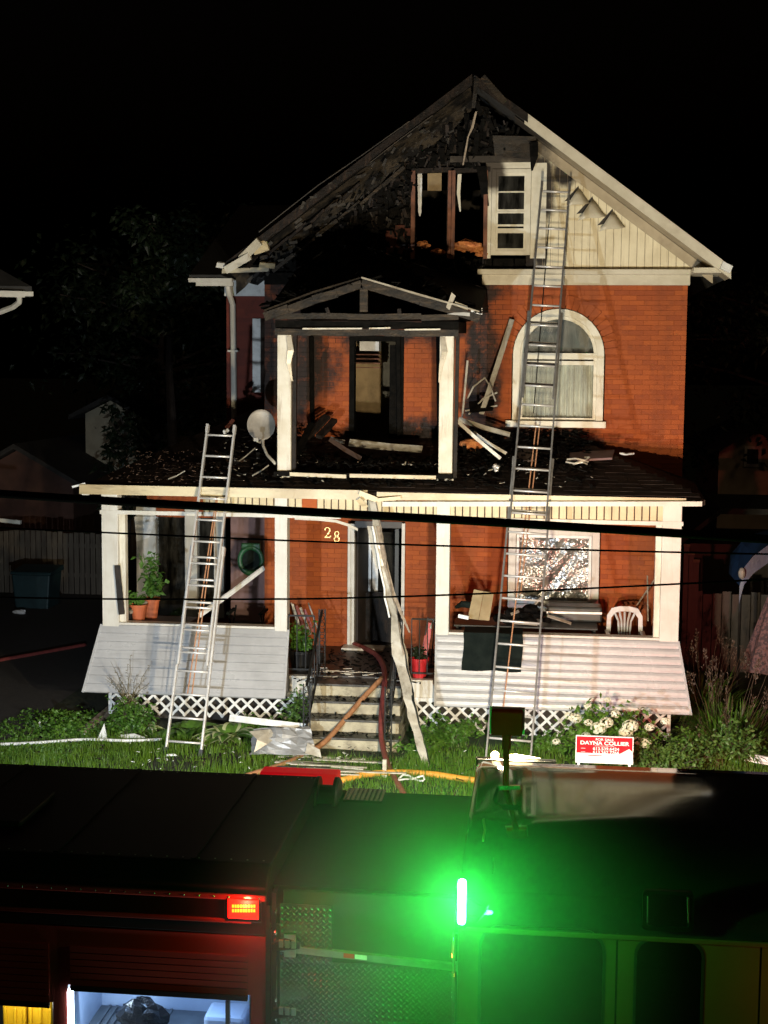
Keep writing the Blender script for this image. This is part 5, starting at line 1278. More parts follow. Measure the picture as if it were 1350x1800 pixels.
# left planter with red flowers by the door and red pot on the right
potted((at(530, 1190, Y=.35).x, .35, pz), .14, .19, .30, 'iron', 'dark planter with trailing green plant behind the left railing', 260, 'leaf_mid', .26, .42, .10, seed=8)
fl = MB(); q = random.Random(5); c = at(528, 1085, Y=.6)
for i in range(60): fl.leaf(c+Vector((q.uniform(-.14, .14), q.uniform(-.1, .1), q.uniform(-.22, .22))), (q.uniform(-1, 1), q.uniform(-1, 0), q.uniform(-.5, .8)), q.uniform(.05, .10), q.uniform(.03, .05))
r = thing('folded_lawn_chair', 'folded red and white striped lawn chair against the wall left of the door', 'chair', tuple(at(530, 1120, Y=1.2)))
for k in range(4):
    a, b = at(514+k*7, 1062+k*3, Y=1.0), at(530+k*8, 1112+k*2, Y=.8); mb = MB(); mb.beam(a, b, .035, .012, (1, 0, 0)); mb.build('seat_strap', 'petal_pink' if k % 2 else 'white_vinyl', r)
for x0p, x1p in ((512, 528), (542, 562)):
    a, b = at(x0p, 1060, Y=1.02), at(x1p, 1115, Y=.8); mb = MB(); mb.tube([a, b], .012, 6); mb.build('frame_tube', 'aluminium', r)
c = at(736, 1190, Y=-.0)
potted((c.x, .12, pz), .095, .125, .28, 'red_plastic', 'red flower pot standing right of the front steps', 70, 'leaf_dark', .12, .2, .08, seed=12)
r = thing('folding_chair', 'folded dark chair with red seat behind the right railing', 'chair', tuple(at(752, 1150, Y=.9)))
for nm, a, b, w, mt in (('frame_tube', (742, 1165), (752, 1085), .02, 'iron'), ('frame_tube', (758, 1165), (765, 1085), .02, 'iron'), ('seat_panel', (746, 1150), (756, 1095), .09, 'red_plastic'), ('edge_strip', (757, 1105), (763, 1088), .03, 'white_vinyl')):
    mb = MB(); mb.beam(at(*a, Y=.85), at(*b, Y=.95), w, .02, (1, 0, 0)); mb.build(nm, mt, r)
# right porch: table with clutter, cardboard panel, dark cloth over the sill, white plastic chair, sticks
tx0, tx1 = at(800, 1060, Y=.7).x, at(1050, 1090, Y=.7).x
r = thing('porch_table', 'long dark covered table standing behind the right porch sill', 'table', ((tx0+tx1)/2, .7, pz))
mb = MB(); mb.box(tx0, tx1, .40, 1.1, 1.43, 1.46); mb.build('table_top', 'dark_metal', r, bevel=.006)
for xx in (tx0+.05, tx1-.05):
    for yy_ in (.45, 1.05): mb = MB(); mb.beam((xx, yy_, pz), (xx, yy_, 1.43), .04, .04); mb.build('leg', 'iron', r)
a, b = at(962, 1068, Y=1.0), at(1058, 1100, Y=.9)
mb = MB(); mb.box(a.x, b.x, .9, 1.3, 1.46, 1.68); mb.build('storage_bin', 'green_plastic' if False else 'panel_black', base=((a.x+b.x)/2, 1.1, 1.46), bevel=.03, **T('grey plastic bin on the porch table under the picture window', 'bin'))
mb = MB(); a, b = at(960, 1076, Y=.85), at(1058, 1078, Y=.85); mb.beam(a, b, .03, .03); mb.build('metal_tube', 'aluminium', base=tuple(a), **T('bright metal tube along the front of the grey bin', 'tube'))
q = [at(822, 1087, Y=.12), at(860, 1091, Y=.12), at(868, 1042, Y=.28), at(833, 1036, Y=.28)]
r = thing('propped_cardboard', 'tan folded panel propped on the porch sill above the dark cloth', 'panel', tuple(q[0]))
mid0, mid1 = (q[0]+q[1])/2+Vector((0, -.03, 0)), (q[2]+q[3])/2+Vector((0, -.03, 0))
mb = MB(); mb.prism([q[0], mid0, mid1, q[3]][::-1], (0, .03, 0)); mb.build('panel_half', 'cardboard', r)
mb = MB(); mb.prism([mid0+Vector((.006, 0, 0)), q[1], q[2], mid1+Vector((.006, 0, 0))][::-1], (0, .03, 0)); mb.build('panel_half', 'cardboard', r)
mb = MB(); c = at(815, 1075, Y=.2); mb.tube([at(800, 1068, Y=.4), at(812, 1062, Y=.4), at(830, 1064, Y=.4), at(840, 1074, Y=.35)], [.02, .05, .05, .02], 8); mb.build('dark_bundle', 'black_cloth', base=tuple(c), **T('dark bundle lying on the sill left of the tan panel', 'bundle'))
a, b = at(806, 1082, Y=.02), at(824, 1086, Y=.0); mb = MB(); mb.beam(a, b, .05, .05, (0, 0, 1)); mb.build('white_tube', 'white_vinyl', base=tuple(a), **T('short white tube end on the sill beside the right post', 'tube'))
nn = 12; V = []
for j in range(nn+1):
    for i in range(nn+1):
        u, v = i/nn, j/nn; xl, xr = at(815, 1100, Y=-.1).x, at(919, 1100, Y=-.1).x
        z = 1.445-.50*v; y = -.095-.20*v-.012*math.sin(u*14+v*3)*v-.02; V.append((xl+(xr-xl)*u+.01*math.sin(v*5), y, z-.02*math.sin(u*9)*v*(.4)))
for i in range(nn+1): V.append((xl+(xr-xl)*i/nn, .30, 1.45))
mb = MB(); F = [(j*(nn+1)+i, (j+1)*(nn+1)+i, (j+1)*(nn+1)+i+1, j*(nn+1)+i+1) for j in range(nn) for i in range(nn)]
k0 = (nn+1)*(nn+1); F += [(i, i+1, k0+i+1, k0+i) for i in range(nn)]
mb.add(V, F); o = mb.build('dark_cloth', 'black_cloth', base=tuple(V[0]), **T('dark green black cloth hanging over the right porch sill', 'cloth')); o.modifiers.new('thick', 'SOLIDIFY').thickness = .006
q = random.Random(31); CL = 'charred clutter on the porch table'
for k, (px, py, s) in enumerate(((880, 1086, .09), (900, 1080, .12), (918, 1078, .10), (934, 1070, .10), (948, 1080, .09), (893, 1092, .08), (925, 1090, .11), (960, 1090, .07))):
    c = at(px, py, Y=.55); c.z = max(c.z, 1.46+s*.4); mb = MB(); mb.blob((0, 0, 0), s, 8, 5, .35, (1.2, .8, .6)); shard(mb, Vector((0, -.05, s*.4)), s*.8, q); mb.build('charred_lump', 'char', local=True, base=tuple(c), label='one of the blackened lumps piled on the porch table', category='debris', group=CL)
for k, (x0p, y0p, x1p, y1p, lab) in enumerate(((898, 1080, 912, 1074, 'small pale scrap among the clutter on the porch table'), (962, 1082, 1004, 1096, 'grey flap at the right of the clutter on the porch table'), (900, 1094, 945, 1097, 'thin pale edge in front of the clutter on the porch table'), (940, 1062, 952, 1050, 'pale scrap sticking up from the clutter on the porch table'))):
    a, b = at(x0p, y0p, Y=.40), at(x1p, y1p, Y=.42); mb = MB(); mb.beam(a, b, .05, .012, (0, 1, .6)); mb.build('table_scrap', 'trim_metal', base=tuple(a), **T(lab, 'scrap', 'scraps on the porch table'))
# white plastic garden chair
cc = at(1099, 1080, Y=.75); cx = cc.x
r = thing('plastic_chair', 'white plastic garden chair with slatted back on the right porch', 'chair', (cx, .7, pz))
zb, zt = 1.12, at(1099, 1066, Y=.85).z
o_ = [(cx-.27, zb), (cx-.255, zt-.14), (cx-.19, zt-.03), (cx-.08, zt), (cx+.08, zt), (cx+.19, zt-.03), (cx+.255, zt-.14), (cx+.27, zb)]
i_ = [(cx-.205, zb), (cx-.195, zt-.17), (cx-.14, zt-.095), (cx-.06, zt-.075), (cx+.06, zt-.075), (cx+.14, zt-.095), (cx+.195, zt-.17), (cx+.205, zb)]
mb = MB()
for k in range(7): mb.prism([(o_[k][0], .85, o_[k][1]), (o_[k+1][0], .85, o_[k+1][1]), (i_[k+1][0], .85, i_[k+1][1]), (i_[k][0], .85, i_[k][1])], (0, .035, 0))
mb.build('back_frame', 'white_plastic', r)
for k in range(5):
    xx = (k-2)*.06; mb = MB(); mb.tube([(cx+xx*.55, .865, zb), (cx+xx*.75, .86, zt-.22), (cx+xx*1.25, .865, zt-.085)], [.014, .016, .018], 6); mb.build('back_slat', 'white_plastic', r)
mb = MB(); mb.box(cx-.24, cx+.24, .42, .87, 1.10, 1.135); mb.build('seat', 'white_plastic', r, bevel=.01)
for sx_ in (-.23, .23):
    for yy_ in (.45, .84): mb = MB(); mb.beam((cx+sx_, yy_, pz), (cx+sx_*.96, yy_, 1.11), .05, .03); mb.build('leg', 'white_plastic', r)
    mb = MB(); mb.box(cx+sx_*1.1-.035, cx+sx_*1.1+.035, .45, .86, 1.34, 1.365); mb.build('armrest', 'white_plastic', r, bevel=.008)
for a, b, y0, y1, mt, lab in (((1138, 1012), (1139, 1092), 1.2, 1.0, 'lumber', 'upright tan stick beside the white chair'), ((1118, 1066), (1158, 1008), 1.2, 1.5, 'lumber', 'tan stick leaning diagonally in the right porch corner'), ((1147, 1096), (1156, 1035), .7, .9, 'brown_stud', 'dark red stick leaning on the right end post'), ((1160, 1100), (1161, 1075), .2, .2, 'white_vinyl', 'short white stick at the right end post')):
    p, q_ = at(*a, Y=y0), at(*b, Y=y1); mb = MB(); mb.tube([p, q_], .012, 6); mb.build('broom_stick', mt, base=tuple(p), **T(lab, 'stick', 'sticks in the right porch corner'))

# ================================================================== for sale sign
a, b = at(1014, 1294, Y=-2.45), at(1111, 1340, Y=-2.45)
sw, sh = b.x-a.x, a.z-b.z+.03
r = thing('for_sale_sign', 'red and white for sale sign standing on the front lawn by the hydrangea', 'sign', ((a.x+b.x)/2, -2.45, gz(a.x, -2.45)))
yS = -2.45; tilt = -.012
mb = MB(); mb.box(a.x, b.x, yS, yS+.012, a.z-sh*.62, a.z); mb.build('red_panel', 'sign_red', r)
mb = MB(); mb.box(a.x, b.x, yS, yS+.012, a.z-sh, a.z-sh*.622); mb.build('white_panel', 'sign_white', r)
mb = MB(); mb.box(a.x-.012, a.x-.001, yS-.004, yS+.02, a.z-sh, a.z+.012); mb.box(b.x+.001, b.x+.012, yS-.004, yS+.02, a.z-sh, a.z+.012); mb.box(a.x-.001, b.x+.001, yS-.004, yS+.02, a.z+.001, a.z+.012); mb.build('sign_frame', 'sign_white', r)
for xx in (a.x+.03, b.x-.03): mb = MB(); mb.beam((xx, yS+.03, gz(xx, yS)-.1), (xx, yS+.03, a.z), .03, .03); mb.build('stake', 'sign_white', r)
def text(s, xc, z, size, parent, matn='sign_white', bold=.0, sx=1.0, y=None):
    cu = bpy.data.curves.new('lettering', 'FONT'); cu.body = s; cu.size = size; cu.align_x = 'CENTER'; cu.align_y = 'CENTER'; cu.extrude = .0015; cu.offset = bold
    tmp = bpy.data.objects.new('lettering_curve', cu); COL.objects.link(tmp); bpy.context.view_layer.update()
    me = bpy.data.meshes.new_from_object(tmp.evaluated_get(bpy.context.evaluated_depsgraph_get())); bpy.data.objects.remove(tmp)
    me.name = 'lettering'; me.materials.clear()
    o = bpy.data.objects.new('lettering', me); COL.objects.link(o); o.parent = parent; of = OFF[parent.name]
    o.location = (xc-of[0], (yS-.002 if y is None else y)-of[1], z-of[2]); o.rotation_euler = (PI/2, 0, 0); o.scale = (sx, 1, 1); me.materials.append(M[matn]); return o
xm = (a.x+b.x)/2
text('FOR SALE', xm+.0, a.z-.033, .042, r, bold=.0005, sx=1.25)
text('DAYNA COLLIER', xm, a.z-.080, .066, r, bold=.0016, sx=1.20)
text('613.539.6424', xm+.02, a.z-.150, .052, r, bold=.0010, sx=1.15)
text('613.267.7766', xm+.02, a.z-.196, .052, r, bold=.0010, sx=1.15)
mb = MB()
mb.box(xm-.12, xm+.12, yS-.003, yS-.0005, a.z-.116, a.z-.112)
for z in (.150, .196): mb.box(xm-.29, xm-.235, yS-.003, yS-.0005, a.z-z-.002, a.z-z+.003)
mb.build('printed_rule', 'sign_white', r)
mb = MB(); mb.box(xm-.2, xm-.03, yS-.003, yS-.0005, a.z-sh*.72, a.z-sh*.69); mb.build('red_rule', 'sign_red', r)
q = [at(1062, 1340, Y=-2.52), at(1113, 1342, Y=-2.52), at(1112, 1322, Y=-2.5), at(1106, 1317, Y=-2.5)]
mb = MB(); mb.prism(q[::-1], (0, .012, 0)); mb.build('fallen_white_panel', 'white_vinyl', base=tuple(q[0]), **T('white scrap leaning on the lower right corner of the for sale sign', 'scrap'))
# ================================================================== planting in front of the porch
def bush(name, label, base, rx, ry, h, n, lmat, lsize, seed, group=None, cat='shrub', long=.55):
    q = random.Random(seed); b = Vector(base); r = thing(name, label, cat, tuple(b), group)
    st = MB(); lf = MB(); ends = []
    for i in range(max(6, n//40)):
        a = q.uniform(0, 2*PI); rr = math.sqrt(q.random()); hh = h*(1-.45*rr*rr)*q.uniform(.55, 1.08)
        e = b+Vector((math.cos(a)*rx*rr, math.sin(a)*ry*rr, hh)); ends.append(e)
        st.tube([b+Vector((math.cos(a)*.05*rx, math.sin(a)*.05, 0)), b.lerp(e, .5)+Vector((0, 0, .05*h)), e], [.008, .006, .003], 5)
        for k in range(40):
            t = q.random()**.6; p = b.lerp(e, t)+Vector((q.gauss(0, 1), q.gauss(0, 1), q.gauss(0, .8)))*.09*max(rx, h)*1.1
            p.z = max(p.z, b.z+.02)
            lf.leaf(p, (q.uniform(-1, 1), q.uniform(-1, .6), q.uniform(-.5, .7)), lsize*q.uniform(.55, 1.25), lsize*long*q.uniform(.7, 1.1))
    st.build('stems', 'bark', r); lf.build('foliage', lmat, r)
    return r, ends
hx = at(1075, 1270, Y=-1.5).x
hb, ends = bush('hydrangea', 'large hydrangea with white flower heads behind the for sale sign', (hx-.05, -1.35, 0), .85, .42, .74, 2300, 'leaf_mid', .105, 51)
q = random.Random(4)
for px, py, s in ((1066, 1270, .085), (1052, 1280, .10), (1034, 1270, .05), (1108, 1276, .10), (1100, 1288, .09), (1082, 1255, .06), (1054, 1243, .05), (1033, 1240, .05), (1012, 1262, .08), (1000, 1258, .06), (1134, 1306, .08), (1120, 1302, .06), (1142, 1278, .06), (978, 1304, .05), (1030, 1294, .06), (1068, 1230, .04), (1170, 1268, .06)):
    c = at(px, py, Y=-1.72 if py > 1262 else -1.5); mb = MB()
    for k in range(70):
        d = Vector((q.gauss(0, 1), q.gauss(0, 1), q.gauss(0, 1))).normalized(); p = c+Vector((d.x*s, d.y*s*.8, d.z*s*.75)); u_ = d.orthogonal().normalized()*s*.24; v_ = d.cross(u_)
        mb.add([p+u_, p+v_+d*.006, p-u_, p-v_+d*.006], [(0, 1, 2, 3)])
    mb.build('bloom', 'bloom', hb)
bush('shrub', 'bright green low shrub right of the for sale sign', (at(1170, 1310, Y=-1.7).x, -1.75, 0), .68, .35, .42, 2000, 'leaf_bright', .075, 52)
bush('shrub', 'leafy green vine patch over the lattice right of the steps', (at(790, 1290, Y=-.8).x, -.75, 0), .55, .25, .42, 900, 'leaf_mid', .09, 53)
bush('shrub', 'low green groundcover left of the tall ladder base', (at(730, 1320, Y=-1.2).x, -1.2, 0), .35, .25, .22, 420, 'leaf_mid', .08, 54)
bush('shrub', 'low weeds in front of the lattice between the tall ladder and the hydrangea', (at(960, 1310, Y=-1.0).x, -1.0, 0), .5, .25, .22, 600, 'leaf_mid', .08, 55)
bush('shrub', 'dark bushy plant at the left corner of the porch skirt', (at(225, 1255, Y=-.9).x, -.9, 0), .38, .28, .58, 1200, 'leaf_mid', .08, 56)
bush('shrub', 'spreading green plant at the driveway edge left of the porch', (at(130, 1265, Y=-.9).x, -1.0, 0), .55, .35, .26, 800, 'leaf_mid', .08, 57)
bush('shrub', 'leafy green plant growing left of the step railing', (at(530, 1225, Y=-.55).x, -.62, .0), .16, .16, .72, 420, 'leaf_bright', .10, 58, long=.4)
bush('shrub', 'low green plant at the right end of the porch skirt', (at(1225, 1290, Y=-.9).x, -.9, 0), .45, .35, .4, 700, 'leaf_mid', .08, 59)
bush('shrub', 'fine stemmed plant in front of the left lattice next to the white batten', (at(450, 1250, Y=-.6).x, -.6, .0), .35, .18, .34, 480, 'leaf_mid', .08, 60)
# dry twigs at the left skirt
r = thing('dry_twigs', 'tall bare twigs rising in front of the left porch skirt', 'twigs', tuple(at(225, 1245, Y=-.85)))
q = random.Random(8); b = at(228, 1240, Y=-.8)
for k in range(13):
    e = b+Vector((q.uniform(-.35, .35), q.uniform(-.1, .1), q.uniform(.25, .72))); mb = MB()
    mb.tube([b+Vector((q.uniform(-.08, .08), 0, 0)), b.lerp(e, .6)+Vector((0, 0, .05)), e], [.006, .004, .002], 5)
    for j in range(7):
        p = b.lerp(e, q.uniform(.4, 1)); mb.leaf(p, (q.uniform(-1, 1), q.uniform(-1, 1), q.uniform(0, 1)), .05, .012)
    mb.build('twig', 'straw', r)
# hostas
def hosta(label, base, n, L, seed, edge=True):
    q = random.Random(seed); r = thing('hosta', label, 'plant', tuple(base), 'hostas in the flower bed'); b = Vector(base)
    for k in range(n):
        a = q.uniform(0, 2*PI); up = q.uniform(.5, 1.5); d = Vector((math.cos(a), math.sin(a), up)).normalized(); l_ = L*q.uniform(.7, 1.15); side = Vector((-d.y, d.x, 0)).normalized()
        mb = MB(); rows = []; seg = 6
        for i in range(seg+1):
            t = i/seg; p = b+d*(l_*t)+Vector((d.x*.3, d.y*.3, -1))*(l_*.62*t*t); w = l_*.22*math.sin(PI*min(1, t*.92+.08))**.8*(1-.15*t)
            for s in (-1, -.62, 0, .62, 1): rows.append(p+side*(w*s)+Vector((0, 0, -.02*(1-abs(s)))))
        mb.cur = 0
        F = [(i*5+j, i*5+j+1, (i+1)*5+j+1, (i+1)*5+j) for i in range(seg) for j in range(4)]
        mb.add(rows, F); mb.mi = [1 if (edge and f % 4 in (0, 3)) else 0 for f in range(len(F))]
        mb.build('leaf', ['hosta', 'hosta_edge'], r)
hosta('variegated hosta right of the short ladder foot', groundpts([(402, 1300)], 0)[0], 40, .56, 71)
hosta('broad green hosta directly behind the short ladder', groundpts([(330, 1292)], 0)[0], 34, .55, 72, False)
hosta('small variegated hosta left of the short ladder', groundpts([(250, 1285)], 0)[0], 26, .40, 73)
hosta('dark hosta between the weathered timber and the short ladder', groundpts([(215, 1280)], 0)[0], 28, .46, 74, False)
# ornamental grass with plumes right of the porch
def tallgrass(label, base, rx, ry, n, H, seed, plumes):
    q = random.Random(seed); b = Vector(base); r = thing('ornamental_grass', label, 'grass clump', tuple(b), 'tall grass clumps right of the porch')
    bl, dry, pl = MB(), MB(), MB()
    for i in range(n):
        a = q.uniform(0, 2*PI); rr = math.sqrt(q.random()); p = b+Vector((math.cos(a)*rx*rr, math.sin(a)*ry*rr, 0))
        (bl if q.random() < .75 else dry).blade(p, (math.cos(a)*.5*rr+q.uniform(-.25, .25), math.sin(a)*.5*rr+q.uniform(-.3, .1), 1), H*q.uniform(.55, 1.1), q.uniform(.016, .034), q.uniform(.3, 1.0), 5)
    for i in range(plumes):
        a = q.uniform(0, 2*PI); rr = math.sqrt(q.random()); p = b+Vector((math.cos(a)*rx*rr, math.sin(a)*ry*rr, 0)); e = p+Vector((math.cos(a)*.3+q.uniform(-.1, .2), q.uniform(-.3, .1), H*q.uniform(.85, 1.35)))
        pl.tube([p, p.lerp(e, .5)+Vector((0, 0, .06)), e], [.004, .003, .002], 4)
        for k in range(24): pl.leaf(e-Vector((0, 0, q.uniform(0, .28)))+Vector((q.uniform(-.03, .03), q.uniform(-.03, .03), 0)), (q.uniform(-.6, .6), q.uniform(-.6, .6), 1), .06, .014)
    bl.build('blades', 'leaf_mid', r); dry.build('dry_blades', 'straw', r); pl.build('plumes', 'plume', r)
tallgrass('large clump of arching grass with pale plumes right of the porch', (at(1285, 1290, Y=-.4).x, -.3, 0), .36, .40, 1500, .95, 81, 26)
tallgrass('lower grass clump in front of the plumed clump at the right', (at(1290, 1320, Y=-1.0).x, -.95, 0), .40, .3, 1200, .62, 82, 3)
tallgrass('grass clump farther back beside the right porch wall', (at(1240, 1200, Y=1.2).x, 1.2, 0), .35, .5, 900, 1.05, 83, 14)

bush('shrub', 'leafy green bush in front of the tall grass at the far right', (at(1285, 1330, Y=-1.3).x, -1.25, 0), .55, .35, .55, 1500, 'leaf_bright', .09, 61)
# ================================================================== background
def gable_house(name, label, x0, x1, y0, y1, ze, za, wmat, rmat, win=(), over=.35):
    r = thing(name, label, 'house', ((x0+x1)/2, (y0+y1)/2, 0)); xm = (x0+x1)/2
    mb = MB(); mb.prism([(x0, y0, 0), (x1, y0, 0), (x1, y0, ze), (xm, y0, za), (x0, y0, ze)], (0, y1-y0, 0)); mb.build('wall', wmat, r)
    for s in (-1, 1):
        xe = x0-over if s < 0 else x1+over; zz = ze-(za-ze)*over/(xm-x0)
        mb = MB(); mb.prism([(xm, y0-over, za+.03), (xe, y0-over, zz+.03), (xe, y0-over, zz+.15), (xm, y0-over, za+.15)], (0, y1-y0+2*over, 0)); mb.build('roof', rmat, r)
    for wx, wz, w, h in win:
        f = frame_rect('window', wx-w/2, wx+w/2, wz, wz+h, y0-.04, .08, .06, 'white_paint', r, 0)
        mb = MB(); mb.box(wx-w/2, wx+w/2, y0-.02, y0-.01, wz, wz+h); mb.build('pane', 'glass_dark', f)
    return r
a, b = at(151, 810, Y=17), at(245, 705, Y=17); e = at(151, 727, Y=17)
gable_house('beige_house', 'pale beige gabled house far behind the left side of the porch roof', a.x, a.x+2*(at(196, 700, Y=17).x-a.x)+.0, 17, 24, e.z, at(196, 703, Y=17).z, 'beige_siding', 'dark_roof')
a, b = at(-60, 850, Y=14), at(128, 800, Y=14)
gable_house('brown_garage', 'low brown garage at the far left behind the fence', a.x, b.x, 14, 19, at(60, 845, Y=14).z, at(60, 790, Y=14).z, 'brown_siding', 'dark_roof')
# neighbour on the left: eave corner with gutter and downpipe
y0 = 2.0; c = at(56, 515, Y=y0)
r = thing('neighbour_house', 'neighbouring house at the left edge with white gutter and bent downpipe', 'house', tuple(c))
mb = MB(); mb.box(c.x-9, c.x-.66, y0+.65, 12, 0, c.z); mb.build('wall', 'brown_siding', r)
mb = MB(); mb.prism([(c.x-9, y0, c.z+.02), (c.x, y0, c.z+.02), (c.x-4.5, 7, c.z+3), (c.x-9, 7, c.z+3)], (0, 0, .08)); mb.add([(c.x, y0, c.z+.1), (c.x, 12, c.z+.1), (c.x-4.5, 7, c.z+3.08)], [(0, 1, 2)]); mb.build('roof', 'dark_roof', r)
mb = MB(); mb.box(c.x-9, c.x-.12, y0-.1, y0-.01, c.z-.075, c.z+.02); mb.box(c.x-.12, c.x+.02, y0-.02, y0+.3, c.z-.05, c.z+.02); mb.build('gutter', 'white_paint', r)
mb = MB(); mb.box(c.x-9, c.x-.6, y0+.02, y0+.64, c.z-.03, c.z-.01); mb.build('soffit', 'white_paint', r)
mb = MB(); mb.tube([(c.x-.2, y0-.04, c.z-.06), (c.x-.2, y0-.03, c.z-.15), (c.x-.28, y0+.08, c.z-.22), (c.x-.75, y0+.55, c.z-.42), (c.x-.8, y0+.60, c.z-.55), (c.x-.8, y0+.60, 0)], .045, 8); mb.build('downpipe', 'white_paint', r)
r.rotation_euler.z = math.radians(27)
# picket fence at left, each picket its own part
fy = 10.8
r = thing('picket_fence', 'weathered board fence at the left behind the teal bin', 'fence', (at(110, 1080, Y=fy).x, fy, 0))
x = at(-30, 1000, Y=fy).x; xe = at(182, 1000, Y=fy).x
zt = at(100, 935, Y=fy).z
while x < xe:
    mb = MB(); mb.box(x, x+.105, fy, fy+.02, .02, zt+U(-.03, .03)+.12*(x > -7.2)); mb.build('picket', 'fence_wood', r); x += .125
for z in (.4, zt-.35): mb = MB(); mb.box(at(-30, 1000, Y=fy).x, xe, fy+.03, fy+.08, z, z+.09); mb.build('fence_rail', 'fence_wood', r)
# teal bin
by = 8.8; a, b = at(22, 1075, Y=by), at(88, 1003, Y=by)
r = thing('wheelie_bin', 'teal lidded bin standing in front of the fence at left', 'bin', ((a.x+b.x)/2, by, 0))
mb = MB(); xm, hw = (a.x+b.x)/2, (b.x-a.x)/2
mb.add([(xm-hw*.85, by, .0), (xm+hw*.85, by, .0), (xm+hw*.85, by+.7, .0), (xm-hw*.85, by+.7, .0), (xm-hw, by-.03, b.z-.1), (xm+hw, by-.03, b.z-.1), (xm+hw, by+.75, b.z-.1), (xm-hw, by+.75, b.z-.1)], [(0, 3, 2, 1), (4, 5, 6, 7), (0, 1, 5, 4), (1, 2, 6, 5), (2, 3, 7, 6), (3, 0, 4, 7)]); mb.build('body', 'teal_plastic', r, bevel=.03)
mb = MB(); mb.prism([(xm-hw-.03, by-.06, b.z-.095), (xm-hw-.03, by+.8, b.z-.095), (xm-hw-.03, by+.8, b.z+.02), (xm-hw-.03, by-.02, b.z-.04)][::-1], (2*hw+.06, 0, 0)); mb.build('lid', 'teal_plastic', r, bevel=.02)
for s in (-1, 1): mb = MB(); mb.tube([(xm+s*(hw*.8)-.03, by+.72, .1), (xm+s*(hw*.8)+.03, by+.72, .1)], .1, 14); mb.build('wheel', 'black_rubber', r)
c = at(36, 1076, Z=.06); mb = MB(); mb.blob((0, 0, 0), .09, 8, 5, .3, (1.6, .8, .5)); mb.build('white_bag', 'white_vinyl', local=True, base=(c.x, c.y, gz(c.x, c.y)+.06), **T('crumpled white bag at the foot of the teal bin', 'bag'))
a, b = at(0, 913, Y=5.5), at(37, 918, Y=5.5); mb = MB(); mb.beam(a-Vector((3.5, 0, -.28)), b, .08, .07, (0, 1, 0)); mb.build('awning_edge', 'white_paint', base=(b.x, b.y, 0), **T('white awning edge reaching in above the fence at far left', 'awning'))
# parked dark vehicle-like mass is left out; trees
def tree(name, label, base, h, cr, seed, n=5200, lmat='leaf_dark', trunk_r=.18, ls=.26, group='trees behind the houses', tlo=.3):
    q = random.Random(seed); b = Vector(base); r = thing(name, label, 'tree', tuple(b), group)
    tk = MB(); lf = MB(); tk.tube([b, b+Vector((.1, 0, h*.3)), b+Vector((-.05, .1, h*.62)), b+Vector((.05, 0, h*.9))], [trunk_r, trunk_r*.8, trunk_r*.5, trunk_r*.15], 8)
    tips = []
    for i in range(34):
        t = q.uniform(tlo, .95); p = b+Vector((0, 0, h*t)); a = q.uniform(0, 2*PI); L = cr*(1.15-.6*abs(t-.55)*1.6)*q.uniform(.55, 1.1); e = p+Vector((math.cos(a)*L, math.sin(a)*L, q.uniform(0, .25)*h*.5)); tk.tube([p, p.lerp(e, .5)+Vector((0, 0, .1)), e], [trunk_r*.3, trunk_r*.2, .02], 5); tips += [p.lerp(e, .55), p.lerp(e, .8), e]
    for i in range(n):
        c = q.choice(tips); p = c+Vector((q.gauss(0, 1), q.gauss(0, 1), q.gauss(0, .8)))*cr*.17
        lf.leaf(p, (q.uniform(-1, 1), q.uniform(-1, 1), q.uniform(-.7, .4)), ls*q.uniform(.6, 1.2), ls*.5)
    tk.build('trunk', 'bark', r); lf.build('crown', lmat, r); return r
p = at(300, 900, Y=14); tree('maple_tree', 'tall leafy tree rising behind the left wing of the house', (p.x, 14, 0), 8.2, 1.2, 91, 3600, tlo=.68)
p = at(212, 800, Y=14.5); tree('young_tree', 'small tree standing in front of the beige gabled house', (p.x+.1, 14.5, 0), 3.9, .6, 92, 480, trunk_r=.07, ls=.22)
p = at(345, 800, Y=24); tree('broad_tree', 'broad dark tree between the beige house and the brick house', (p.x, 20, 0), 8.5, 3.2, 93)
p = at(1300, 800, Y=19); tree('broad_tree', 'dark tree at the right behind the pale far house', (p.x+1.5, 21, 0), 8, 2.8, 94)
# right side
a, b = at(1262, 850, Y=20), at(1330, 765, Y=20)
gable_house('far_house', 'faint pale house far behind the right side of the porch', a.x, a.x+2.0, 20, 26, at(1270, 790, Y=20).z, at(1300, 760, Y=20).z, 'beige_siding', 'dark_roof', [(a.x+.9, at(1295, 815, Y=20).z, .3, .4)])
a, b = at(1205, 955, Y=10), at(1420, 905, Y=10)
r = thing('garden_shed', 'dark low roofed shed behind the right end of the porch', 'shed', ((a.x+b.x)/2, 11, 0))
mb = MB(); mb.box(a.x+.1, b.x, 10, 13, 0, a.z); mb.build('wall', 'dark_wood', r)
mb = MB(); mb.prism([(a.x-.1, 9.8, a.z), (at(1265, 910, Y=10).x, 9.8, b.z), (b.x+.3, 9.8, b.z+.0), (b.x+.3, 9.8, b.z+.12), (at(1265, 910, Y=10).x, 9.8, b.z+.12), (a.x-.1, 9.8, a.z+.12)], (0, 3.4, 0)); mb.build('roof', 'dark_roof', r)
r = thing('side_fence', 'dark board fence with pale post caps right of the porch', 'fence', (at(1230, 1080, Y=5).x, 5, 0))
x = at(1203, 1040, Y=4.6).x; k = 0
for k in range(9):
    mb = MB(); mb.box(x+k*.16, x+k*.16+.145, 4.6, 4.62, .02, at(1240, 1042, Y=4.6).z+.03*math.sin(k*2)); mb.build('board', 'dark_wood', r)
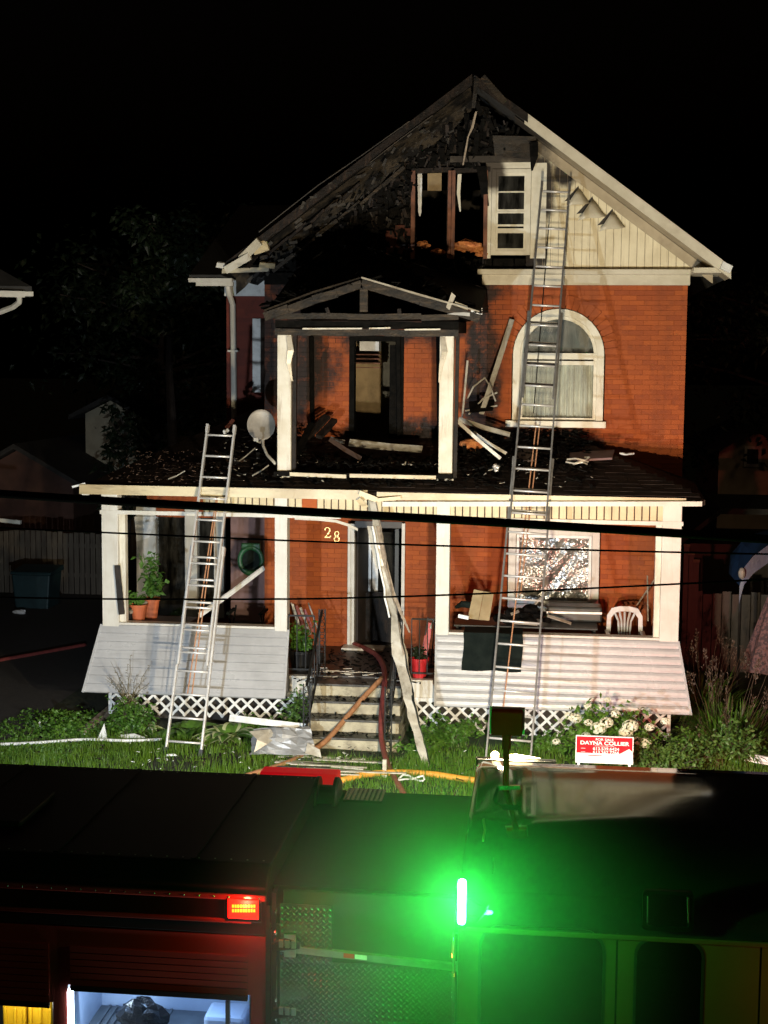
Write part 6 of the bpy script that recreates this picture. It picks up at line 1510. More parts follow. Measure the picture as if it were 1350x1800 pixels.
for px, py in ((1207, 958), (1215, 972), (1224, 985)):
    c = at(px, py, Y=4.4); mb = MB(); mb.box(c.x-.045, c.x+.045, 4.36, 4.44, 0, c.z-.03); po = mb.build('fence_post', 'dark_wood', r)
    mb = MB(); mb.box(c.x-.055, c.x+.055, 4.35, 4.45, c.z-.028, c.z+.02); mb.build('post_cap', 'stone', po)
# blue tarp shelter and patterned umbrella
ty = 2.6
r = thing('tarp_shelter', 'blue tarpaulin shelter at the right edge of the garden', 'tarpaulin', (at(1350, 1100, Y=ty).x, ty, 0))
prof = [(1300, 1030), (1308, 1000), (1325, 975), (1350, 957), (1390, 948), (1430, 960)]
mb = MB(); n = len(prof); V = []
for dy in (0, .8, 1.6):
    for k, (x, y) in enumerate(prof): p = at(x, y, Y=ty); V.append((p.x+.02*math.sin(k*3+dy*5), p.y+dy, p.z+.03*math.sin(k*2+dy*3)))
mb.add(V, [(j*n+i, j*n+i+1, (j+1)*n+i+1, (j+1)*n+i) for j in range(2) for i in range(n-1)])
e = [V[k] for k in range(n)]; mb.add(e+[(v[0], v[1]-.01, v[2]-.28) for v in e], [(i, n+i, n+i+1, i+1) for i in range(n-1)])
mb.build('tarp', 'blue_tarp', r)
for px in (1304, 1420):
    p = at(px, 1020, Y=ty); mb = MB(); mb.tube([(p.x, ty+.1, 0), (p.x, ty+.1, p.z)], .025, 6); mb.build('tent_pole', 'iron', r)
c = at(1304, 1008, Y=ty-.1); mb = MB(); mb.blob((0, 0, 0), .07, 10, 6, .03, (.8, .8, 1.3)); mb.build('lantern', 'dish_grey', local=True, base=tuple(c), **T('grey lantern on the corner pole of the blue tarpaulin', 'lantern'))
uy_ = 1.4; tp, bt = at(1372, 1010, Y=uy_), at(1322, 1175, Y=uy_)
r = thing('folded_umbrella', 'patterned pinkish garden umbrella half folded at the right edge', 'umbrella', (bt.x+.25, uy_, 0))
mb = MB(); n = 18; V = []; ax0 = Vector((tp.x, uy_, tp.z)); ax1 = Vector((bt.x+.28, uy_, bt.z))
for j in range(6):
    t = j/5; c = ax0.lerp(ax1, t); rr = .05+.36*t
    for k in range(n): a = 2*PI*k/n; f = rr*(1+.16*(k % 2)); V.append((c.x+f*math.cos(a), c.y+f*math.sin(a), c.z))
mb.add(V, [(j*n+k, (j+1)*n+k, (j+1)*n+(k+1) % n, j*n+(k+1) % n) for j in range(5) for k in range(n)]); mb.build('canopy', 'umbrella_cloth', r)
mb = MB(); mb.tube([(ax1.x, uy_, 0), tuple(ax1), tuple(ax0)], .02, 8); mb.build('pole', 'lumber', r)

# ================================================================== overhead cables (near side of the street)
def cable(pp, Y, r, label, ext=14):
    pts = [at(x, y, Y=Y) for x, y in pp]; d0 = (pts[0]-pts[1]).normalized(); d1 = (pts[-1]-pts[-2]).normalized()
    pts = [pts[0]+d0*(k*.8)+Vector((0, 0, .003*k*k)) for k in range(ext, 0, -1)] + pts + [pts[-1]+d1*(k*.8)+Vector((0, 0, .003*k*k)) for k in range(1, ext+1)]
    fine = []
    for i in range(len(pts)-1):
        p0, p1, p2, p3 = pts[max(i-1, 0)], pts[i], pts[i+1], pts[min(i+2, len(pts)-1)]
        for k in range(5):
            t = k/5; fine.append(.5*((2*p1)+(p2-p0)*t+(2*p0-5*p1+4*p2-p3)*t*t+(3*p1-p0-3*p2+p3)*t**3))
    fine.append(pts[-1]); mb = MB(); mb.tube(fine, r, 8); mb.build('overhead_cable', 'cable', base=tuple(fine[0]), smooth=True, **T(label, 'cable', 'cables crossing in front of the house'))
cable([(0, 868), (200, 881), (400, 892), (600, 903), (800, 914), (1000, 926), (1200, 938), (1350, 948)], -12.2, .0245, 'thick black overhead cable crossing just under the porch eave', 9)
cable([(0, 928), (180, 936), (500, 950), (700, 957), (1000, 966), (1200, 971), (1350, 974)], -12.4, .0052, 'upper thin cable crossing below the thick one', 9)
cable([(0, 1050), (200, 1053), (500, 1053), (690, 1049), (860, 1043), (1000, 1036), (1200, 1026), (1350, 1018)], -12.6, .0052, 'lower thin cable crossing at the height of the porch sill', 9)
# ================================================================== fire truck in the street (side on)
YN, YFAR = -11.25, -8.95; RZ = -1.09
tr = thing('fire_truck', 'fire truck parked across the foreground with lit green and red lamps', 'fire truck', (0, (YN+YFAR)/2, RZ))
def tn(px, py, d=0): return at(px, py, Y=YN-d)
def nbox(mb, px0, py0, px1, py1, d0=0.0, d1=.02):
    "box on the near side: pixel corners, from d0 to d1 proud of the side"
    a, b = tn(px0, py1, d0), tn(px1, py0, d0); mb.box(a.x, b.x, YN-d1, YN-d0, a.z, b.z); return mb
XB = tn(470, 1650).x                      # front end of the equipment body
XC = tn(806, 1650).x                      # rear end of the cab
# --- equipment body: roof, side wall with two open compartments
BT = 1.90; SH = .13
zb0 = tn(300, 1741).z; zbt = tn(0, 1756).z
c1x0, c1x1 = tn(120, 1760).x, tn(441, 1760).x; c2x1 = tn(93, 1760).x
BX0 = -4.6
mb = MB(); mb.prism([(BX0, YN+SH, BT), (BX0, YN+.0, BT-SH*.9), (BX0, YN, BT-.45), (BX0, YFAR, BT-.45), (BX0, YFAR, BT-.1), (BX0, YFAR-.1, BT)][::-1], (XB-BX0, 0, 0)); mb.build('body_roof', 'truck_black', tr, bevel=.015)
zs = BT-.452
mb = MB()
mb.box(BX0, c2x1-.9, YN, YFAR, RZ+.35, zs); mb.box(c1x1, XB, YN, YFAR, RZ+.35, zs); mb.box(c2x1, c1x0, YN, YN+.7, RZ+.35, zs)
mb.box(c2x1-.9, c2x1, YN, YN+.7, zbt, zs); mb.box(c1x0, c1x1, YN, YN+.7, zb0, zs); mb.box(c2x1-.9, c1x1, YN+.7, YFAR, RZ+.35, zs)
mb.box(c2x1-.9, c1x1, YN, YN+.7, RZ+.35, -.05); mb.build('body_side', 'truck_red', tr)
for k in range(5):
    x = XB-.55-k*.95; mb = MB(); mb.box(x, x+.035, YN+SH+.02, YFAR-.12, BT+.001, BT+.010); mb.build('roof_seam', 'truck_black', tr)
rv = MB()
for k in range(44):
    for yy_ in (YN+SH+.05, YFAR-.16): rv.blob((XB-.06-k*.11, yy_, BT+.001), .007, 6, 4, 0, (1, 1, .6))
rv.build('rivets', 'rail_metal', tr, kind='stuff')
mb = MB(); mb.box(XB-2.6, XB-1.9, YN+.6, YN+1.35, BT+.001, BT+.05); mb.build('roof_hatch', 'truck_black', tr, bevel=.015)
rv = MB()
for k in range(40): rv.blob((XB-.05-k*.1, YN-.036, BT-.178), .006, 6, 4, 0)
rv.build('rail_rivets', 'chrome', tr, kind='stuff')
mb = MB(); mb.box(BX0, XB, YN-.035, YN-.002, BT-.20, BT-.155); mb.build('drip_rail', 'truck_red', tr, bevel=.01)
mb = MB(); mb.box(BX0, XB-.1, YN-.028, YN-.002, BT-.36, BT-.33); mb.build('upper_rail', 'truck_red', tr, bevel=.008)
# shutter slats of the half raised roll-up doors
for x0, x1, zlo in ((c1x0+.02, c1x1-.02, zb0), (c2x1-.88, c2x1-.02, zbt)):
    z = zlo
    while z < zs-.16:
        m2 = MB(); m2.box(x0, x1, YN-.014, YN-.002, z+.003, z+.042); m2.build('shutter_slat', 'truck_red', tr); z += .046
    mb = MB(); mb.box(x0, x1, YN-.022, YN-.002, zlo-.035, zlo); mb.build('shutter_bar', 'truck_black', tr)
# compartment interiors, lit
cz0 = -.05
for x0, x1, zt_, mt in ((c1x0, c1x1, zb0, 'compartment'), (c2x1-.9, c2x1, zbt, 'compartment_grey')):
    mb = MB(); mb.box(x0, x1, YN+.66, YN+.69, cz0, zt_+.1); mb.box(x0+.001, x0+.02, YN+.05, YN+.66, cz0, zt_); mb.box(x1-.02, x1-.001, YN+.05, YN+.66, cz0, zt_); mb.build('compartment_lining', mt, tr)
sz = at(250, 1794, Y=YN+.45).z
mb = MB(); mb.box(c1x0+.02, c1x1-.02, YN+.06, YN+.65, sz-.03, sz); mb.build('compartment_shelf', 'compartment_grey', tr)
for k in range(10):
    x = c1x0+.08+k*.05; mb = MB(); mb.box(x, x+.02, YN+.08, YN+.64, sz+.001, sz+.012); mb.build('shelf_rib', 'compartment_grey', tr)
zz0, zz1 = tn(124, 1815).z, tn(124, 1742).z; lx = tn(123, 1770).x
mb = MB(); mb.box(lx-.012, lx+.012, YN-.012, YN+.04, zz0-.3, zz1); mb.build('led_strip', 'white_led', tr)
lamp('compartment_led_lamp', 'AREA', (c1x0+.05, YN+.12, zb0-.30), (.55, .75, 1), 3.2, .03, .5, aim=((c1x0+c1x1)/2+.2, YN+.6, zb0-.25))
lamp('compartment_top_lamp', 'AREA', ((c1x0+c1x1)/2, YN+.2, zb0-.05), (.36, .60, 1), 4.2, .9, .05, aim=((c1x0+c1x1)/2, YN+.5, zb0-.6))
lamp('second_compartment_lamp', 'AREA', (c2x1-.25, YN+.03, zbt-.03), (1, .95, .8), 1.7, .5, .05, aim=(c2x1-.25, YN+.26, zbt-.35))
for px in (402,): mb = MB(); nbox(mb, 398, 1757, 405, 1830, -.06, -.03); mb.build('strap', 'black_rubber', tr)
# contents of the compartments
a, b = at(214, 1830, Y=YN+.35), at(282, 1760, Y=YN+.35)
mb = MB(); mb.blob((0, 0, 0), (b.x-a.x)*.62, 14, 9, .22, (1, .6, .72)); mb.build('black_bag', 'black_bag', local=True, base=((a.x+b.x)/2, YN+.35, (b.z+sz)/2-.02), **T('shiny black bag on the shelf of the lit truck compartment', 'bag'))
a, b = at(360, 1840, Y=YN+.3), at(440, 1785, Y=YN+.3)
mb = MB(); mb.box(a.x, b.x-.03, YN+.25, YN+.5, sz, b.z); mb.build('white_case', 'compartment', base=((a.x+b.x)/2, YN+.35, sz), bevel=.03, **T('pale case at the right end of the lit truck compartment', 'case'))
def ycase(px0, px1, label):
    a, b = at(px0, 1830, Y=YN+.24), at(px1, 1762, Y=YN+.24); r = thing('equipment_case', label, 'case', ((a.x+b.x)/2, YN+.2, b.z-.5), 'yellow cases in the left compartment')
    mb = MB(); mb.box(a.x, b.x, YN+.22, YN+.5, b.z-.5, b.z); mb.build('body', 'yellow_plastic', r, bevel=.025)
    w = (b.x-a.x)/5
    for k in (0, 2, 4): mb = MB(); mb.box(a.x+w*k+.02, a.x+w*k+w*.6+.02, YN+.204, YN+.22, b.z-.5, b.z-.03); mb.build('rib', 'yellow_plastic', r, bevel=.006)
    mb = MB(); mb.box(a.x+w*1.6, b.x-w*1.6, YN+.28, YN+.35, b.z+.001, b.z+.02); mb.build('handle', 'black_rubber', r, bevel=.006)
ycase(6, 46, 'left yellow equipment case in the left truck compartment'); ycase(50, 91, 'right yellow equipment case in the left truck compartment')
# red marker lamp with its LED rows
mb = MB(); nbox(mb, 396, 1577, 460, 1617, 0.001, .03); o = mb.build('marker_lamp', 'truck_black', tr, bevel=.008)
mb = MB(); nbox(mb, 401, 1581, 455, 1613, .031, .045); mb.build('lamp_lens', 'red_led', o, bevel=.006)
for r_ in range(2):
    for k in range(9): mb = MB(); x = 408+k*4.7; y = 1590+r_*8; nbox(mb, x, y, x+3.2, y+5, .046, .052); mb.build('led', 'red_led_core', o)
pL = tn(428, 1597, .10); lamp('marker_red_lamp', 'POINT', tuple(pL), (1, .04, .02), 22, .03)
# bright door edge with hinges
mb = MB(); nbox(mb, 468, 1590, 476, 1830, .0, .02); mb.build('door_edge', 'chrome', tr)
mb = MB(); nbox(mb, 483, 1560, 491, 1830, -.1, .012); mb.build('corner_moulding', 'chrome', tr)
for y in (1602, 1640, 1668, 1758, 1790): mb = MB(); p = tn(484, y, .02); mb.blob(p, .013, 8, 5, 0); mb.build('screw', 'chrome', tr)
for y in (1662, 1780):
    mb = MB(); q = [tn(478, y-6, .03), tn(500, y-14, .05), tn(530, y-6, .06), tn(528, y+4, .06), tn(500, y+6, .05), tn(480, y+8, .03)]
    mb.prism(q[::-1], (0, -.03, 0)); o = mb.build('latch_handle', 'chrome', tr, bevel=.006)
    for k in range(3): mb = MB(); p = tn(494+k*11, y-4+k, .098); mb.box(p.x-.015, p.x+.012, p.y, p.y+.012, p.z-.03, p.z+.02); mb.build('latch_tab', 'rail_metal', o)
# --- pump section: dark panel, tread plates, trim strip, hand rail
PD = .10
mb = MB(); mb.box(XB+.01, XC-.01, YN+PD, YFAR, RZ+.35, 1.5); mb.build('pump_body', 'panel_black', tr)
def tread(px0, py0, px1, py1, d, sp=10.6):
    a, b = at(px0, py1, Y=YN+PD-d), at(px1, py0, Y=YN+PD-d); y = YN+PD-d
    mb = MB(); mb.box(a.x, b.x, y, y+.012, a.z, b.z); o = mb.build('tread_plate', 'treadplate', tr)
    mb = MB(); s = sp/266; i = 0; z = a.z+s*.3
    while z < b.z-.01:
        x = a.x+s*.3+(s*.5 if i % 2 else 0); j = 0
        while x < b.x-.012:
            sg = 1 if (i+j*0) % 2 else -1; dx, dz = .0125*.95, .0125*.85*sg; nx_, nz_ = -dz*.34, dx*.34
            mb.add([(x-dx, y-.001, z-dz), (x+nx_, y-.001, z+nz_), (x+dx, y-.001, z+dz), (x-nx_, y-.001, z-nz_), (x, y-.011, z)], [(0, 4, 1), (1, 4, 2), (2, 4, 3), (3, 4, 0)])
            x += s; j += 1
        z += s*.5; i += 1
    mb.build('raised_lugs', 'treadplate', o, kind='stuff')
tread(492, 1703, 796, 1840, .03); tread(492, 1592, 584, 1690, .045)
mb = MB(); a, b = at(492, 1702, Y=YN+PD-.06), at(806, 1690, Y=YN+PD-.06)
mb.add([(a.x, a.y, b.z-.0), (b.x, a.y, b.z-.07), (b.x, a.y+.06, b.z-.07), (a.x, a.y+.06, b.z), (a.x, a.y, b.z+.045), (b.x, a.y, b.z-.025), (b.x, a.y+.06, b.z-.025), (a.x, a.y+.06, b.z+.045)], [(0, 3, 2, 1), (4, 5, 6, 7), (0, 1, 5, 4), (1, 2, 6, 5), (2, 3, 7, 6), (3, 0, 4, 7)]); o = mb.build('trim_rail', 'rail_metal', tr)
for x0, x1, mt in ((605, 624, 'bright_red'), (625, 646, 'reflector_white')):
    t0, t1 = (x0-492)/314, (x1-492)/314; mb = MB(); L_ = b.x-a.x; zA, zB = b.z+.01-.07*t0, b.z+.01-.07*t1
    mb.prism([(a.x+L_*t0, a.y-.004, zA), (a.x+L_*t1, a.y-.004, zB), (a.x+L_*t1, a.y-.004, zB+.03), (a.x+L_*t0, a.y-.004, zA+.03)], (0, .003, 0)); mb.build('reflector', mt, o)
a, b = tn(494, 1688), tn(800, 1500); mb = MB(); mb.box(a.x, b.x, YN+PD-.025, YN+PD-.001, a.z, 1.75); mb.build('pump_panel', 'panel_black', tr, bevel=.01)
mb = MB(); nbox(mb, 500, 1642, 520, 1680, -PD+.05, -PD+.07) ; mb.build('panel_plate', 'rail_metal', tr)
mb = MB(); mb.tube([tn(797, 1636, .0), tn(797, 1640, .04), tn(796, 1790, .04), tn(795, 1830, .04)], .012, 10); mb.build('hand_rail', 'chrome', tr, smooth=True)
# top of the pump section
mb = MB(); pzt = 1.76; mb.box(XB+.01, XC-.01, YN+PD+.02, YFAR, 1.5, pzt); mb.build('pump_deck', 'truck_black', tr)
a, b = at(603, 1410, Z=pzt+.04), at(660, 1398, Z=pzt+.04)
mb = MB(); mb.box(a.x-.02, b.x+.06, YFAR-.30, YFAR+.02, pzt+.001, pzt+.02); o = mb.build('deck_tread', 'treadplate', tr)
mb = MB()
for i in range(8):
    for j in range(16):
        x, y = a.x+.0+i*.037, YFAR-.29+j*.019; sg = 1 if j % 2 else -1
        mb.add([(x-.01, y-.004*sg, pzt+.021), (x, y+.004, pzt+.021), (x+.01, y+.004*sg, pzt+.021), (x, y-.004, pzt+.021), (x, y, pzt+.029)], [(0, 4, 1), (1, 4, 2), (2, 4, 3), (3, 4, 0), (0, 1, 4), (1, 2, 4), (2, 3, 4), (3, 0, 4)])
mb.build('raised_lugs', 'treadplate', o, kind='stuff')
zc_ = 1.80; a, b = at(658, 1398, Y=YFAR), at(818, 1404, Y=YFAR)
mb = MB(); mb.box(a.x, b.x+.05, YFAR-1.1, YFAR, pzt+.001, a.z); mb.build('hose_bed_cover', 'truck_black', tr, bevel=.02)
# hose reel and red locker on the far edge of the body
c = at(575, 1402, Y=YFAR-.25); mb = MB(); prof = [(.02, -.10), (.17, -.10), (.185, -.085), (.185, -.06), (.12, -.055), (.12, .055), (.185, .06), (.185, .085), (.17, .10), (.02, .10)]
mb.lathe(prof, (0, 0, 0), 24); mb.v = [(c.x+z, c.y+x, c.z-.02+y) for x, y, z in mb.v]; o = mb.build('hose_reel', 'black_rubber', tr, smooth=False)
mb = MB(); mb.tube([(c.x+.11, c.y-.02, c.z-.02), (c.x+.14, c.y-.06, c.z-.12), (c.x+.12, c.y-.12, c.z-.20)], .02, 8); mb.build('reel_crank', 'chrome', o)
mb = MB(); mb.box(c.x-.15, c.x+.15, c.y-.2, c.y+.2, pzt, c.z-.20); mb.build('reel_stand', 'truck_black', o)
a, b = at(458, 1380, Y=YFAR+.05), at(600, 1352, Y=YFAR+.05)
mb = MB(); mb.box(a.x, b.x, YFAR-.16, YFAR+.16, a.z-.06, a.z+.03); o = mb.build('light_bar', 'bright_red', tr, bevel=.015)
mb = MB(); mb.prism([(a.x+.015, YFAR-.14, a.z+.036), (a.x+.015, YFAR+.14, a.z+.036), (a.x+.015, YFAR+.12, b.z-.02), (a.x+.015, YFAR-.05, b.z-.02)][::-1], (b.x-a.x-.03, 0, 0)); mb.build('lens_cover', 'red_lens', o, bevel=.012)
mb = MB(); mb.box((a.x+b.x)/2-.03, (a.x+b.x)/2+.02, YFAR-.17, YFAR-.161, a.z-.02, a.z+.02); mb.build('latch', 'chrome', o)
mb = MB(); mb.box(a.x-.02, b.x+.02, YFAR-.20, YFAR+.18, BT-.30, a.z-.051); mb.build('locker_base', 'truck_black', o)
x = tn(540, 1700).x
mb = MB(); mb.box(XB+.05, XC-.05, YN-.30, YN+PD, RZ+.42, RZ+.50); mb.build('running_board', 'treadplate', tr, bevel=.01)
mb = MB(); mb.box(x-.12, x+.12, YN-.28, YN-.22, RZ+.501, RZ+.56); o = mb.build('step_lamp', 'chrome', tr, bevel=.01)
mb = MB(); mb.box(x-.10, x+.10, YN-.27, YN-.23, RZ+.561, RZ+.57); mb.build('lamp_lens', 'white_led', o)
lamp('step_white_lamp', 'SPOT', (x, YN-.25, RZ+.60), COOL, 260, .03, aim=(x-.3, YN+.05, 1.0), spot=75, blend=.8)
# --- cab: rounded glossy roof, side with door gaps, windows, lamp
CXF = XC+5.2; CT = 2.04
def cabprof(x): return [(x, YN+.0, RZ+.35), (x, YN+.0, 1.60), (x, YN+.03, 1.72), (x, YN+.12, 1.83), (x, YN+.30, 1.93), (x, YN+.62, 2.005), (x, YN+1.1, 2.035), (x, YN+1.5, 2.06), (x, YFAR-.35, 2.085), (x, YFAR-.12, 2.085), (x, YFAR-.03, 2.05), (x, YFAR, 1.95), (x, YFAR, RZ+.35)]
prof = cabprof(0); n = len(prof)
mb = MB(); X_ = [XC, XC+.05]+[XC+.05+(CXF-XC-.05)*k/12 for k in range(1, 13)]
V = []
for i, x in enumerate(X_):
    ins = .04 if i == 0 else 0
    for j, (_, y, z) in enumerate(prof[1:-1]):
        zz = z-ins*(1 if z > 1.7 else 0); V.append((x, y, zz))
k = n-2
F = [(i*k+j, (i+1)*k+j, (i+1)*k+j+1, i*k+j+1) for i in range(len(X_)-1) for j in range(k-1)] + [tuple(range(k))[::-1]]
mb.add(V, [f[::-1] for f in F]); mb.build('cab_roof', 'roof_black', tr, smooth=True)
# cab side wall: a plate with window openings (rounded) built from frames
def rrect(px0, py0, px1, py1, r, y, bottom_round=True):
    a, b = at(px0, py1, Y=y), at(px1, py0, Y=y); P = []
    for cx_, cz_, a0 in ((b.x-r, b.z-r, 0), (a.x+r, b.z-r, 90), (a.x+r, a.z+r, 180), (b.x-r, a.z+r, 270)):
        for k in range(6): t = math.radians(a0+18*k); P.append((cx_+r*math.cos(t), y, cz_+r*math.sin(t)))
    return P
wins = [(836, 1637, 1066, 2010, .14), (1106, 1652, 1240, 2010, .12)]
import bmesh
def plate_with_holes(x0, x1, z0, z1, y, th, holes_):
    bm = bmesh.new(); edges = []
    def loop(P):
        vs = [bm.verts.new(p) for p in P]; es = [bm.edges.new((vs[i], vs[(i+1) % len(vs)])) for i in range(len(vs))]; return es
    edges += loop([(x0, y, z0), (x1, y, z0), (x1, y, z1), (x0, y, z1)])
    for h in holes_: edges += loop(h)
    bmesh.ops.triangle_fill(bm, edges=edges, use_beauty=True, use_dissolve=False)
    mb = MB(); bm.verts.index_update(); mb.add([v.co[:] for v in bm.verts], [tuple(v.index for v in f.verts) for f in bm.faces]); bm.free(); return mb
xs1, xs2, xs3 = tn(818, 1650).x, tn(1085, 1650).x, tn(1336, 1700).x
seg = [(XC, xs2-.006, [wins[0]]), (xs2+.006, xs3-.006, [wins[1]]), (xs3+.006, CXF, [])]
for x0, x1, ww in seg:
    hs = [rrect(*w[:4], w[4], YN) for w in ww]
    mb = plate_with_holes(x0, x1, RZ+.4, 1.60, YN, .03, hs)
    o = mb.build('cab_door' if x0 > XC else 'cab_side', 'truck_cab', tr); s_ = o.modifiers.new('thick', 'SOLIDIFY'); s_.thickness = .035; s_.offset = 0
    for w in ww:
        P = rrect(w[0]-4, w[1]-4, w[2]+4, w[3]+4, w[4]+.01, YN+.03); mb = MB(); mb.prism(P[::-1], (0, .006, 0)); mb.build('side_window', 'cab_glass', o)
        P2 = rrect(*w[:4], w[4], YN-.02); Pi = rrect(w[0]+5, w[1]+5, w[2]-5, w[3]-5, w[4]-.01, YN-.02); mb = MB(); N_ = len(P2)
        for i in range(N_): j = (i+1) % N_; mb.prism([P2[i], P2[j], Pi[j], Pi[i]], (0, .015, 0))
        mb.build('window_seal', 'black_rubber', o)
mb = MB(); mb.box(XC+.1, CXF-.1, YN+.5, YN+.55, RZ+.5, 1.7); mb.build('cab_interior', 'interior_dark', tr)
mb = MB(); mb.box(XC, XC+.02, YN+.02, YFAR, RZ+.35, 1.66); mb.build('cab_back', 'truck_cab', tr)
mb = MB(); mb.box(XC+.02, CXF, YFAR-.03, YFAR, RZ+.4, 1.86); mb.build('cab_far_side', 'truck_cab', tr)
mb = MB(); mb.box(XC+.02, CXF, YN-.03, YN+.0, 1.565, 1.60); mb.build('cab_gutter', 'truck_cab', tr, bevel=.008)
# side scene lamp in a chrome frame
o_, i_ = rrect(1128, 1566, 1220, 1632, .03, YN-.02), rrect(1136, 1573, 1212, 1625, .02, YN-.02); mb = MB()
for i in range(len(o_)): j = (i+1) % len(o_); mb.prism([o_[i], o_[j], i_[j], i_[i]], (0, -.03, 0))
o = mb.build('scene_lamp', 'truck_black', tr)
mb = MB(); mb.prism(rrect(1136, 1573, 1212, 1625, .02, YN-.024)[::-1], (0, .004, 0)); mb.build('lamp_glass', 'lamp_glass', o)
mb = MB(); mb.prism(rrect(1136, 1573, 1212, 1625, .02, YN-.019)[::-1], (0, .003, 0)); mb.build('reflector', 'panel_black', o)
for a, b in (((1139, 1575), (1138, 1622)), ((1209, 1577), (1210, 1622))): mb = MB(); mb.tube([tn(*a, .05), tn(*b, .05)], .006, 6); mb.build('frame_edge', 'chrome', o)
mb = MB(); nbox(mb, 836, 1440, 839, 1490, .0, .02); 
mb = MB(); a = at(850, 1440, Y=YN+.5); b = at(849, 1478, Y=YN+.25); mb.tube([a, (a+b)/2+Vector((.01, 0, 0)), b], .008, 6); mb.build('roof_strip', 'trim_metal', tr)
# green warning lamp stood off the cab on an added bracket, widening its glow
LD = .30
mb = MB(); P = rrect(802, 1541, 822, 1627, .02, YN-LD+.05); mb.prism(P[::-1], (0, -.048, 0)); o = mb.build('warning_lamp', 'truck_black', tr)
for y in (1560, 1608): mb = MB(); mb.tube([tn(812, y, .0), tn(812, y, LD-.05)], .014, 8); mb.build('added_bracket', 'rail_metal', o)
mb = MB(); P = rrect(804.5, 1545, 819.5, 1622, .022, YN-LD); mb.prism(P[::-1], (0, -.030, 0)); mb.build('lamp_lens', 'green_led', o)
for k in range(13): mb = MB(); y = 1551+k*5.2; nbox(mb, 808, y, 816, y+3.8, LD+.0305, LD+.038); mb.build('led', 'green_led_core', o)
lamp('green_warning_lamp', 'POINT', tuple(tn(812, 1583, LD+.13)), (.010, 1, .06), 88, .04)
t = NT('lamp_bloom'); t.t.nodes.remove(t.p); pv = t.n('ShaderNodeVolumePrincipled'); pv.inputs['Color'].default_value = (.85, .87, .88, 1); tc = t.n('ShaderNodeTexCoord'); gr = t.n('ShaderNodeVectorMath', operation='MULTIPLY'); t.l(tc.outputs['Object'], gr.inputs[0]); gr.inputs[1].default_value = (1/1.75, 1/1.2, 1/1.8); ln = t.n('ShaderNodeVectorMath', operation='LENGTH'); t.l(gr.outputs[0], ln.inputs[0]); fall = t.math('SUBTRACT', 1.0, t.math('MULTIPLY', ln.outputs['Value'], ln.outputs['Value']), clamp=True); t.l(t.math('MULTIPLY', t.math('POWER', fall, 2.6), t.math('MULTIPLY_ADD', t.noise(1.6, 3, .5), .20, .10)), pv.inputs['Density']); pv.inputs['Anisotropy'].default_value = .15
t.l(pv.outputs[0], t.out.inputs['Volume']); M['lamp_bloom'] = t.m
mb = MB(); mb.blob((0, 0, 0), 1.0, 32, 18, 0, (1.75, 1.2, 1.8)); sc_ = tn(800, 1590); mb.build('lamp_bloom', 'lamp_bloom', local=True, base=(sc_.x-.02, -11.9, sc_.z-.05), kind='stuff')  # added volume imitating the bloom round the green lamp, no real smoke
# further warning lamps along the street side, beyond the frame
for x, z, nm, col, w in ((4.35, 1.35, 'amber_side_lamp', (1, .32, .06), 7), (-2.35, 1.45, 'red_side_lamp', (1, .03, .03), 5)):
    mb = MB(); mb.box(x-.06, x+.06, YN-.04, YN-.001, z-.05, z+.05); o = mb.build('marker_lamp', 'truck_black', tr, bevel=.006)
    mb = MB(); mb.box(x-.05, x+.05, YN-.055, YN-.041, z-.04, z+.04); mb.build('lamp_lens', 'red_led', o)
    lamp(nm, 'POINT', (x, YN-.22, z), col, w, .04)
# telescopic floodlight on its pole (seen from behind) and the brow lamp at the far roof edge
pb = at(884, 1385, Y=-9.75); r = tr
lp = LAMP_POLE
mb = MB(); mb.tube([(lp.x, lp.y, pb.z-.12), (lp.x, lp.y, lp.z-.16)], .024, 10); mb.tube([(lp.x, lp.y, lp.z-.20), (lp.x, lp.y, lp.z-.08)], .035, 10); o = mb.build('lamp_pole', 'lamp_back', tr, smooth=False)
mb = MB(); mb.box(lp.x-.115, lp.x+.115, lp.y-.045, lp.y+.06, lp.z-.09, lp.z+.09); h = mb.build('flood_head', 'lamp_back', o, bevel=.012)
mb = MB(); mb.box(lp.x-.13, lp.x+.13, lp.y+.062, lp.y+.08, lp.z-.105, lp.z+.10)
mb.build('head_rim', 'white_vinyl', o)
mb = MB(); mb.box(lp.x-.10, lp.x+.10, lp.y+.081, lp.y+.088, lp.z-.08, lp.z+.08); mb.build('flood_lens', 'warm_lamp', o)
mb = MB(); a, b = at(876, 1384, Y=-9.9), at(914, 1384, Y=-9.9); mb.beam(a, b, .03, .03); mb.tube([a, a+Vector((-.02, -.06, -.05)), a+Vector((-.03, -.1, -.16))], .012, 6); mb.build('pole_cradle', 'chrome', o)
lr = LAMP_ROOF
mb = MB(); mb.box(lr.x-.22, lr.x+.42, lr.y-.06, lr.y+.0, lr.z-.16, lr.z-.04); o = mb.build('brow_lamp', 'chrome', tr, bevel=.01)
mb = MB(); mb.box(lr.x-.20, lr.x+.36, lr.y+.001, lr.y+.01, lr.z-.15, lr.z-.05); mb.build('lamp_lens', 'warm_lamp', o)
a, b = at(863, 1328, Y=lr.y-.05), at(877, 1328, Y=lr.y-.05)
mb = MB(); mb.tube([a, a.lerp(b, .3), a.lerp(b, .7), b], [.018, .036, .036, .02], 10); mb.build('bulb_glow', 'warm_glow', o)
a, b = at(893, 1329, Y=lr.y-.05), at(950, 1333, Y=lr.y-.05)
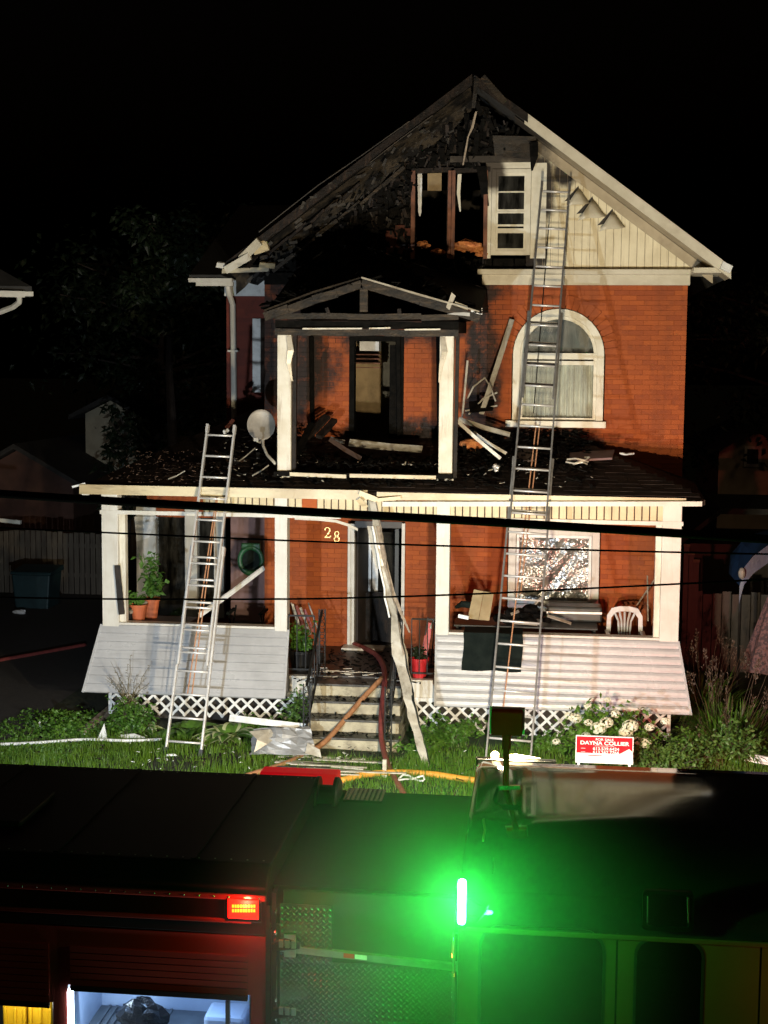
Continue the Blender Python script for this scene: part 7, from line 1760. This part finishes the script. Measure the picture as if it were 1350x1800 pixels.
mb = MB(); mb.tube([a, a.lerp(b, .25), a.lerp(b, .6), b], [.012, .022, .014, .003], 8); mb.build('bulb_glow', 'warm_glow', o)  # glowing strip stands in for light along the roof edge, no bulb
lamp('brow_bulb_lamp', 'POINT', (lr.x-.04, lr.y-.16, lr.z+.04), WARM, 9, .03)
mb = MB(); mb.box(2.95, 3.35, -8.90, -8.83, 1.86, 1.935); o = mb.build('brow_lamp', 'chrome', tr, bevel=.01)
mb = MB(); mb.box(2.98, 3.32, -8.829, -8.82, 1.87, 1.93); mb.build('lamp_lens', 'warm_lamp', o)
# far side lamps on the body
mb = MB(); mb.box(-2.15, -1.65, YFAR+.001, YFAR+.04, 1.52, 1.72); o = mb.build('side_floodlight', 'chrome', tr, bevel=.01)
mb = MB(); mb.box(-2.12, -1.68, YFAR+.041, YFAR+.05, 1.54, 1.70); mb.build('flood_lens', 'cool_lamp', o)
mb = MB(); mb.box(-4.35, -3.85, YFAR+.001, YFAR+.04, 1.52, 1.72); o = mb.build('side_floodlight', 'chrome', tr, bevel=.01)  # housing of the added lamp that brightens the beige house
mb = MB(); mb.box(-4.32, -3.88, YFAR+.041, YFAR+.05, 1.54, 1.70); mb.build('flood_lens', 'cool_lamp', o)
mb = MB(); mb.box(4.65, 4.85, YFAR+.001, YFAR+.05, 1.52, 1.68); o = mb.build('front_beacon', 'chrome', tr, bevel=.01)
mb = MB(); mb.box(4.67, 4.83, YFAR+.051, YFAR+.06, 1.54, 1.66); mb.build('beacon_lens', 'red_led', o)
# wheels
for x in (-1.9, XC+2.6):
    for y in (YN+.02, YFAR-.36):
        mb = MB(); mb.lathe([(.28, 0), (.50, .02), (.53, .06), (.53, .28), (.50, .32), (.28, .34)], (0, 0, 0), 28); mb.v = [(x+a, y+c, RZ+.53+b) for a, b, c in mb.v]; o = mb.build('wheel', 'black_rubber', tr)
        mb = MB(); mb.lathe([(.001, .06), (.10, .04), (.14, .08), (.27, .10), (.29, .03)], (0, 0, 0), 24); mb.v = [(x+a, y+c, RZ+.53+b) for a, b, c in mb.v]; mb.build('rim', 'chrome', o)
